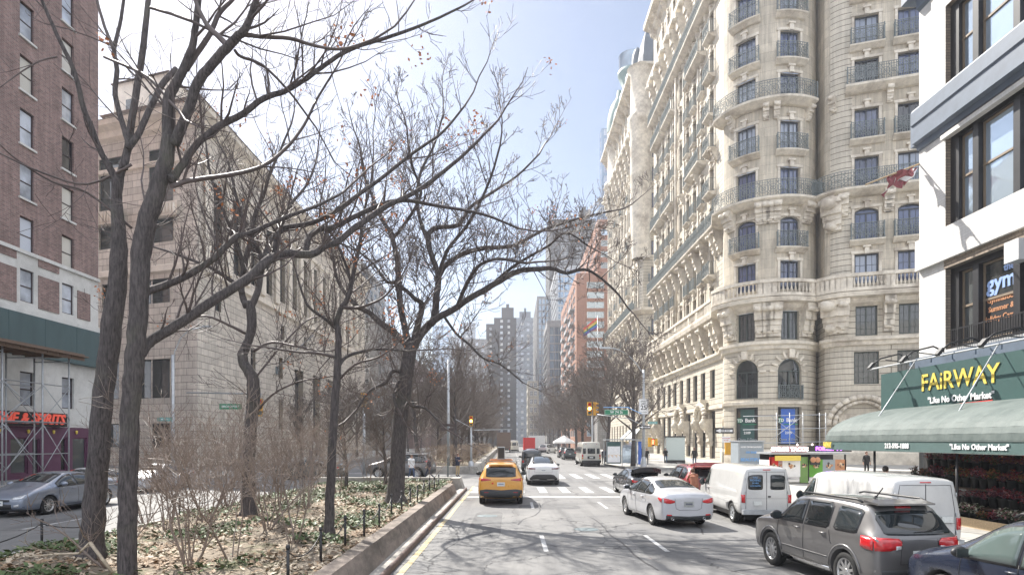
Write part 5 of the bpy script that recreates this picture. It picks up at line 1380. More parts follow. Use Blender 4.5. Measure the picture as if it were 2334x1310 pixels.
def suv(label, body, name='suv_car', st=SUV, glass='car_glass', style='five', lvl=2, kind='cab', group=None, cat='suv'):
    c = Car(name, label, st, body, (-1.36, 1.33), .36, lvl=lvl, style=style, group=group, mid=.5, arch=.43)
    zl = lambda x: 1.10-.02*(x+1)
    hi = lambda x, d=.09: interp(c.roof, x)-d
    sidewins(c, [[(-1.86,1.16,1.38),(-1.75,None,hi(-1.75,.16)),(-1.3,None,hi(-1.3)),(-1.12,None,hi(-1.12))], [(-1.02,None,hi(-1.02)),(-.5,None,hi(-.5)),(-.1,None,hi(-.1)),(.0,None,hi(0))], [(.08,None,hi(.08)),(.35,None,hi(.35,.09)),(.6,None,1.46),(.98,None,1.13)]], zl, mat=glass)
    c.patch('B', [(-.60,1.16,1.5),(-.45,1.14,1.55),(0,1.13,1.56),(.45,1.14,1.55),(.60,1.16,1.5)], glass, 'rear_window', off=.008, rows=5)
    c.patch('T', [(.55,-.57,.57),(.85,-.61,.61),(1.16,-.66,.66)], glass, 'windscreen', off=.008, rows=6)
    c.plate(.86); c.mirrors(.88, 1.13, 'black' if kind != 'tesla' else 'black'); c.handles((-.95, .12), .98, body)
    for ax in ('L', 'R'):
        c.line(ax, [(.98,1.1),(1.0,.8),(.92,.36)]); c.line(ax, [(.04,1.1),(.03,.34)]); c.line(ax, [(-.98,1.1),(-1.0,.86)])
        for x in (-1.36, 1.33):
            c.patch(ax, [(x-.52,.3,.45),(x-.47,.42,.62),(x-.38,.60,.76),(x-.2,.74,.87),(x,.79,.92),(x+.2,.74,.87),(x+.38,.60,.76),(x+.47,.42,.62),(x+.52,.3,.45)], 'cladding', 'arch_trim', off=.012, rows=2) if kind == 'cab' else None
    c.patch('B', [(-.84,.34,.62),(-.6,.32,.66),(0,.31,.62),(.6,.32,.66),(.84,.34,.62)], 'cladding', 'lower_bumper', off=.012)
    c.both([(-.85,.25,.38),(0,.25,.38),(.82,.25,.38)], 'cladding', 'sill_trim', off=.01)
    mb = MB(); p, n = c.hit('B', 0, 1.6); mb.box(-.03,.05,-.5,.5,-.02,.02,0,Matrix.Translation(p+V((-.03,0,.02)))); mb.build('roof_spoiler', body, c.r)
    c.patch('B', [(-.16,1.59,1.62),(.16,1.59,1.62)], 'lens_red', 'brake_lamp', off=.015)
    p, n = c.hit('B', .08, 1.16); mb = MB(); mb.tube([p+n*.03, p+n*.03+V((.02,-.35,.03))], .012, 5); mb.build('rear_wiper', 'black', c.r)
    for sg in (-1, 1):
        mb = MB(); mb.tube([(.3,sg*.66,1.70),(.2,sg*.66,1.755),(-1.5,sg*.645,1.745),(-1.62,sg*.64,1.69)], .02, 6); mb.build('roof_rail', 'black' if kind != 'terrain' else 'black', c.r)
    return c
VAN = [(-2.70,.5,1.15,1.90,.90,.72),(-2.66,.42,1.2,2.02,.97,.76),(-2.5,.38,1.2,2.08,1.0,.80),(-1.2,.36,1.2,2.10,1.0,.82),(.9,.36,1.2,2.10,1.0,.82),(1.25,.36,1.2,2.02,1.0,.81),(1.95,.36,1.2,1.34,.99,.78),(2.3,.38,1.12,1.22,.97,.74),(2.6,.42,1.0,1.06,.9,.66),(2.68,.5,.8,.86,.8,.6)]
def van(label, rear_windows=True, body='p_vanwhite'):
    c = Car('cargo_van', label, VAN, body, (-1.75, 1.85), .37, lvl=2, style='steel', mid=.45, arch=.45, crease=.75, crown=.05, tuck=.9)
    sidewins(c, [[(1.08,1.24,1.86),(1.3,1.24,1.84),(1.55,1.24,1.62),(1.78,1.25,1.42)]], None, mat='car_glass_g')
    c.patch('T', [(1.32,-.7,.7),(1.6,-.72,.72),(1.93,-.74,.74)], 'car_glass', 'windscreen', off=.008)
    if rear_windows:
        for sg in (-1, 1):
            c.patch('B', [(sg*.14,1.34,1.78),(sg*.17,1.30,1.82),(sg*.3,1.29,1.83),(sg*.55,1.29,1.82),(sg*.66,1.31,1.79),(sg*.69,1.35,1.74)], 'black', 'window_seal', off=.004)
            c.patch('B', [(sg*.17,1.37,1.75),(sg*.20,1.33,1.79),(sg*.3,1.32,1.80),(sg*.55,1.32,1.79),(sg*.63,1.34,1.76),(sg*.66,1.38,1.71)], 'car_glass', 'rear_window', off=.011)
    c.line('B', [(0,.55),(0,1.96)], .02); c.line('B', [(-.78,.6),(-.76,1.3),(-.66,1.93),(.66,1.93),(.76,1.3),(.78,.6)], .014); c.line('B', [(-.78,.98),(.78,.98)], .008)
    for sg in (-1, 1):
        c.patch('B', [(sg*.80,.82,1.12),(sg*.93,.83,1.11)], 'lens_red', 'tail_light', off=.02, rows=3)
        mb = MB(); [mb.tube([(-2.7-.005,sg*.79,z-.05),(-2.7-.005,sg*.79,z+.05)], .014, 5) for z in (.75,1.2,1.7)]; mb.build('door_hinge', 'galv', c.r)
        c.line('L' if sg > 0 else 'R', [(.95,1.9),(.95,.45)], .014); c.line('L' if sg > 0 else 'R', [(1.85,1.2),(1.85,.8)], .012)
        c.line('L' if sg > 0 else 'R', [(-2.5,.78),(1.3,.78)], .012, body, 'side_moulding', .006)
    mb = MB(); mb.box(-2.82,-2.66,-.92,.92,.42,.58); mb.build('bumper', 'galv', c.r)
    mb = MB(); mb.box(-2.74,-2.71,.2,.5,.74,.88) if rear_windows else mb.box(-2.74,-2.71,-.68,-.4,1.0,1.15); mb.build('licence_plate', 'plate', c.r)
    c.patch('B', [(-.14,1.985,2.01),(.14,1.985,2.01)], 'lens_red', 'brake_lamp', off=.02)
    c.mirrors(1.62, 1.3, 'black', sz=(.07,.12,.15)); c.handles((1.1,), 1.08, 'black')
    mb = MB(); mb.box(-.02,.0,-.05,.05,-.03,.03,0,Matrix.Translation((-2.7,-.1,1.05))); mb.build('door_latch', 'black', c.r)
    return c
def vehicles():
    # yellow taxi
    c = suv('yellow taxi with a rooftop advertising box driving away beside the planted median', 'p_taxi', 'taxi_cab')
    for sg in (-1, 1):
        l = c.patch('B', [(sg*.40,1.02,1.05),(sg*.62,.99,1.08),(sg*.80,.98,1.10)], 'lens_red', 'tail_light', off=.014, rows=3); c.patch('L' if sg > 0 else 'R', [(-2.1,1.0,1.1),(-1.95,1.04,1.1)], 'lens_red', 'lens', off=.014, par=l)
        c.patch('B', [(sg*.5,.52,.54),(sg*.68,.52,.54)], 'lens_red', 'reflector', off=.02)
    c.patch('B', [(.30,.86,.93),(.37,.86,.93)], 's_red', 'badge', off=.012)
    mb = MB(); mb.box(-.42,.1,-.16,.16,1.80,2.34,0); mb.box(-.425,-.42,-.13,.13,1.84,2.30,1); mb.build('roof_sign', ['s_grey','black'], c.r)
    mb = MB(); mb.box(-.5,.3,-.5,.5,1.74,1.78); [mb.box(x-.03,x+.03,-.45,.45,1.77,1.81) for x in (-.35,0)]; mb.build('sign_rack', 's_orange', c.r)
    c.place(-.50, 28.3, 90.8, 'taxi', 1.05)
    # white crossover
    T_ = [(-2.35,.4,.86,.92,.70,.5),(-2.32,.3,1.0,1.06,.84,.64),(-2.2,.26,1.06,1.13,.92,.7),(-1.9,.24,1.08,1.20,.955,.71),(-1.0,.22,1.04,1.50,.96,.62),(0,.22,1.02,1.60,.96,.6),(.5,.22,1.0,1.54,.96,.61),(1.3,.22,.98,1.10,.95,.72),(1.9,.24,.88,.95,.92,.66),(2.25,.28,.72,.78,.82,.56),(2.38,.36,.58,.62,.66,.46)]
    c = Car('crossover_car', 'white electric crossover waiting beyond the yellow taxi at the crossing', T_, 'p_white', (-1.45, 1.44), .36, style='seven')
    c.patch('T', [(-1.88,-.60,.60),(-1.4,-.62,.62),(-.95,-.56,.56),(-.3,-.52,.52),(.2,-.52,.52)], 'car_glass', 'rear_window', off=.008, rows=6)
    sidewins(c, [[(-1.6,1.1,1.14),(-1.3,1.08,1.28),(-.6,1.07,1.46),(-.05,1.06,1.5)],[(.02,1.06,1.5),(.4,1.05,1.46),(1.0,1.04,1.14)]], None)
    c.lights_rear([(.46,.93,.98),(.7,.92,1.0),(.84,.93,1.02)], 'lens_dark', side=[(-2.2,.94,1.03),(-2.0,.98,1.05)]); c.plate(.86)
    c.patch('B', [(-.78,.33,.42),(-.6,.31,.6),(-.4,.31,.64),(.4,.31,.64),(.6,.31,.6),(.78,.33,.42)], 'black', 'lower_bumper', off=.008); c.line('B', [(-.5,1.02),(-.5,.74),(.5,.74),(.5,1.02)])
    c.mirrors(1.0, 1.06, 'black'); c.place(1.92, 39.9, 90, 'car', 1.07)
    # dark off-roader with spare wheel ahead
    J = [(-2.2,.45,1.05,1.75,.86,.72),(-2.15,.38,1.1,1.84,.92,.76),(-1.9,.36,1.1,1.87,.93,.78),(.3,.35,1.1,1.87,.93,.78),(.55,.35,1.1,1.82,.93,.77),(.9,.35,1.1,1.22,.92,.78),(2.0,.4,1.02,1.1,.88,.7),(2.2,.5,.8,.9,.8,.6)]
    c = Car('offroad_car', 'dark boxy off-roader with a spare wheel on its tail ahead of the white crossover', J, 'p_black', (-1.35, 1.5), .38, style='five', crease=.8)
    c.patch('B', [(-.7,1.2,1.72),(0,1.2,1.75),(.7,1.2,1.72)], 'car_glass', 'rear_window'); sidewins(c, [[(-1.95,1.16,1.72),(-1.1,1.16,1.74)],[(-1,1.16,1.74),(-.15,1.16,1.74)],[(-.05,1.16,1.74),(.45,1.16,1.7),(.75,1.16,1.4)]], None)
    w_ = put_wheel(c.r, -2.36, -.1, .36, .22, 'five', -1); w_.rotation_euler = (0,0,-pi/2); w_.location.z = .98; w_.name = 'spare_wheel'
    for sg in (-1, 1): c.patch('B', [(sg*.72,.8,1.0),(sg*.84,.8,1.0)], 'lens_red', 'tail_light', off=.015)
    c.mirrors(.7, 1.25, 'black'); c.place(1.75, 56, 90, 'suv', 1.0)
    # silver sedan in the near right lane
    c = sedan('white and silver saloon in the second lane, angled left, red tail lights', 'p_silver', lvl=3); c.place(5.22, 21.5, 96.8, 'car', (.985, .98, 1.02))
    c.plate(.75)
    # black sedan with the boot open
    c = sedan('black saloon double-parked with its boot lid raised', 'p_black', trunk_open=True)
    mb = MB()
    prof = [(0,0),(.12,.16),(.32,.30),(.52,.36),(.62,.34)]
    for (a0, b0), (a1, b1) in zip(prof[:-1], prof[1:]):
        for j in range(8):
            y0, y1 = -.72+1.44*j/8, -.72+1.44*(j+1)/8; cr = lambda y: -.10*(abs(y)/.72)**3
            mb.q([(-1.6-a0,y0,1.14+b0*1.25+cr(y0)),(-1.6-a0,y1,1.14+b0*1.25+cr(y1)),(-1.6-a1,y1,1.14+b1*1.25+cr(y1)),(-1.6-a1,y0,1.14+b1*1.25+cr(y0))], sm=True)
            mb.q([(-1.6-a0,y0,1.09+b0*1.25+cr(y0)),(-1.6-a1,y0,1.09+b1*1.25+cr(y0)),(-1.6-a1,y1,1.09+b1*1.25+cr(y1)),(-1.6-a0,y1,1.09+b0*1.25+cr(y1))], sm=True)
    for j in range(8):
        y0, y1 = -.72+1.44*j/8, -.72+1.44*(j+1)/8; cr = lambda y: -.10*(abs(y)/.72)**3
        mb.q([(-2.22,y0,1.565+cr(y0)),(-2.22,y1,1.565+cr(y1)),(-2.2,y1,1.33+cr(y1)),(-2.2,y0,1.33+cr(y0))])
        mb.q([(-2.18,y0,1.565+cr(y0)),(-2.16,y0,1.33+cr(y0)),(-2.16,y1,1.33+cr(y1)),(-2.18,y1,1.565+cr(y1))])
    mb.build('boot_lid', 'p_black', c.r)
    for sg in (-1, 1):
        c.patch('B', [(sg*.5,.80,.88),(sg*.82,.80,.94)], 'lens_red', 'tail_light', off=.014); m_ = MB(); m_.tube([(-1.62,sg*.6,1.08),(-1.9,sg*.6,1.42)], .02, 5); m_.build('lid_strut', 'black', c.r)
    c.place(6.35, 31.4, 93, 'car', .93)
    # white vans
    c = van('white cargo van with two dark rear door windows parked nearest the black saloon'); 
    mb = MB()
    for i, (t_, s_) in enumerate((('CALL', .08), ('MOVING', .1), ('24 HRS', .08), ('LOW RATES', .07))):
        p, n = c.hit('B', .43, 1.72-i*.1); T = TM((p.x-.02, .43, 1.73-i*.1), (0,-1,0), (0,0,1)); text_into(mb, t_, s_, T, 0, .002)
    mb.build('window_lettering', 's_sky', c.r)
    c.place(8.25, 22.25, 88.5, 'van', (.93, .85, .90))
    c = van('plain white cargo van without rear windows parked behind the bronze grey car', False); c.place(9.32, 16.35, 90, 'van', (.93, .87, .90))
    # red suv with raised tailgate
    c = suv('dark red small car at the kerb with its tailgate raised', 'p_red', kind='plain', name='hatchback_car')
    mb = MB(); mb.hexa([(-1.85,-.6,1.66),(-1.85,.6,1.66),(-2.75,-.62,1.74),(-2.75,.62,1.74),(-1.85,-.6,1.72),(-1.85,.6,1.72),(-2.7,-.62,1.86),(-2.7,.62,1.86)]); mb.build('tailgate', 'p_red', c.r)
    m_ = MB(); m_.box(-2.5,-2.0,-.5,.5,1.745,1.765,0, Matrix.Identity(4)); 
    for sg in (-1, 1): k = MB(); k.tube([(-2.0,sg*.6,1.3),(-2.4,sg*.58,1.7)], .018, 5); k.build('gas_strut', 'black', c.r); c.patch('B', [(sg*.66,.95,1.3),(sg*.8,.95,1.2)], 'lens_red', 'tail_light', off=.014)
    c.place(8.45, 28.9, 90, 'car', .97)
    # bronze grey suv
    TER = [(-2.32,.44,.98,1.06,.74,.58),(-2.28,.36,1.08,1.16,.86,.66),(-2.16,.3,1.12,1.30,.905,.68),(-1.88,.27,1.13,1.58,.925,.66),(-1.74,.26,1.13,1.66,.93,.68),(-.7,.25,1.11,1.70,.93,.70),(.3,.25,1.09,1.68,.93,.70),(.6,.25,1.08,1.62,.93,.69),(1.12,.25,1.08,1.20,.925,.74),(1.8,.27,1.05,1.13,.92,.72),(2.15,.3,.98,1.05,.88,.66),(2.3,.34,.85,.92,.8,.58),(2.36,.44,.66,.72,.66,.46)]
    c = Car('suv_car', 'bronze grey five-door off-roader with big red tail lights in the right foreground', TER, 'p_grey', (-1.4, 1.38), .38, lvl=3, style='five', arch=.44, mid=.5, crease=.55)
    zl = lambda x: 1.15-.015*(x+1); hi = lambda x, d=.10: interp(c.roof, x)-d
    sidewins(c, [[(-1.74,1.18,hi(-1.74,.16)),(-1.68,None,hi(-1.6,.12)),(-1.12,None,hi(-1.1)),(-1.06,1.2,1.52)], [(-.86,1.2,1.52),(-.8,None,hi(-.8)),(-.4,None,hi(-.4)),(-.05,None,hi(0))], [(.05,None,hi(.05)),(.5,None,hi(.5,.1)),(.7,None,1.44),(1.02,None,1.18)]], zl, mat='car_glass', drop=.1)
    c.patch('B', [(-.68,1.2,1.42),(-.62,1.17,1.54),(-.3,1.16,1.56),(.3,1.16,1.56),(.62,1.17,1.54),(.68,1.2,1.42)], 'car_glass', 'rear_window', off=.008, rows=6)
    c.patch('T', [(.66,-.6,.6),(.85,-.63,.63),(1.08,-.66,.66)], 'car_glass', 'windscreen', off=.008)
    for sg in (-1, 1):
        l = c.patch('B', [(sg*.38,1.0,1.06),(sg*.44,.94,1.11),(sg*.62,.9,1.12),(sg*.86,.9,1.12)], 'lens_red', 'tail_light', off=.02, rows=3); c.patch('L' if sg > 0 else 'R', [(-2.2,.9,1.12),(-2.0,.91,1.13),(-1.9,.94,1.13)], 'lens_red', 'lens', off=.016, rows=3, par=l)
        c.patch('B', [(sg*.40,.93,.985),(sg*.5,.91,.985)], 'lens_clear', 'reversing_lamp', off=.022)
        mb = MB(); mb.tube([(.35,sg*.70,1.71),(.2,sg*.70,1.745),(-1.5,sg*.685,1.74),(-1.65,sg*.68,1.70)], .022, 6); mb.build('roof_rail', 'black', c.r)
        ax = 'L' if sg > 0 else 'R'
        c.line(ax, [(1.0,1.15),(1.05,.9),(.95,.42)], .014); c.line(ax, [(0,1.15),(-.02,.42)], .014); c.line(ax, [(-.9,1.15),(-.96,.9),(-1.0,.85)], .014); c.line(ax, [(-.95,.42),(.95,.42)], .014)
        c.line(ax, [(-.9,.58),(.92,.58)], .02, 'p_grey', 'side_moulding', .004)
        for x in (-1.4, 1.38):
            K = 12; pts = [(x-.50*cos(pi*k/K*.92+.13), .38+.50*sin(pi*k/K*.92+.13)) for k in range(K+1)]; c.line(ax, pts, .05, 'p_grey', 'wheel_arch', .0)
    c.patch('B', [(-.86,.36,.56),(-.5,.35,.56),(.5,.35,.56),(.86,.36,.56)], 'cladding', 'lower_bumper', off=.012); c.both([(-.9,.27,.38),(.9,.27,.38)], 'chrome', 'sill_trim', off=.008)
    c.plate(.82); c.line('B', [(-.36,1.1),(-.4,.66),(.4,.66),(.36,1.1)], .012)
    c.patch('B', [(-.16,1.60,1.63),(.16,1.60,1.63)], 'lens_red', 'brake_lamp', off=.015)
    mb = MB(); mb.hexa([(-1.98,-.6,1.66),(-1.98,.6,1.66),(-1.6,-.62,1.69),(-1.6,.62,1.69),(-1.98,-.6,1.69),(-1.98,.6,1.69),(-1.6,-.62,1.74),(-1.6,.62,1.74)]); mb.build('roof_spoiler', 'p_grey', c.r)
    mb = MB(); mb.tube([(-1.1,0,1.72),(-1.32,0,1.93)], .012, 6); mb.lathe([(.05,0),(.04,.03),(.001,.045)], 10, 0, Matrix.Translation((-1.1,0,1.725))); mb.build('aerial', 'black', c.r)
    mb = MB(); [mb.box(x-.015,x+.015,-.6,.6,1.725,1.735) for x in (.2,)]; 
    c.mirrors(.92, 1.2, 'black', sz=(.09,.14,.1)); c.handles((-.72, .22), 1.02, 'p_grey')
    p, n = c.hit('B', .08, 1.2); mb = MB(); mb.tube([p+n*.03, p+n*.03+V((.02,-.38,.02))], .012, 5); mb.build('rear_wiper', 'black', c.r)
    c.place(6.70, 12.5, 97.5, 'suv', (.88, .92, .97))
    # navy car cut by the frame
    c = suv('dark navy car cut off by the bottom right corner of the view', 'p_navy', kind='plain', glass='car_glass_g'); c.place(7.55, 8.2, 97, 'car', (.95, .95, 1.0))
    for sg in (-1, 1): c.patch('F', [(sg*.5,.72,.8),(sg*.72,.72,.86)], 'lens_clear', 'headlight', off=.012)
    # left roadway
    c = sedan('blue grey saloon coming towards us on the far left roadway', 'p_blue', front=True); c.place(-18.15, 24.45, -90, 'car', (1.12, 1.04, 1.04))
    c = sedan('white saloon parked behind the two near tree trunks on the left roadway', 'p_white', front=True); c.place(-20.6, 29.9, -90, 'car', .97)
    c = sedan('silver saloon glinting in the sun on the left roadway', 'p_silver', front=True); c.place(-19.75, 34.2, -90, 'car', 1.0)
    # minivan crossing beyond the median
    c = suv('dark silver minivan with a white roof crossing the avenue behind the planted median', 'p_grey', kind='plain', name='minivan_car'); c.place(-8.2, 45.5, 172, 'minivan', (1.08,1,1.03))
    for sg in (-1, 1): c.patch('B', [(sg*.7,.9,1.3),(sg*.84,.9,1.2)], 'lens_red', 'tail_light', off=.014)
    mb = MB(); mb.hexa([(-1.75,-.66,1.68),(-1.75,.66,1.68),(.3,-.66,1.68),(.3,.66,1.68),(-1.7,-.6,1.77),(-1.7,.6,1.77),(.25,-.6,1.77),(.25,.6,1.77)]); mb.build('roof_panel', 'p_white', c.r)
    c = sedan('dark green car partly hidden by the tree trunk beside the crossing minivan', 'p_green', name='green_car'); c.place(-14.2, 43.5, 168, 'car', 1.0)
    # parked row beyond the crossing and traffic ahead
    pk = [('parked_suv', 'dark green parked car second behind the white minibus', 'p_green', 8.1, 88, .98), ('parked_suv', 'grey car parked directly ahead of the white minibus', 'p_grey', 8.6, 74, .95), ('parked_suv', 'black car parked farthest along the right kerb row', 'p_black', 8.2, 98, .98)]
    for nme, lb, bd, x, y, sc in pk:
        c = suv(lb, bd, name=nme, kind='plain', group='cars parked along the far right kerb', lvl=1)
        for sg in (-1, 1): c.patch('B', [(sg*.66,.95,1.25),(sg*.82,.95,1.15)], 'lens_red', 'tail_light', off=.02)
        c.place(x, y, 90, 'car', sc)
    c = suv('pale blue grey car ahead of the dark off-roader in the middle lane', 'p_blue', kind='plain', lvl=1); c.place(2.4, 78, 90, 'car', 1.0)
    c = sedan('small dark car ahead beside the red truck', 'p_black', lvl=1); c.place(3.0, 98, 90, 'car', 1.0)
    # minibus
    MBs = [(-3.3,.5,1.3,2.52,1.0,.86),(-3.25,.42,1.3,2.66,1.12,.93),(-3.0,.4,1.3,2.7,1.15,.97),(2.2,.4,1.3,2.7,1.15,.97),(2.35,.4,1.3,2.6,1.12,.93),(2.5,.4,1.25,1.95,1.0,.82),(3.3,.42,1.15,1.25,.96,.76),(3.6,.5,.9,.96,.85,.6)]
    c = Car('minibus', 'cream white minibus parked at the right kerb past the crossing', MBs, 'p_cream', (-2.0, 2.7), .4, lvl=2, style='steel', crease=.8, arch=.48, crown=.06)
    for a, b in ((-.42,.42),(-.92,-.6),(.6,.92)): c.patch('B', [(a,1.42,2.02),(b,1.42,2.02)], 'car_glass', 'rear_window', off=.01)
    for k in range(5): c.both([(-2.9+k*1.0,1.45,2.15),(-2.05+k*1.0,1.45,2.15)], 'car_glass', 'side_window', off=.01)
    for sg in (-1, 1):
        c.patch('B', [(sg*.88,1.05,1.35),(sg*1.03,1.05,1.35)], 'lens_red', 'tail_light', off=.02); c.patch('B', [(sg*.88,.85,1.0),(sg*1.03,.85,1.0)], 'lens_amber', 'indicator', off=.02)
        for y_ in (.6, .15): m_ = MB(); m_.box(-.03,.0,-.05,.05,-.03,.03,0,Matrix.Translation((-3.26,sg*y_,2.5))); m_.build('marker_lamp', 'lens_red', c.r)
    mb = MB(); mb.box(-3.34,-3.3,-.42,.42,.85,1.15,0); mb.box(-3.35,-3.34,-.2,.2,.93,1.08,1); mb.build('licence_plate', ['black','plate'], c.r)
    mb = MB(); mb.box(-3.5,-3.2,-1.08,1.08,.42,.68); mb.build('bumper', 'black', c.r); c.mirrors(2.5, 1.8, 'black', sz=(.07,.12,.18)); c.place(8.35, 67.8, 90, 'minibus', .95)
    # trucks far ahead
    def boxtruck(lb, bd, x, y, w, h, l, cab='p_white', cat='truck', z0=.9, name='box_truck'):
        r = thing(name, lb, cat, (x,y,0), radians(90)); mb = MB(); mb.box(-l/2,l/2,-w/2,w/2,z0,h,0); mb.box(-l/2-.02,-l/2,-w/2+.08,-.02,z0+.1,h-.15,0); mb.box(-l/2-.02,-l/2,.02,w/2-.08,z0+.1,h-.15,0); mb.build('cargo_box', bd, r)
        mb = MB(); mb.hexa([(l/2+.1,-w/2+.1,.5),(l/2+1.9,-w/2+.1,.5),(l/2+.1,w/2-.1,.5),(l/2+1.9,w/2-.1,.5),(l/2+.1,-w/2+.15,2.2),(l/2+1.2,-w/2+.15,2.2),(l/2+.1,w/2-.15,2.2),(l/2+1.2,w/2-.15,2.2)]); mb.build('cab', cab, r)
        mb = MB(); mb.box(-l/2-.1,l/2+1.5,-.5,.5,.5,.88); mb.box(-l/2-.2,-l/2-.05,-w/2+.1,w/2-.1,.45,.62); mb.build('chassis', 'black', r)
        for sg in (-1, 1):
            put_wheel(r, -l/2+1, sg*(w/2-.2), .45, .3, 'steel', sg); put_wheel(r, l/2+1.0, sg*(w/2-.2), .45, .3, 'steel', sg); m_ = MB(); m_.box(-l/2-.06,-l/2-.02,sg*(w/2-.25)-.08,sg*(w/2-.25)+.08,.66,.84); m_.build('tail_light', 'lens_red', r)
        return r
    boxtruck('red box truck standing in the middle of the avenue far ahead', 's_red', GX(1207,120), 124, 2.3, 3.3, 5)
    boxtruck('white panelled truck farther along the right of the avenue behind the red truck', 'p_white', GX(1228,135), 150, 4.0, 3.9, 9, name='white_truck')
    boxtruck('brown boxy lorry at the median end far ahead', 'wood', GX(1148,140), 144, 3.2, 4.6, 6, 'p_cream', name='lorry')
    c = Car('coach', 'small grey white bus driving away left of the red truck', MBs, 'p_cream', (-2.0, 2.7), .4, lvl=1, style='steel', crease=.8, crown=.06); c.patch('B', [(-.9,1.5,2.2),(.9,1.5,2.2)], 'car_glass', 'rear_window'); c.place(GX(1172,150), 153, 90, 'bus', 1.0)
    c = suv('white pickup-like van turning near the far right kerb', 'p_white', kind='plain', lvl=1, name='small_van'); c.place(GX(1250,128), 130, 60, 'van', 1.15)
    # white market tent
    r = thing('market_tent', 'small white peaked tent on the pavement far down the right side', 'tent', (GX(1285,120),120,.15), 0); mb = MB()
    for a, b in (((-2,-2),(2,-2)),((2,-2),(2,2)),((2,2),(-2,2)),((-2,2),(-2,-2))): mb.q([(*a,2.3),(*b,2.3),(0,0,3.6)]); mb.q([(*a,2.3),(*b,2.3),(*b,2.0),(*a,2.0)])
    mb.build('canopy', 's_white', r)
    for a in ((-1.95,-1.95),(1.95,-1.95),(1.95,1.95),(-1.95,1.95)): m_ = MB(); m_.tube([(*a,0),(*a,2.3)], .03, 5); m_.build('leg', 'galv', r)
m, nt, b = nmat('smoked_lens'); setp(b, (.12,.02,.02), .1, coat=1); M['lens_dark'] = m
vehicles()
# ------------------------------------------------------------------ trees
TR = random.Random(5)
def smooth(pts, n=3):
    out = []
    for i in range(len(pts)-1):
        p0 = pts[max(i-1,0)]; p1 = pts[i]; p2 = pts[i+1]; p3 = pts[min(i+2,len(pts)-1)]
        for k in range(n):
            t = k/n; out.append(tuple(.5*((2*p1[j])+(-p0[j]+p2[j])*t+(2*p0[j]-5*p1[j]+4*p2[j]-p3[j])*t*t+(-p0[j]+3*p1[j]-3*p2[j]+p3[j])*t**3) for j in range(4)))
    out.append(tuple(pts[-1])); return out
def rv(r=TR): 
    while True:
        v = V((r.uniform(-1,1), r.uniform(-1,1), r.uniform(-1,1)))
        if .1 < v.length < 1: return v.normalized()
def twig(mb, p, d, L, r, lev, m=0, up=.12, kink=.22, tips=None, nseg=4, dens=1.0, sag=0, rmin=.0035):
    """a branch that wanders, and its side shoots"""
    pts = [p.copy()]; d = d.normalized(); step = L/nseg
    for i in range(nseg):
        d = (d+rv()*kink+V((0,0,up-sag*i/nseg))).normalized(); p = p+d*step; pts.append(p.copy())
    rad = [max(rmin, r*(1-.75*i/nseg)) for i in range(nseg+1)]
    mb.tube(pts, rad, 5 if r > .03 else (4 if r > .012 else 3), m, cap=False)
    if tips is not None and lev <= 1: tips.append(pts[-1])
    if lev > 0:
        n = max(2, int((2.2+L*2.6)*dens)) if lev > 1 else max(2, int((1.5+L*4.5)*dens))
        for k in range(n):
            t = TR.uniform(.2, .98)*nseg; i = min(int(t), nseg-1); q_ = pts[i].lerp(pts[i+1], t-i); t_ = (pts[i+1]-pts[i]).normalized()
            s = t_.cross(rv()).normalized(); nd = t_*TR.uniform(.45, .9)+s*TR.uniform(.5, .9)+V((0,0,.12))
            twig(mb, q_, nd, L*TR.uniform(.35,.62)*(1-.3*t/nseg), max(rmin, rad[i]*.5), lev-1, m, up, kink, tips, max(2, nseg-1), dens, sag, rmin)
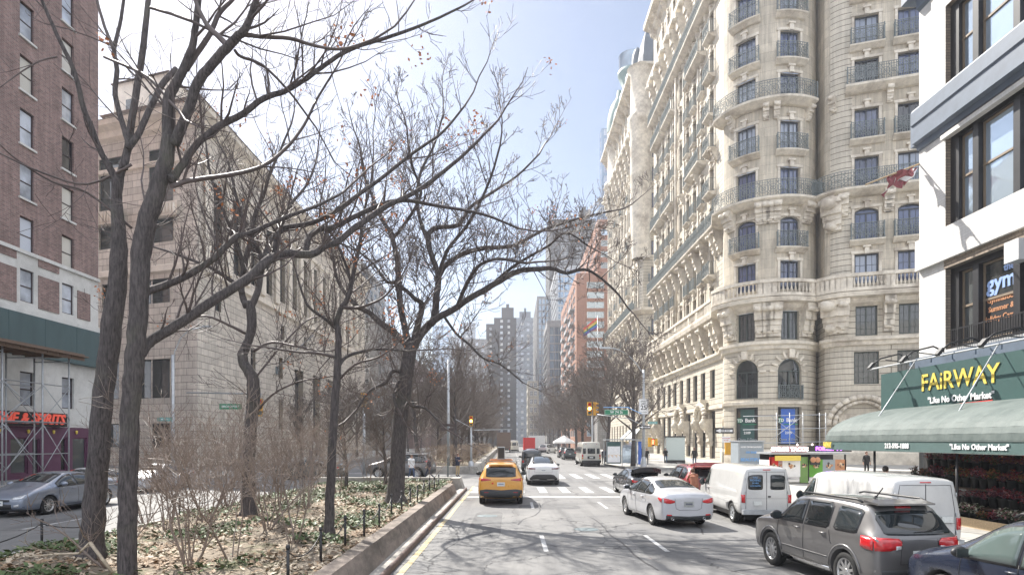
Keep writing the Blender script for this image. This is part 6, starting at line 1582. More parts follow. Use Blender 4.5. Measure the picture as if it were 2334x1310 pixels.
def tree3(name, label, limbs, Y, base, spec, leafn=0, group=None, mt='bark', rs=.94, rm=.005):
    """limbs: (list of (px, py, r_px), depth drift, level, density). All limbs live in world space at their own depth."""
    r = thing(name, label, 'tree', (base[0], base[1], base[2]), world=True, group=group)
    tb = MB(); cb = MB(); tips = []
    for li, (pp, drift, lev, dens, wig) in enumerate(limbs):
        k = len(pp)-1; pts = []
        for i, (x, y, rp) in enumerate(pp):
            D = Y+drift[0]+(drift[1]-drift[0])*(i/k)**1.1; q_ = P(x, y, D); pts.append((q_.x, q_.y, q_.z, rp/F*D*rs/sqrt(1+((x-HX)/F)**2)))
        sp_ = smooth(pts, 4); rad = [max(.006, a[3]) for a in sp_]; pv = [V(a[:3]) for a in sp_]
        if wig: pv = [pv[0]]+[p+rv()*min(.02, rr*.09) for p, rr in zip(pv[1:], rad[1:])]
        big = rad[0] > .05 or li == 0
        if li == 0:
            p0 = pv[0]; rad[0] *= 1.25; pv = [p0-V((0,0,.5))]+pv; rad = [rad[0]*1.35]+rad
        (tb if big else cb).tube(pv, rad, 14 if rad[0] > .15 else 9 if rad[0] > .06 else 6)
        if lev is None: continue
        L = sum((b-a).length for a, b in zip(pv, pv[1:])); n = int(L*spec*dens)
        for j in range(n):
            t = TR.uniform(.12 if li else .6, 1)*(len(pv)-1); i = min(int(t), len(pv)-2); q_ = pv[i].lerp(pv[i+1], t-i); tg = (pv[i+1]-pv[i]).normalized(); rr = rad[i]
            s = tg.cross(rv()).normalized(); nd = tg*TR.uniform(.25,.8)+s+V((0,0,.4)); Ls = TR.uniform(.7, 3.0)*(.72 if Y < 12 else .85 if Y < 17 else 1)*(1-.35*t/len(pv))
            twig(cb, q_, nd, Ls, max(rm*1.5, min(rr*.45, .024)), lev, tips=tips, dens=.72, rmin=rm)
        twig(cb, pv[-1], (pv[-1]-pv[-2]), 2.0, rad[-1], lev, tips=tips, nseg=5, rmin=rm)
    tb.build('trunk', mt, r); cb.build('crown', 'twig', r)
    if leafn:
        lb = MB(); ctrs = [TR.choice(tips) for _ in range(max(1, leafn//16))]
        for c in ctrs:
            for k in range(TR.randint(8, 20)):
                p = c+rv()*TR.uniform(0, .35); a = rv()*.042; b = a.cross(rv()).normalized()*.026; lb.q([p-a, p+b, p+a, p-b])
        lb.build('dead_leaves', 'orangeleaf', r)
    return r
Z = lambda s: [tuple(float(v) for v in t.split(',')) for t in s.split()]
D0 = (0, 0)
def near_trees():
    # leaning trunk at far left
    Y = 12.8; b = P(207, 1262, Y)
    tree3('bare_tree', 'thick leaning bare tree at far left, its bark dark, leftmost in the median', [
        (Z('207,1262,34 216,1150,30 228,1000,28 240,860,27 255,740,27 268,640,24 271,570,22 268,500,17 264,455,15'), D0, None, 1, True),
        (Z('264,480,12 263,412,11 246,375,9 229,344,8 208,290,8 191,248,7.5 168,160,6.5 130,80,5.5 95,0,4.5 70,-60,4'), (0,-.6), 1, .5, True),
        (Z('266,470,12 270,430,11 275,401,10.5 294,325,10 301,267,9.5 317,172,9 330,76,8 338,0,7 345,-80,6'), (0,.5), 1, .5, True),
        (Z('284,385,9 292,330,8 284,298,7.5 263,218,7 267,160,6.5 260,115,6 270,70,5 278,30,4.5 286,-30,4'), (0,.8), 1, .5, True),
        (Z('262,125,5 248,85,5 237,57,4.5 221,0,4 210,-60,3'), (.6,1), 1, .5, True),
        (Z('292,340,9 318,300,8.5 340,252,8 366,199,8 385,175,7.5 401,157,7'), (0,.6), None, 1, True),
        (Z('130,130,2.5 90,140,2.2 40,170,2 0,200,1.5'), (0,-1), 1, .8, True),
        (Z('300,375,4 200,420,3 100,395,3 0,350,2.5'), (0,-.8), 1, .6, True),
        (Z('300,520,4 200,440,3.5 120,415,3 40,365,2.5 0,330,2'), (.2,-1), 1, .6, True),
    ], Y, b, 1.3)
    # straight trunk with the long arching limb
    Y = 10.4; b = P(290, 1330, Y)
    tree3('bare_tree', 'straight bare tree in the left foreground sending one long limb across to the right', [
        (Z('290,1330,26 291,1200,25 292,1050,25 298,920,25 306,830,26 314,740,25 317,660,25 321,580,25 333,510,25 352,450,23 368,400,21 380,360,19 385,310,18'), D0, None, 1, True),
        (Z('318,812,14 328,795,15 345,775,14.5 400,742,14 460,702,13 530,657,12.5 565,634,12 600,602,12 622,588,11.5 653,578,11 710,580,9.5 737,562,8.5 767,553,8 805,522,7.5 844,495,7 882,469,6.5 939,442,5.5 1000,400,5 1060,350,4 1110,300,3'), (0,3.4), 2, 1.1, True),
        (Z('697,580,8 700,552,8.5 706,537,8 729,522,7.5 760,518,7 798,499,6.5 863,469,6 920,457,5 996,469,4 1100,488,3.4 1180,520,2.6'), (1.9,4.2), 2, 1.1, True),
        (Z('624,588,7 632,541,7.5 640,526,7 653,518,6.5 714,507,6 767,480,5.5 824,438,5 863,411,4.5 940,350,4 1010,300,3 1060,240,2.4'), (1.4,2.4), 2, 1.1, True),
        (Z('325,672,10 340,662,11 359,656,10.5 401,640,10 450,614,9.5 489,587,8.5 527,549,8 545,535,7.5 573,530,6.5 640,500,5.5 720,470,4 780,440,3'), (0,1.6), 2, .9, True),
        (Z('385,410,13 401,397,11 424,363,9.5 450,328,9 496,290,9 553,260,8 600,225,7.5 650,207,6.5 700,178,6 745,145,5.5 800,112,5 900,80,4 980,50,3.2 1060,12,2.4'), (0,1.8), 2, 1.1, True),
        (Z('392,425,7 405,420,7 430,412,6.5 458,408,6 534,397,5.5 600,378,5 650,340,4.2 690,290,3.6 720,230,3'), (0,1.2), 2, .9, True),
        (Z('384,330,16 382,270,15 386,218,14 405,185,12 420,153,11 437,110,9.5 446,60,8.5 452,10,8 458,-60,7'), (0,.3), 1, .5, True),
        (Z('425,160,7 450,120,7 480,75,6.5 500,30,6 530,0,5 560,-40,4'), (.2,.8), 1, .7, True),
        (Z('398,330,14 410,300,13.5 425,262,13 450,191,13 480,150,12 515,111,12 540,85,11 557,69,10 572,35,8.5 584,0,8 600,-60,7'), (0,-.5), 1, .5, True),
        (Z('520,108,8 500,85,7.5 478,65,7 465,45,6.5 448,10,5.5 435,-30,5'), (-.2,.1), 1, .6, True),
        (Z('552,78,7 580,82,6 600,84,5.5 660,88,5 720,105,4 780,112,3.6 850,90,3 900,60,2.4'), (-.3,.6), 2, 1, True),
        (Z('535,115,4 550,130,4 600,150,3.4 660,210,3 690,250,2.5'), (-.2,.6), 2, 1, True),
        (Z('237,130,3.5 324,168,4.5 366,206,5 385,230,5'), (.8,0), 1, .3, True),
        (Z('342,18,4 390,32,4 440,50,4'), (0,0), 1, .6, True),
        (Z('330,620,5 345,560,5 350,500,4 330,455,3 322,410,2.5'), (0,1), 1, 1, True),
    ], Y, b, 3.4, 420, rm=.0045)
    # crooked tree behind the shrubs
    Y = 19.7; b = P(566, 1172, Y)
    tree3('bare_tree', 'crooked knotty bare tree behind the shrubs, third trunk from the left', [
        (Z('566,1172,20 566,1100,17 568,1020,16 573,950,16 578,900,17 574,858,15 557,830,13 553,808,13 566,775,11 573,745,12 572,705,12 565,690,12'), D0, None, 1, True),
        (Z('562,700,9 551,663,8 557,610,7.5 564,575,7 572,545,6.5 580,495,5.5 592,465,5 603,438,4.5 614,400,4 640,340,3 665,280,2.2'), (0,1), 2, 1.2, True),
        (Z('556,620,6 550,590,6 541,560,5.5 525,520,4.5 505,470,4 480,400,3.4 470,330,2.5'), (0,-1.2), 2, 1.2, True),
        (Z('573,700,9 585,670,8.5 592,640,8 597,600,7.5 590,575,6.5 576,545,5.5 558,505,4.6 546,476,4 534,430,3.4 520,370,2.6 500,330,2'), (0,.8), 2, 1.2, True),
        (Z('553,668,7 540,650,6 523,637,5.5 500,622,5 470,605,4 430,590,4 390,575,3 340,560,2.4'), (0,-1), 2, 1.2, True),
        (Z('595,620,6 610,560,5 640,520,4.5 660,470,4 700,420,3 720,370,2.4'), (0,1.5), 2, 1.2, True),
        (Z('575,870,3 640,790,2.5 700,730,2 740,720,1.6'), (0,1), 1, 1.2, True),
        (Z('560,760,4 520,740,3.6 470,720,3 420,730,2'), (0,-1), 2, 1, True),
        (Z('578,800,4 620,780,3.4 680,790,2.6 730,800,2'), (0,-1), 2, 1, True),
        (Z('566,960,4 620,900,3 680,870,2.4 740,860,2'), (0,-1), 2, 1, True),
    ], Y, b, 4.0, 420, rm=.006)
    Y = 15.5; b = P(750, 1212, Y)
    tree3('young_tree', 'slim straight young bare tree between the crooked tree and the big forked one', [
        (Z('750,1212,13 753,1120,11.5 757,1020,10.5 762,930,10 768,860,9.5 771,800,8.5 771,755,7.5 767,735,7 778,700,6.5'), D0, None, 1, True),
        (Z('778,700,6.5 792,680,6 803,640,5.5 810,600,5 820,560,4.5 826,510,3.8 833,470,3.2 845,420,2.6 850,370,2'), (0,.4), 2, 1.6, True),
        (Z('768,750,5 755,738,4.5 735,722,4 705,700,3.4 690,670,2.8 675,620,2'), (0,-.5), 2, 1.4, True),
        (Z('783,700,5 800,660,4 790,610,3.4 770,560,3 750,520,2.4'), (0,.7), 2, 1.4, True),
        (Z('772,835,5 790,812,4.4 830,800,4 870,795,3 930,800,2.4'), (0,.9), 2, 1.3, True),
        (Z('768,815,4 730,805,3.4 680,802,3 600,790,2.4'), (0,.4), 1, 1.3, True),
        (Z('773,865,3 810,830,3 860,815,2.4 900,790,2'), (0,-.9), 1, 1.3, True),
        (Z('776,700,4 820,700,3.4 870,680,2.8 900,650,2.2'), (0,-.4), 2, 1.3, True),
    ], Y, b, 4.2, 420, rm=.0055)
    Y = 24; b = P(902, 1140, Y)
    tree3('bare_tree', 'big forked bare tree at the median\'s right edge, crown spreading over the lanes', [
        (Z('902,1140,23 905,1060,19.5 911,980,18.5 917,920,18 924,870,17 929,835,18 935,800,17 942,778,14'), D0, None, 1, True),
        (Z('938,795,9 924,782,9 900,759,8.5 863,732,7.5 845,715,6.5 828,705,6 805,690,5 770,640,4 760,590,3 750,540,2.2'), (0,-1.5), 2, 1.2, True),
        (Z('938,800,9 931,778,8.5 920,736,8 913,700,7.5 910,667,7.5 907,620,7 905,591,6.5 893,537,6 880,515,5.5 870,499,5 850,450,4 830,400,3.4 822,340,2.6'), (0,1.5), 3, 1.0, True),
        (Z('941,790,9 948,755,8.5 954,732,8 962,694,6.5 945,680,5.5 927,663,5 900,645,4.5 880,640,3.6 850,600,2.6 800,560,2'), (0,-2), 2, 1.2, True),
        (Z('944,790,10 958,762,10 975,742,10 989,728,9.5 993,700,8.5 996,668,8 1000,629,7 990,600,6.5 981,572,6.5 976,550,6.5 977,534,6.5 985,524,6 1000,518,5.5 1042,514,5 1058,495,4.5 1075,470,4 1120,440,3.4 1180,400,2.6 1230,350,2'), (0,1.5), 3, 1.0, True),
        (Z('980,738,9 1000,722,8.5 1034,705,8 1070,680,7.5 1100,663,7.5 1140,640,7 1165,625,7 1190,616,6.5 1225,613,6 1260,612,5 1290,622,4.5 1320,615,4 1350,620,3.4 1400,660,2.6 1430,700,2'), (0,-1), 3, 1.0, True),
        (Z('996,640,7 1010,612,6.5 1034,591,6 1064,575,5.5 1100,566,5.5 1130,564,5 1170,560,4.5 1200,545,4 1250,520,3.6 1330,495,2.8 1400,480,2'), (.5,2.5), 3, 1.0, True),
        (Z('1040,703,5 1062,650,5 1080,620,4.5 1100,600,4 1140,590,3.6 1200,600,3'), (0,-2), 2, 1.2, True),
        (Z('1000,625,5 1020,570,4.5 1060,520,4 1090,470,3.6 1120,400,3 1140,330,2.4'), (.4,-1.5), 3, .9, True),
        (Z('980,560,5 960,510,4.5 950,450,4 960,390,3.4 990,330,2.8 1010,260,2'), (1,2.5), 3, .9, True),
        (Z('1130,640,4 1180,600,3.6 1250,560,3 1290,530,2.4 1340,560,2'), (0,-2), 3, .9, True),
        (Z('1010,718,3.5 1040,760,3.2 1070,785,3 1100,815,2.6 1140,830,2.2 1190,870,1.6'), (0,-1.5), 2, 1, True),
        (Z('918,860,6 905,880,5.5 898,905,4.5 905,930,3.6'), (0,-.5), 1, .6, True),
        (Z('922,850,5 895,845,5 880,870,4.5 850,885,3.6 830,905,3 815,930,2.4'), (0,-1), 2, 1, True),
        (Z('915,905,4 940,925,3.4 970,930,3 1000,960,2.4'), (0,-1), 2, 1, True),
        (Z('895,545,4 930,500,4 960,440,3.4 940,380,3 930,320,2.4'), (1,-1), 3, .9, True),
    ], Y, b, 4.4, 420, rm=.0085)
near_trees()
def shrub(label, x, y, h, n, spread, name='bare_shrub', lev=2, seed=0, group='bare shrubs in the planted median'):
    r = thing(name, label, 'shrub', (x, y, soilz(x, y)-.03), 0, group); mb = MB()
    n = max(3, int(n*.95))
    for k in range(n):
        a = 2*pi*k/n+TR.uniform(-.4,.4); t = TR.uniform(.25, 1)*spread; d = V((cos(a)*t, sin(a)*t, 1))
        twig(mb, V((cos(a)*.08, sin(a)*.08, 0)), d, h*TR.uniform(.7,1.1), TR.uniform(.014,.03), lev, kink=.24, up=.07, nseg=6, dens=1.15, rmin=.0042)
    mb.build('stems', 'shrubtwig', r); return r
def shrubs():
    L = [('bare many-stemmed shrub nearest the camera, between the straight tree and the crooked one', 432,1288,2.9,9,.7),
         ('low bare shrub with two leaning stems in front of the crooked tree', 530,1276,2.6,4,.9),
         ('upright bare shrub of thin canes just left of the slim young tree', 668,1240,2.7,6,.45),
         ('wide bare shrub at the feet of the crooked tree', 610,1215,2.6,7,.8),
         ('spreading bare shrub halfway along the left side of the median', 470,1190,3.0,8,.8),
         ('dense bare shrub behind the straight near tree', 380,1200,2.9,7,.8),
         ('thin bare shrub in front of the leaning tree', 250,1290,2.2,5,1.0),
         ('bare shrub at the far end of the median left of the big forked tree', 838,1105,3.0,5,.45),
         ('bare shrub close behind the slim young tree', 700,1160,3.2,8,.7),
         ('reddish bare shrub right of the big forked tree by the wall end', 975,1108,2.9,5,.7),
         ('bare shrub left of the big forked tree trunk', 870,1118,2.6,4,.5),
         ('bare shrub in the middle of the far median strip', 640,1150,3.3,8,.7),
         ('bare shrub beside the far kerb chain', 520,1150,3.1,8,.7),
         ('bare shrub on the left rim of the median', 330,1175,2.4,6,.8),
         ('bare shrub near the far left kerb post', 770,1125,3.0,7,.6)]
    for lb, px, py, h, n, s in L:
        Y = 2.4*F/(py-HY); shrub(lb, GX(px,Y), Y, h, n, s)
    r = thing('fallen_branch', 'pale fallen branch lying on the soil in the bottom left corner', 'branch', (GX(195,10.8),10.8,.35), 0); mb = MB()
    pts = [P(p,q_,10.8-.0*i)-V((GX(195,10.8),10.8,.35)) for i, (p, q_) in enumerate(((60,1268),(125,1262),(180,1260),(205,1235),(235,1275),(262,1310)))]
    mb.tube(pts[:4], [.01,.018,.022,.02], 6); mb.tube(pts[3:], [.03,.028,.022], 6); twig(mb, pts[1], V((-.1,-.6,.1)), .7, .012, 1); twig(mb, pts[2], V((.3,-.5,.2)), .6, .012, 1); mb.build('wood', 'litter2', r)
shrubs()
# background trees: three shapes, then copies
def proto(h, r0, seed, label, name='street_tree', lean=0, lev=3, mt='fartwig'):
    TR.seed(seed); r = thing(name, label, 'tree', (0,0,0)); tb = MB(); cb = MB()
    pts = [V((0,0,-.3)), V((.02,0,h*.12)), V((.08+lean*.3,.05,h*.26)), V((lean*.6,.0,h*.4)), V((lean+.1,.1,h*.58)), V((lean*1.2,0,h*.74))]; rad = [r0*1.3,r0,r0*.88,r0*.78,r0*.5,r0*.28]
    tb.tube(pts, rad, 9); tips = []
    for k in range(24):
        t = TR.uniform(1.8, 5); i = min(int(t), 4); q_ = pts[i].lerp(pts[i+1], t-i); a = TR.uniform(0, 2*pi); d = V((cos(a), sin(a), TR.uniform(.5,1.3)))
        twig(cb, q_, d, h*TR.uniform(.28,.46), rad[i]*.5, lev, kink=.22, up=.1, nseg=5, dens=.6, rmin=.018, tips=tips)
    tb.build('trunk', 'bark', r); cb.build('crown', mt, r); return r
def far_trees():
    ps = [proto(11, .2, 3, 'x'), proto(12, .22, 8, 'x', lean=.5), proto(9.5, .16, 21, 'x', lean=-.3)]
    used = [False]*3
    def put(k, x, y, label, sc=1, group=None, z=.15, rz=None):
        if used[k]: c = dup(ps[k], (x,y,z), rz if rz is not None else TR.uniform(0,6.28), label, sc, group)
        else: used[k] = True; c = ps[k]; c.location = (x,y,z); c.scale = (sc,)*3; c['label'] = label; c['group'] = group if group else ''; 
        if not group and 'group' in c: del c['group']
        return c
    TR.seed(77)
    put(0, GX(1443,62), 62, 'bare street tree beside the speed limit pole at the far right corner', 1.15, 'bare trees on the right pavement')
    ys = [74, 84, 95, 107, 120, 134, 148, 164, 182, 202, 226, 252]
    for i, y in enumerate(ys): put((i+1) % 3, 11.2+TR.uniform(-.3,.3), y, f'{ORD[i]} bare tree beyond the corner tree on the right kerb', TR.uniform(1.1,1.35), 'bare trees on the right pavement')
    ys = [56, 61, 67, 73, 80, 88, 97, 107, 118, 131, 146, 162, 180, 200]
    for i, y in enumerate(ys): put(i % 3, -5.6+TR.uniform(-.8,.8), y, f'{ORD[i]} bare tree in the right half of the median beyond the crossing', TR.uniform(.75,1.05), 'bare trees in the far median', .4)
    for i, y in enumerate([58, 66, 76, 87, 100, 116, 134, 155]): put((i+1) % 3, -9.6+TR.uniform(-.8,.8), y, f'{ORD[i]} bare tree in the left half of the median beyond the crossing', TR.uniform(.75,1.0), 'bare trees in the far median', .4)
    for i, y in enumerate([70, 82, 95, 109, 125, 142, 162]): put((i+2) % 3, -24, y, f'{ORD[i]} bare street tree in front of the stone bank', TR.uniform(.75,.95), 'bare trees along the left pavement')
    for i, (x, y) in enumerate([(16.5, 41), (-8.5,31.5), (-6.8,33)][1:]): put(2, x, y, ['small bare tree at the far left end of the near median', 'small bare tree at the far right end of the near median'][i], .55, None, .3)
    # hedge
    sp = [('first', 52, 8), ('second', 61, 8), ('third', 70, 9), ('fourth', 80, 11), ('fifth', 92, 13), ('sixth', 106, 15)]
    for nme, y0, l in sp:
        r = thing('bare_hedge', f'{nme} clipped brown hedge block beyond the crossing', 'hedge', (-5,y0,.4), 0, 'bare hedges in the far median'); mb = MB()
        for k in range(900):
            x = TR.uniform(-2.6,1.2); y = TR.uniform(0,l); z = TR.uniform(.2,1.7); d = rv(); d.z = abs(d.z)+.4; p = V((x,y,z)); mb.tube([p, p+d*.2, p+d*.2+rv()*.2], [.02,.016,.01], 3, 0, cap=False)
        mb.build('twigs', 'hedge', r)
far_trees()
# ------------------------------------------------------------------ posts, signs, signals
def chain_posts():
    pts = []
    for px, py, h in ((629,1330,.85),(718,1286,.85),(776,1232,.8),(824,1217,.8),(864,1188,.8),(893,1170,.8),(920,1152,.8),(938,1137,.8),(953,1125,.8),(966,1116,.8),(980,1108,.8)):
        Y = 2.4*F/(py-HY); pts.append((GX(px,Y), Y))
    pts = []
    for i in range(13):
        Y = 10.2+i*1.75; x = -3.72-.0*i; pts.append((x, Y))
    left = [(-11.1, 8.5+i*3.0) for i in range(9)]
    for lst, nm in ((pts, 'right'), (left, 'left')):
        proto_ = None
        for i, (x, y) in enumerate(lst):
            lb = f'{ORD[i]} black chain post along the {nm} rim of the near median'
            if proto_ is None:
                r = thing('chain_post', lb, 'post', (x,y,soilz(x,y)), 0, f'black chain posts on the {nm} rim'); mb = MB(); mb.tube([(0,0,-.1),(0,0,.62)], .028, 8); mb.build('shaft', 'black', r)
                mb = MB(); mb.lathe([(.001,.60),(.034,.61),(.042,.64),(.034,.675),(.001,.69)], 10); mb.build('knob', 'black', r); proto_ = r
            else: dup(proto_, (x,y,soilz(x,y)), 0, lb)
        for i, (a, b) in enumerate(zip(lst[:-1], lst[1:])):
            A = V((*a, soilz(*a)+.56)); B = V((*b, soilz(*b)+.56)); mb = MB(); n = 12
            P_ = [A.lerp(B, k/n)-V((0,0,.22*4*(k/n)*(1-k/n))) for k in range(n+1)]; mb.tube(P_, .013, 5); tag(mb.build('chain', 'black'), f'{ORD[i]} drooping chain span along the {nm} rim of the near median', 'chain', f'chains on the {nm} rim')
chain_posts()
def face(mb, T, w, h, m=0, t=.02): mb.box(-w/2, w/2, -h/2, h/2, -t, 0, m, T)
RT, UP = (1,0,0), (0,0,1)
def sgn(name, label, P_, w, h, bg, texts, par=None, border=None, cat='sign', t=.02):
    """flat sign facing the camera side; texts: (string, size, dx, dy, mat)"""
    r = thing(name, label, cat, P_) if par is None else par
    o = V((0,0,0)) if par is None else V(P_)
    mb = MB(); T = TM(o, RT, UP); face(mb, T, w, h, 0, t)
    if border: b = .03; [mb.box(x0,x1,y0,y1,.001,.004,1,T) for x0,x1,y0,y1 in ((-w/2+b,w/2-b,h/2-b*1.6,h/2-b),(-w/2+b,w/2-b,-h/2+b,-h/2+b*1.6),(-w/2+b,-w/2+b*1.6,-h/2+b*1.6,h/2-b*1.6),(w/2-b*1.6,w/2-b,-h/2+b*1.6,h/2-b*1.6))]
    mb.build('sign_plate' if par is None else 'sign', [bg, border or bg], r)
    for s_, sz, dx, dy, mt in texts:
        mb = MB(); text_into(mb, s_, sz, TM(o+V((dx,-.003,dy)), RT, UP), 0, .003, sz*.012); mb.build('lettering', mt, r)
    return r
def arrow(mb, T, w, h, m, left=True):
    s = -1 if left else 1
    mb.q([T @ V(p) for p in ((s*w/2,0,.004),(s*w*.22,h*.36,.004),(s*w*.22,h*.2,.004),(-s*w*.47,h*.2,.004),(-s*w*.47,-h*.2,.004),(s*w*.22,-h*.2,.004),(s*w*.22,-h*.36,.004))], m)
def oneway(label, P_, w, h):
    r = thing('one_way_sign', label, 'sign', P_); T = TM(V((0,0,0)), RT, UP); mb = MB(); face(mb, T, w, h, 0); mb.build('sign_plate', 's_black', r)
    mb = MB(); arrow(mb, T, w*.95, h, 0); mb.build('arrow', 's_white', r); mb = MB(); text_into(mb, 'ONE WAY', h*.36, TM(V((w*.07,-.007,0)), RT, UP), 0, .003, .005); mb.build('lettering', 's_black', r); return r
def signal_head(par, P_, lit=1, sc=1.0, yaw=0, name='signal_head'):
    """three-lamp head; faces the camera side when yaw is 0"""
    T = Matrix.Translation(P_) @ Matrix.Rotation(yaw, 4, 'Z') @ Matrix.Scale(sc, 4); mb = MB(); mb.box(-.17,.17,-.1,.12,-.52,.52,0,T)
    for k in (-1,0,1):
        for j in range(8):
            a0, a1 = pi*j/8, pi*(j+1)/8; z = k*.33
            mb.q([T @ V((.145*cos(a),y,z+.145*sin(a))) for a, y in ((a0,-.1),(a1,-.1),(a1,-.3),(a0,-.3))]); mb.q([T @ V((.15*cos(a),y,z+.15*sin(a))) for a, y in ((a0,-.1),(a0,-.3),(a1,-.3),(a1,-.1))])
    h = mb.build(name, 'signal', par)
    for k in (1,0,-1):
        mb = MB(); mb.lathe([(.0001,.02),(.13,.0)], 14, 0, T @ Matrix.Translation((0,-.105,k*.33)) @ Matrix.Rotation(pi/2,4,'X')); mb.build('lamp', {1:'s_red',0:'lit_amber' if lit == 0 else 's_black',-1:'s_dkgreen'}[k] if not (k == 1 and lit == 1) else 'lit_red', h)
    return h
def streetside():
    # far corner pole by the round tower
    Y = 60; X = GX(1467, Y)
    r = thing('lamp_pole', 'tall grey pole at the far right corner carrying the speed limit sign', 'pole', (X,Y,.15)); mb = MB(); mb.tube([(0,0,0),(0,0,9.5)], [.17,.1], 10); mb.lathe([(.3,0),(.3,.5),(.2,.9),(.17,1)], 10); mb.build('shaft', 'galv', r)
    mb = MB(); pts = [(0,0,9.0)]+[(-.1-3.4*(k/8)**1.3,-.2*k/8,9.0+2.6*sin(k/8*pi/2)) for k in range(1,9)]; mb.tube(pts, .05, 6); mb.box(-4.3,-3.3,-.32,-.08,11.5,11.68); mb.build('lamp_arm', 'galv', r)
    mb = MB(); mb.tube([(0,-.05,4.0),(-1.4,-.25,4.7),(-4.6,-.4,5.1)], .04, 6); mb.build('mast_arm', 'galv', r)
    r = sgn('speed_sign', 'white SPEED LIMIT 25 sign on the tall pole at the far right corner', P(1467,926,59.7), .92, 1.5, 's_white', [('SPEED', .22, 0, .5, 's_black'), ('LIMIT', .22, 0, .27, 's_black'), ('25', .62, 0, -.12, 's_black'), ('CITYWIDE', .14, 0, -.55, 's_black')], border='s_black')
    sgn('street_sign', 'green W 74 St sign hanging left of the corner tree', P(1405,939,59.4), 2.3, .52, 's_green', [('W 74 St', .36, 0, 0, 's_white')], border='s_white')
    r = thing('sign_bracket', 'blue topped bracket bar above the green street name sign', 'bracket', P(1405,928,59.4)); mb = MB(); mb.box(-1.25,1.25,-.03,.03,-.02,.05); mb.tube([(1.1,0,0),(2.5,.3,-.6)], .04, 5); mb.build('bar', 's_sky', r)
    oneway('small ONE WAY sign on the tall pole below the speed limit sign', P(1470,973,59.6), 1.05, .33)
    sgn('street_sign', 'teal street name blade just right of the tall pole', P(1488,963,59.8), .9, .25, 's_teal', [('BROADWAY', .13, 0, 0, 's_white')])
    oneway('large ONE WAY sign with left arrow in front of the bank windows', P(1651,981,52), 1.55, .47)
    Y = 52.2; r = thing('sign_post', 'dark slim post carrying the large ONE WAY sign', 'post', (GX(1648,Y),Y,.15)); mb = MB(); mb.tube([(0,0,0),(0,0,CH+.9+.15)], .05, 8); mb.build('shaft', 'iron', r)
    mb = MB(); mb.tube([(0,0,CH+1.05),(0,0,CH+1.7)], .045, 6); mb.build('cap', 'lumber', r)
    sgn('parking_sign', 'pink and white parking regulation sign below the large ONE WAY sign', P(1655,1001,52), .72, .5, 's_white', [('NO STANDING', .1, 0, .1, 's_red'), ('ANYTIME', .1, 0, -.08, 's_red')])
    # signal heads on the corner pole (1345) and hanging pair
    Y = 66; X = GX(1350, Y); r = thing('traffic_signal', 'yellow traffic signal pair on a pole at the far right kerb, amber lit', 'traffic signal', (X,Y,.15)); mb = MB(); mb.tube([(0,0,0),(0,0,6.0)], [.12,.09], 8); mb.tube([(-.5,0,5.5),(.5,0,5.5)], .04, 6); mb.build('pole', 'galv', r)
    signal_head(r, (-.32,-.1,6.0), 0, 1.35); signal_head(r, (.28,0,6.0), 9, 1.35, radians(75))
    Y = 55; r = thing('pedestrian_signal', 'orange hand pedestrian signal beside the tall corner pole', 'pedestrian signal', P(1488,1007,Y)); mb = MB(); mb.box(-.42,-.1,-.1,.12,-.42,.42); mb.box(.42,.12,-.1,.12,-.32,.3); mb.build('housing', 'signal', r); mb = MB(); mb.box(-.1,.12,-.08,.1,-.35,.33); mb.build('case', 'black', r); 
    mb = MB(); mb.box(-.09,.08,-.1,-.085,-.2,.05)
    for k in range(4): mb.box(-.09+k*.045,-.055+k*.045,-.1,-.086,.052,.24-.02*abs(k-1.5))
    mb.build('hand_symbol', 'lit_red', r)
    Y = 53; r = thing('traffic_signal', 'yellow signal box seen from behind at the round tower base', 'traffic signal', P(1662,1020,Y)); mb = MB(); mb.box(-.35,.25,-.15,.15,-.55,.5); mb.box(-.5,.4,-.05,.05,.5,.56); mb.box(-.5,.4,-.05,.05,-.62,-.56); mb.build('housing', 'signal', r)
    # median signal with amber light
    Y = 51; X = GX(1074, Y); r = thing('traffic_signal', 'slim grey signal pole with a glowing amber lamp at the far median end', 'traffic signal', (X,Y,.6)); mb = MB(); mb.tube([(0,0,0),(0,0,3.3)], [.1,.075], 8); mb.lathe([(.24,0),(.22,.35),(.11,.45)], 8); mb.build('pole', 'galv', r); signal_head(r, (0,-.05,3.75), 0, .8)
    mb = MB(); mb.tube([(0,0,3.2),(-1.3,.3,3.9)], .03, 5); mb.tube([(.2,.1,3.0),(3.4,2,3.1)], .03, 5); mb.build('mast_arm', 'galv', r)
    # tall lamp with long curved arm in the median beyond the crossing
    Y = 53; X = GX(1022, Y); r = thing('street_lamp', 'tall street lamp with a long curved arm over the lanes behind the big forked tree', 'street lamp', (X,Y,.4)); mb = MB(); mb.tube([(0,0,0),(0,0,9.3)], [.15,.1], 8); mb.build('pole', 'galv', r)
    mb = MB(); e = P(1105,690,Y-.5)-V((X,Y,.4)); mb.tube([(0,0,7.5),(.05,0,9.3),(.3,0,10.6),(.9,-.1,11.6),(1.9,-.3,e.z-.1),tuple(e)], [.06,.055,.05,.045,.04,.04], 6); mb.box(e.x-.1,e.x+.55,e.y-.14,e.y+.14,e.z-.06,e.z+.06); mb.build('lamp_arm', 'galv', r)
    # small brown street name signs on a post (median end)
    Y = 36.4; r = thing('sign_post', 'dark post with stacked street name blades at the near median end', 'sign', (GX(1021,Y),Y,.3)); mb = MB(); mb.tube([(0,0,0),(0,0,3.3)], .045, 8); mb.build('post', 'iron', r)
    for z, w_ in ((3.35,.9),(3.1,.8)): m_ = MB(); m_.box(-w_*.55,w_*.55,-.02,.02,z-.08,z+.08); m_.build('name_blade', 'frameb', r)
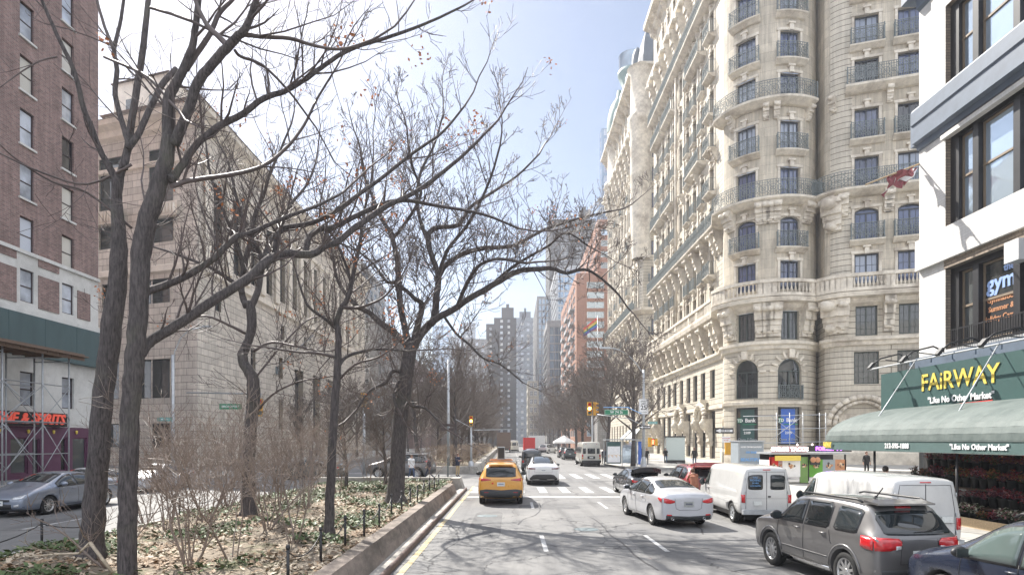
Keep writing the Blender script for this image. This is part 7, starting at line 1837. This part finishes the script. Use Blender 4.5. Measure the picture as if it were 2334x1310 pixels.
    # signals on the left, green sign behind the twigs
    Y = 50; X = GX(830, Y); r = thing('traffic_signal', 'yellow signal head on a grey pole between the slim tree and the forked tree', 'traffic signal', (X,Y,.0)); mb = MB(); mb.tube([(0,0,0),(0,0,6.2)], [.13,.1], 8); mb.build('pole', 'galv', r); signal_head(r, (-.02,-.12,6.05), 9, 1.1, radians(60))
    Y = 40; r = thing('traffic_signal', 'yellow signal head hanging beside the crooked tree trunk', 'traffic signal', P(591,928,Y)); signal_head(r, (0,0,0), 9, 1.1, radians(40)); mb = MB(); mb.tube([(0,0,.55),(0,.3,.9),(-5,.5,1.0)], .05, 6); mb.build('mast_arm', 'galv', r)
    sgn('street_sign', 'green street name sign hanging left of the crooked tree trunk', P(525,926,40), 1.45, .36, 's_green', [('BROADWAY', .2, 0, 0, 's_white')])
    sgn('street_sign', 'small teal street name sign on the left street lamp', P(375,955,41.8), 1.0, .26, 's_teal', [('W 74 St', .15, 0, 0, 's_white')])
    Y = 42; X = GX(394, Y); r = thing('street_lamp', 'grey street lamp with a curved arm before the stone bank corner', 'street lamp', (X,Y,.0)); mb = MB(); mb.tube([(0,0,0),(0,0,8.6)], [.14,.11], 8); mb.lathe([(.24,0),(.2,.8),(.14,1)], 8); mb.build('pole', 'galv', r)
    e = P(475,744,Y)-V((X,Y,0)); mb = MB(); mb.tube([(.02,0,7.4),(.12,0,8.8),(.5,0,9.7),(1.1,0,10.3),(e.x-.2,0,e.z)], .045, 6); mb.box(e.x-.35,e.x+.25,-.13,.13,e.z-.07,e.z+.05); mb.build('lamp_arm', 'galv', r)
    # rainbow flag
    Y = 150; X = GX(1362, Y); r = thing('rainbow_flag', 'rainbow flag flying on a tall pole before the orange tower', 'flag', (X,Y,.15)); mb = MB(); mb.tube([(0,0,0),(0,0,33)], [.12,.06], 8); mb.build('pole', 'galv', r)
    for i, cm in enumerate(('s_red','s_orange','s_yellow','s_green','s_blue','s_purple')):
        mb = MB(); b0 = 32.6-i*.42
        for k in range(8):
            u = lambda k_: V((-.1-k_*.42, .25*sin(k_*1.3), -k_*.34*(1-.25*i/6)))
            mb.q([u(k)+V((0,0,b0)), u(k+1)+V((0,0,b0)), u(k+1)+V((0,0,b0-.42)), u(k)+V((0,0,b0-.42))], sm=True)
        mb.build('stripe', cm, r)
    # bus shelter with poster
    Y = 62; X = GX(1418, Y); r = thing('bus_shelter', 'glass bus shelter with a poster panel at the far right kerb', 'bus shelter', (X,Y,.15)); mb = MB()
    mb.box(-1.7,2.2,-.2,1.6,2.62,2.72); mb.build('roof', 'galv', r)
    mb = MB(); mb.box(-1.6,-.1,-.08,.08,.25,2.5); mb.build('poster_case', 'iron', r); mb = MB(); mb.box(-1.48,-.22,-.1,-.081,.4,2.0,0); mb.box(-1.48,-.22,-.1,-.081,2.0,2.4,1)
    for k in range(12): mb.box(-1.4+.1*k,-1.32+.1*k,-.108,-.1,.9+.1*((k*7) % 4),1.15+.1*((k*5) % 5),2)
    mb.build('poster', ['s_white','s_dkgreen','s_cream'], r)
    for x, y in ((0,0),(1.5,0),(2.1,1.5),(-1.6,1.5)): m_ = MB(); m_.box(x-.04,x+.04,y-.04,y+.04,0,2.62); m_.build('post', 'galv', r)
    mb = MB(); mb.box(.05,1.45,-.015,.015,.3,2.5); mb.build('glass_panel', 'glsky', r); mb = MB(); mb.box(1.62,1.95,-.05,.05,.2,2.5); mb.build('ad_strip', 's_blue', r)
    # glass kiosks in front of the house
    Y = 70; X = GX(1540, Y); r = thing('display_case', 'tall pale glass display case against the stone house, left of the portal', 'kiosk', (X,Y,.15)); mb = MB(); mb.box(-1.1,1.1,0,.8,0,.35); mb.box(-1.15,1.15,-.02,.85,2.95,3.1); mb.build('frame', 'black', r); mb = MB(); mb.box(-1.08,1.08,.05,.75,.35,2.95); mb.build('glass', 'paleglass', r)
    Y = 46; X = GX(1712, Y); r = thing('news_kiosk', 'grey glass street kiosk with blue lettering poster in front of the bank windows', 'kiosk', (X,Y,.15)); mb = MB(); mb.box(-.95,.95,0,1.6,0,2.5); mb.build('body', 's_grey', r)
    mb = MB(); mb.box(-1.0,1.0,-.15,1.75,2.5,2.6); mb.box(-.92,-.86,-.03,.0,0,2.5); mb.box(.86,.92,-.03,.0,0,2.5); mb.build('frame', 'galv', r)
    for s_, z, sz, mt in (('NOW ON BROADWAY', 2.1, .15, 's_white'), ('ON SALE', 1.7, .2, 's_sky'), ('BEAUTIFUL', 1.15, .32, 's_sky')):
        mb = MB(); text_into(mb, s_, sz, TM(V((0,-.02,z)), RT, UP), 0, .01, .01); mb.build('lettering', mt, r)
    # sidewalk shed bar behind
    r = thing('shed_frame', 'pale pipe frame with cross braces standing before the stone house base', 'scaffold', P(1800,1010,50)); mb = MB(); B_ = V(r.location)
    for px in (1770, 1800, 1830, 1868, 1882): q_ = P(px,1010,50)-B_; mb.tube([(q_.x,0,-2.1),(q_.x,0,2.5)], .03, 5)
    for z in (2.2, .0, 1.1): mb.tube([(-3.8,0,z),(3.0,0,z+.15)], .03, 5)
    mb.tube([(-1.5,0,.3),(1.0,0,2.2)], .025, 5); mb.tube([(-1.5,0,2.2),(1.0,0,.3)], .025, 5); mb.build('pipes', 'galv', r)
    # food cart
    Y = 37; X0, X1 = GX(1755,Y), GX(1950,Y-1); r = thing('food_cart', 'bright street food cart with lit sign boards and food pictures behind the white vans', 'food cart', ((X0+X1)/2,Y,.15), world=True)
    zt = CH-(1030-HY)/F*Y; xm = GX(1843,Y)
    mb = MB(); mb.box(X0,X1,Y+.1,Y+1.6,.5,1.55); mb.build('body', 's_white', r)
    mb = MB(); mb.box(X0-.1,X1+.1,Y-.2,Y+1.8,zt-.12,zt); mb.build('roof', 'galv', r)
    for x in (X0+.05, xm, X1-.05): m_ = MB(); m_.box(x-.04,x+.04,Y,Y+.08,.3,zt-.12); m_.build('post', 'black', r)
    mb = MB(); mb.box(X0,X1,Y+1.5,Y+1.55,1.55,zt-.12); mb.build('back_panel', 'black', r)
    mb = MB(); mb.box(X0,xm-.25,Y-.32,Y-.2,zt+.0,zt+.36,0); mb.build('sign_board', 's_pink', r); mb = MB(); text_into(mb, 'GYROS TACOS', .33, TM(V(((X0+xm-.25)/2,Y-.325,zt+.18)), RT, UP), 0, .01, .014); mb.build('lettering', 'lit_white', r)
    mb = MB(); mb.box(xm-.22,X1+.15,Y-.32,Y-.2,zt+.04,zt+.4); mb.build('led_board', 's_black', r); mb = MB(); text_into(mb, 'FORGET TO', .3, TM(V(((xm+X1)/2-.05,Y-.325,zt+.21)), RT, UP), 0, .01, .012); mb.build('lettering', 'lit_purple', r)
    cells = [(X0,X0+.5,'s_red'),(X0+.5,X0+.75,'s_pink'),(X0+.75,xm-.5,'s_white'),(xm-.5,xm-.02,'s_lime'),(xm+.02,xm+.85,'s_lime2'),(xm+.85,xm+1.6,'s_grey'),(xm+1.6,X1,'s_orange')]
    for i, (a, b, cm) in enumerate(cells):
        m_ = MB(); m_.box(a,b,Y+.0,Y+.099,.55 if i != 3 else .2,1.6 if i > 3 else 1.75); m_.build('menu_panel', cm, r)
        m_ = MB(); cx_, cz = (a+b)/2, 1.25; RA = random.Random(i)
        for k in range(14): aa = RA.uniform(0,6.28); q_ = RA.uniform(0,.2)*min(1,(b-a)*1.4); m_.lathe([(.0001,.02),(.07,.0)], 7, k % 3, Matrix.Translation((cx_+q_*cos(aa),Y-.004-.002*k,cz+q_*sin(aa)*.7)) @ Matrix.Rotation(pi/2,4,'X'))
        m_.build('food_picture', ['frameb','s_orange','s_cream'], r)
    mb = MB(); mb.box(X0+.2,xm-.6,Y-.28,Y-.2,zt-.5,zt-.2); mb.build('header_sign', 's_yellow', r)
    mb = MB(); mb.box(xm-.02,xm+.55,Y-.3,Y-.22,zt-.75,zt-.15,0)
    for k in (0,1): mb.lathe([(.0001,.03),(.15,.02),(.17,.0)], 12, 1, Matrix.Translation((xm+.13+k*.27,Y-.302,zt-.45)) @ Matrix.Rotation(pi/2,4,'X'))
    mb.build('menu_board', ['black','s_orange'], r)
    for k in range(3): m_ = MB(); m_.lathe([(.0001,-.07),(.07,0),(.0001,.09)], 8, 0, Matrix.Translation((X0+1.6+k*.9,Y-.1,zt+.45))); m_.build('lamp', 'lit_white', r)
M['s_lime2'] = plain('leaf_green_sign_paint', (.12,.35,.04), .55, var=.1)
m, nt, b = nmat('pale_display_glass'); setp(b, (.45,.52,.5), .15, spec=.9); M['paleglass'] = m
streetside()
# ------------------------------------------------------------------ flower racks under the canopy
def flowers():
    RA = random.Random(4); Xf = 15.6; tiers = [(13.9,.42),(14.5,.95),(15.1,1.45),(15.7,1.95)]
    r = thing('flower_stand', 'stepped black stand for potted flowers under the market canopy', 'stand', (15,18,0), world=True)
    for x, z in tiers: m_ = MB(); m_.box(x-.05,x+.55,9.5,23.6,z-.32,z-.27); m_.build('shelf', 'wood', r)
    for y in (9.8,13,16.5,20,23.4):
        m_ = MB(); m_.hexa([(13.9,y-.03,.15),(16.3,y-.03,.15),(13.9,y+.03,.15),(16.3,y+.03,.15),(13.9,y-.03,.2),(16.2,y-.03,1.6),(13.9,y+.03,.2),(16.2,y+.03,1.6)]); m_.build('side_frame', 'black', r)
    tag_ = thing('lumber_edge', 'pale wooden board edging the flower stand on the pavement', 'board', (13.7,18,.15)); m_ = MB(); m_.box(-.03,.03,-8,3.2,0,.28); m_.build('board', 'lumber', tag_)
    kinds = [('fl_white','fl_pink','ivy'),('fl_red','fl_pink','fl_purple'),('fl_orange','fl_red','ivy'),('fl_red','fl_orange','fl_purple')]
    protos = []
    names = ['pale','red and pink','orange and red','dark red']
    for k, mats in enumerate(kinds):
        p = thing('flower_pot', '', 'flower pot', (0,0,0)); m_ = MB(); m_.lathe([(.09,0),(.12,.24),(.13,.25),(.13,.28),(.11,.28),(.10,.25)], 12); m_.lathe([(.0001,.24),(.11,.25)], 12); m_.build('pot', 'pot', p)
        m_ = MB()
        for j in range(120):
            a = RA.uniform(0,6.28); q_ = RA.uniform(0,.2); z = .27+RA.uniform(0,.25)*(1-q_*2); d = V((RA.uniform(-1,1),RA.uniform(-1,1),RA.uniform(-.2,1))).normalized()*.035; c = V((q_*cos(a),q_*sin(a),z+.04)); e = d.cross(V((0,0,1))).normalized()*.025
            m_.q([c-d,c+e,c+d,c-e], RA.choice([0,0,1,2]))
            if j < 30: m_.tube([(0,0,.25),tuple(c)], .004, 3, 2, cap=False)
        m_.build('flowers', list(mats), p); protos.append(p)
    first = [True]*4
    for t, (x, z) in enumerate(tiers):
        for i in range(34):
            y = 23.3-i*.38
            k = t if RA.random() < .6 else RA.randrange(4); lb = f'{ORD[i] if i < 20 else "far right"} pot of {names[k]} flowers from the left, tier {t+1} of the stand' if i < 20 else f'pot of {names[k]} flowers on tier {t+1} of the stand, towards the right edge'
            if x/y > .86: break
            if first[k]: protos[k].location = (x+.2,y,z-.27); protos[k]['label'] = lb; protos[k]['group'] = f'potted {names[k]} flowers on the stand'; first[k] = False
            else: dup(protos[k], (x+.2+RA.uniform(-.03,.03),y,z-.27), RA.uniform(0,6), lb, RA.uniform(.85,1.35))
flowers()
# ------------------------------------------------------------------ people
def person(label, loc, rz, top='c_navy', legs='c_tan', pose='stand', h=1.72, hair='hair', group=None, arms=None):
    r = thing('person', label, 'person', loc, rz, group)
    J = {'pel':(0,0,.95),'wst':(0,0,1.12),'chs':(0,0,1.36),'nck':(0,0,1.50),'hed':(.01,0,1.60),'crn':(.015,0,1.70),
         'hL':(0,.1,.9),'kL':(.04,.11,.5),'aL':(-.02,.11,.09),'tL':(.15,.12,.03),'hR':(0,-.1,.9),'kR':(.02,-.11,.5),'aR':(-.03,-.11,.09),'tR':(.14,-.12,.03),
         'sL':(0,.19,1.42),'eL':(-.03,.25,1.14),'wL':(.05,.26,.88),'sR':(0,-.19,1.42),'eR':(-.03,-.25,1.14),'wR':(.05,-.26,.88)}
    if pose == 'walk': J.update({'kL':(.2,.1,.54),'aL':(.3,.1,.1),'tL':(.46,.1,.07),'kR':(-.05,-.1,.5),'aR':(-.38,-.1,.16),'tR':(-.24,-.1,.04),'eL':(-.14,.24,1.16),'wL':(-.1,.25,.9),'eR':(.06,-.25,1.15),'wR':(.22,-.24,.96)})
    if pose == 'phone': J.update({'eL':(.04,.24,1.16),'wL':(.26,.12,1.2),'eR':(.04,-.24,1.16),'wR':(.26,-.1,1.2),'hed':(.05,0,1.59),'crn':(.07,0,1.68)})
    if pose == 'reach': J.update({'wst':(.04,0,1.1),'chs':(.16,0,1.32),'nck':(.24,0,1.43),'hed':(.3,0,1.52),'crn':(.33,0,1.61),'sL':(.18,.18,1.36),'sR':(.18,-.18,1.36),'eL':(.34,.22,1.16),'wL':(.55,.15,1.1),'eR':(.34,-.22,1.16),'wR':(.55,-.15,1.1)})
    names = list(J); idx = {n: i for i, n in enumerate(names)}
    rad = {'pel':(.13,.16),'wst':(.115,.145),'chs':(.125,.17),'nck':(.055,.058),'hed':(.085,.078),'crn':(.075,.07),'hL':(.095,.095),'kL':(.065,.065),'aL':(.045,.045),'tL':(.035,.045),'sL':(.065,.065),'eL':(.047,.047),'wL':(.034,.034)}
    for a in list(rad):
        if a.endswith('L'): rad[a[:-1]+'R'] = rad[a]
    E = [('pel','wst'),('wst','chs'),('chs','nck'),('nck','hed'),('hed','crn'),('pel','hL'),('hL','kL'),('kL','aL'),('aL','tL'),('pel','hR'),('hR','kR'),('kR','aR'),('aR','tR'),('chs','sL'),('sL','eL'),('eL','wL'),('chs','sR'),('sR','eR'),('eR','wR')]
    vs = [V(J[n]) for n in names]; rr = [rad[n] for n in names]; ed = [(idx[a], idx[b]) for a, b in E]
    for s in ('L','R'):   # palm, four fingers and a thumb
        sg = 1 if s == 'L' else -1; w_ = V(J['w'+s]); d = (w_-V(J['e'+s])).normalized(); sd = d.cross(V((1,0,0))); sd = sd.normalized() if sd.length > .2 else V((0,1,0)); fw = d.cross(sd).normalized()
        palm = w_+d*.08; vs.append(palm); rr.append((.022,.034)); pi_ = len(vs)-1; ed.append((idx['w'+s], pi_))
        for k in range(4):
            L_ = (.075,.085,.08,.062)[k]; o = palm+fw*(k-1.5)*.02; vs.append(o+d*L_*.55+sd*.008); rr.append((.009,.009)); ed.append((pi_, len(vs)-1)); vs.append(o+d*L_*.9+sd*.03); rr.append((.0075,.0075)); ed.append((len(vs)-2, len(vs)-1))
        vs.append(w_+d*.04+fw*-.045+sd*.01); rr.append((.011,.011)); ed.append((pi_, len(vs)-1)); vs.append(w_+d*.075+fw*-.06+sd*.02); rr.append((.009,.009)); ed.append((len(vs)-2, len(vs)-1))
    me = bpy.data.meshes.new('body'); me.from_pydata([tuple(v) for v in vs], ed, []); o = bpy.data.objects.new('body', me); COL.objects.link(o)
    md = o.modifiers.new('k', 'SKIN'); md.use_smooth_shade = True
    for i, q_ in enumerate(me.skin_vertices[0].data): q_.radius = rr[i]
    me.skin_vertices[0].data[0].use_root = True
    o.modifiers.new('s', 'SUBSURF').levels = 1
    dg = bpy.context.evaluated_depsgraph_get(); m2 = bpy.data.meshes.new_from_object(o.evaluated_get(dg)); bpy.data.objects.remove(o)
    for mt in ('skin', top, legs, 'c_black'): m2.materials.append(M[mt])
    nz = J['nck'][2]
    for p in m2.polygons:
        c = p.center; hand = min((c-V(J['wL'])).length, (c-V(J['wR'])).length) < .12 and min((c-V(J['eL'])).length, (c-V(J['eR'])).length) > .18
        p.material_index = 0 if c.z > nz+.01 or hand else (3 if c.z < .13 else (2 if c.z < .98 and abs(c.y) < .21 else 1)); p.use_smooth = True
    m2.name = 'body'; b = bpy.data.objects.new('body', m2); COL.objects.link(b); b.parent = r
    H = V(J['hed']); mb = MB()   # face
    mb.lathe([(.0001,.03),(.014,.01),(.016,-.02),(.0001,-.028)], 8, 0, Matrix.Translation(H+V((.088,0,-.0))));  mb.build('nose', 'skin', r)
    for s in (-1,1): m_ = MB(); m_.lathe([(.0001,-.012),(.012,0),(.0001,.012)], 8, 0, Matrix.Translation(H+V((.078,s*.032,.028)))); m_.build('eye', 'c_black', r); m_ = MB(); m_.lathe([(.0001,-.03),(.016,0),(.0001,.03)], 8, 0, Matrix.Translation(H+V((0,s*.082,0)))); m_.build('ear', 'skin', r)
    m_ = MB(); m_.box(-.004,.004,-.025,.025,-.005,.005,0,Matrix.Translation(H+V((.078,0,-.05)))); m_.build('mouth', 's_red', r)
    bm = bmesh.new(); bmesh.ops.create_icosphere(bm, subdivisions=3, radius=1)
    for v in bm.verts: c = v.co.copy(); f = 1+.06*sin(c.x*9+c.y*7); v.co = V((c.x*.105*f-.022, c.y*.098*f, c.z*.115+.055))+H; 
    for v in list(bm.verts):
        if v.co.x > H.x+.045 and v.co.z < H.z+.09: v.co.x = H.x+.04
    m3 = bpy.data.meshes.new('hair'); bm.to_mesh(m3); bm.free(); m3.materials.append(M[hair])
    for p in m3.polygons: p.use_smooth = True
    link('hair', m3, r)
    mb = MB()   # jacket
    c0, c1, c2 = V(J['pel']), V(J['wst']), V(J['chs'])
    prof = [(c0-V((0,0,.12)),.155,.19),(c0,.15,.19),(c1,.14,.175),(c2,.155,.20),(V(J['nck'])-V((0,0,.03)),.085,.10)]
    for (a, x0, y0), (b_, x1, y1) in zip(prof[:-1], prof[1:]):
        for k in range(14):
            t0, t1 = 2*pi*k/14, 2*pi*(k+1)/14; mb.q([a+V((x0*cos(t0),y0*sin(t0),0)), a+V((x0*cos(t1),y0*sin(t1),0)), b_+V((x1*cos(t1),y1*sin(t1),0)), b_+V((x1*cos(t0),y1*sin(t0),0))], sm=True)
    mb.build('jacket', top, r)
    sc = h/1.74; r.scale = (sc,)*3; return r
def people():
    Y = 46.5; person('person in a dark jacket and tan trousers looking at a phone at the crossing', (GX(1043,Y),Y,0), radians(-35), 'c_navy', 'c_tan', 'phone', 1.78)
    Y = 43.2; person('person in white standing in front of the crossing minivan', (GX(938,Y),Y,0), radians(-60), 'c_white', 'c_denim', 'walk', 1.72)
    Y = 42.8; person('person in a dark coat walking in front of the crossing minivan', (GX(978,Y),Y,0), radians(180), 'c_navy', 'c_navy', 'walk', 1.62, 'hairg')
    Y = 68; person('person in black walking on the pavement right of the corner tree', (GX(1459,Y),Y,.15), radians(-90), 'c_black', 'c_black', 'walk', 1.7)
    Y = 70; person('person in a long dark coat left of the corner tree trunk', (GX(1438,Y),Y,.15), radians(60), 'c_black', 'c_black', 'walk', 1.85, 'hairg')
    Y = 78; person('person with a dark jacket walking between the minibus and the shelter', (GX(1383,Y),Y,.15), radians(-90), 'c_grey', 'c_denim', 'walk', 1.75)
    Y = 66; person('person in dark blue passing behind the bus shelter', (GX(1376,Y),Y,.15), radians(90), 'c_navy', 'c_navy', 'walk', 1.7)
    Y = 60; person('person in a black top seen over the red car', (GX(1583,Y),Y,.15), radians(90), 'c_black', 'c_denim', 'stand', 1.9)
    Y = 26.0; person('person with an orange vest reaching into the open tailgate of the red car', (GX(1583,Y),Y,0), radians(90), 'c_orange', 'c_black', 'reach', 1.62)
    Y = 46; person('person in black standing right beside the food cart', (GX(1975,Y),Y,.15), radians(-90), 'c_black', 'c_black', 'stand', 1.75)
    Y = 64.5; person('person in black partly behind the tall corner pole', (GX(1474,Y),Y,.15), radians(-100), 'c_black', 'c_black', 'stand', 1.75)
    person('person in a black jacket bending over the lowest row of flower pots', (13.1,13.6,.15), radians(-20), 'c_black', 'c_black', 'reach', 1.6)
    person('person in a grey top looking at the flowers by the left post', (12.9,21.2,.15), radians(10), 'c_grey', 'c_denim', 'walk', 1.7, 'hairg')
    Y = 52; person('person in blue on the far left pavement before the bank arches', (GX(708,Y+14),Y+14,.15), radians(20), 'c_denim', 'c_grey', 'walk', 1.75)
    cr = person('first person of the loose crowd on the far right pavement', (13.2,82,.15), radians(-95), 'c_black', 'c_denim', 'walk', 1.72, 'hairg', 'passers-by on the far right pavement')
    for i, (x, y, rz) in enumerate(((14.6,88,80),(12.9,93,-85),(15.8,97,95),(13.8,104,-90),(16.5,79,85),(18,86,-95),(14.4,112,90),(17.5,70,-100))): dup(cr, (x,y,.15), radians(rz), f'{ORD[i+1]} person of the loose crowd on the far right pavement')
    cl = person('first person walking on the left pavement by the stone bank', (-26,72,.15), radians(90), 'c_grey', 'c_black', 'walk', 1.74, 'hair', 'passers-by on the left pavement')
    for i, (x, y, rz) in enumerate(((-27.5,60,-90),(-25,80,90),(-28,88,-90),(-25.5,58,80))): dup(cl, (x,y,.15), radians(rz), f'{ORD[i+1]} person walking on the left pavement by the stone bank')
people()
# ------------------------------------------------------------------ camera, light
cam = bpy.data.cameras.new('camera'); co = bpy.data.objects.new('camera', cam); COL.objects.link(co)
co.location = (0, 0, CH); co.rotation_euler = (pi/2, 0, 0)
cam.sensor_width = 36; cam.lens = 36*F/2334; cam.shift_y = (HY-655)/2334; cam.clip_end = 9000; cam.clip_start = .1
scene.camera = co
AZ, EL = radians(-34), radians(46)      # sun ahead and to the left
w = bpy.data.worlds.new('World'); scene.world = w; w.use_nodes = True; nt = w.node_tree; bg = nt.nodes['Background']
sk = nt.nodes.new('ShaderNodeTexSky'); sk.sky_type = 'NISHITA'; sk.sun_disc = False; sk.sun_elevation = EL; sk.sun_rotation = AZ
sk.dust_density = 1.2; sk.air_density = 1.0; sk.ozone_density = 1.5; sk.altitude = 20
tc = nt.nodes.new('ShaderNodeTexCoord'); mp = nt.nodes.new('ShaderNodeMapping'); mp.inputs['Scale'].default_value = (1, 1, 3.2)
nt.links.new(tc.outputs['Generated'], mp.inputs[0]); no = nt.nodes.new('ShaderNodeTexNoise'); no.inputs['Scale'].default_value = 2.3; no.inputs['Detail'].default_value = 7; no.inputs['Roughness'].default_value = .62
nt.links.new(mp.outputs[0], no.inputs['Vector']); cr = nt.nodes.new('ShaderNodeValToRGB'); nt.links.new(no.outputs[0], cr.inputs[0])
cr.color_ramp.elements[0].position = .62; cr.color_ramp.elements[1].position = .95; cr.color_ramp.elements[1].color = (.7,.7,.7,1)
mx = nt.nodes.new('ShaderNodeMix'); mx.data_type = 'RGBA'; nt.links.new(cr.outputs[0], mx.inputs[0]); nt.links.new(sk.outputs[0], mx.inputs[6]); mx.inputs[7].default_value = (6.5, 7, 7.6, 1)
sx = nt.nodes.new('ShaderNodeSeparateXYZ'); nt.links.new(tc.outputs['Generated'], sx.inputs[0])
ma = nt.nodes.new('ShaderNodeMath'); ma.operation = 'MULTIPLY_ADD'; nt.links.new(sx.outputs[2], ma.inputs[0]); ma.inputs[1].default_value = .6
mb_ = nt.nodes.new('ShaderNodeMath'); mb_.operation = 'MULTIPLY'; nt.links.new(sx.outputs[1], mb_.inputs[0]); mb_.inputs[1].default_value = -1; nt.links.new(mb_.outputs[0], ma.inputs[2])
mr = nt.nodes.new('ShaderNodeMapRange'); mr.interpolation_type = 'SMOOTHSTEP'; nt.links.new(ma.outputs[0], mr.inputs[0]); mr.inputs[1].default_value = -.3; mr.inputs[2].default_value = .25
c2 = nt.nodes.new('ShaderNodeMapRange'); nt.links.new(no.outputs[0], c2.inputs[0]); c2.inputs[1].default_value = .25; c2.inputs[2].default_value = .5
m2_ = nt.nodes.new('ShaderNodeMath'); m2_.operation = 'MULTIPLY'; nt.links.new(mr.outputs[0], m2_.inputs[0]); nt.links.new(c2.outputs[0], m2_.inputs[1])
mx2 = nt.nodes.new('ShaderNodeMix'); mx2.data_type = 'RGBA'; nt.links.new(m2_.outputs[0], mx2.inputs[0]); nt.links.new(mx.outputs[2], mx2.inputs[6]); mx2.inputs[7].default_value = (12.4, 13, 14.4, 1)   # unseen bright cloud bank, added behind the viewer to lift the shaded walls
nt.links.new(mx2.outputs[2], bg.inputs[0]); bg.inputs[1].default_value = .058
su = bpy.data.lights.new('sun', 'SUN'); su.energy = 5; su.angle = radians(.55); su.color = (1, .95, .87)
so = bpy.data.objects.new('sun', su); COL.objects.link(so)
sd = V((sin(AZ)*cos(EL), cos(AZ)*cos(EL), sin(EL))); so.rotation_euler = sd.to_track_quat('Z', 'Y').to_euler(); so.location = sd*50
if HAZE:
    mb = MB(); mb.box(-420, 420, -25, 760, -1.06, 175); hz = mb.build('haze', [])
    m = bpy.data.materials.new('haze'); m.use_nodes = True; nt = m.node_tree; nt.nodes.remove(nt.nodes['Principled BSDF'])
    pv = nt.nodes.new('ShaderNodeVolumePrincipled'); pv.inputs['Color'].default_value = (.86,.9,1,1); pv.inputs['Density'].default_value = HAZE; pv.inputs['Anisotropy'].default_value = .3
    nt.links.new(pv.outputs[0], nt.nodes['Material Output'].inputs['Volume']); hz.data.materials.append(m); tag(hz, kind='stuff')
for o in scene.objects:
    if o.get('label') and len(o['label'].split()) > 16: print('LONG', o.name, o['label'])
    if '_world' in o: del o['_world']
vs = scene.view_settings; vs.view_transform = 'Standard'; vs.look = 'None'; vs.exposure = EXPO; vs.gamma = 1
scene.cycles.max_bounces = 6; scene.cycles.volume_bounces = 0; scene.cycles.volume_step_rate = 5; scene.cycles.use_denoising = True
scene.cycles.diffuse_bounces = 5; scene.cycles.glossy_bounces = 3; scene.cycles.transparent_max_bounces = 8; scene.cycles.caustics_reflective = False
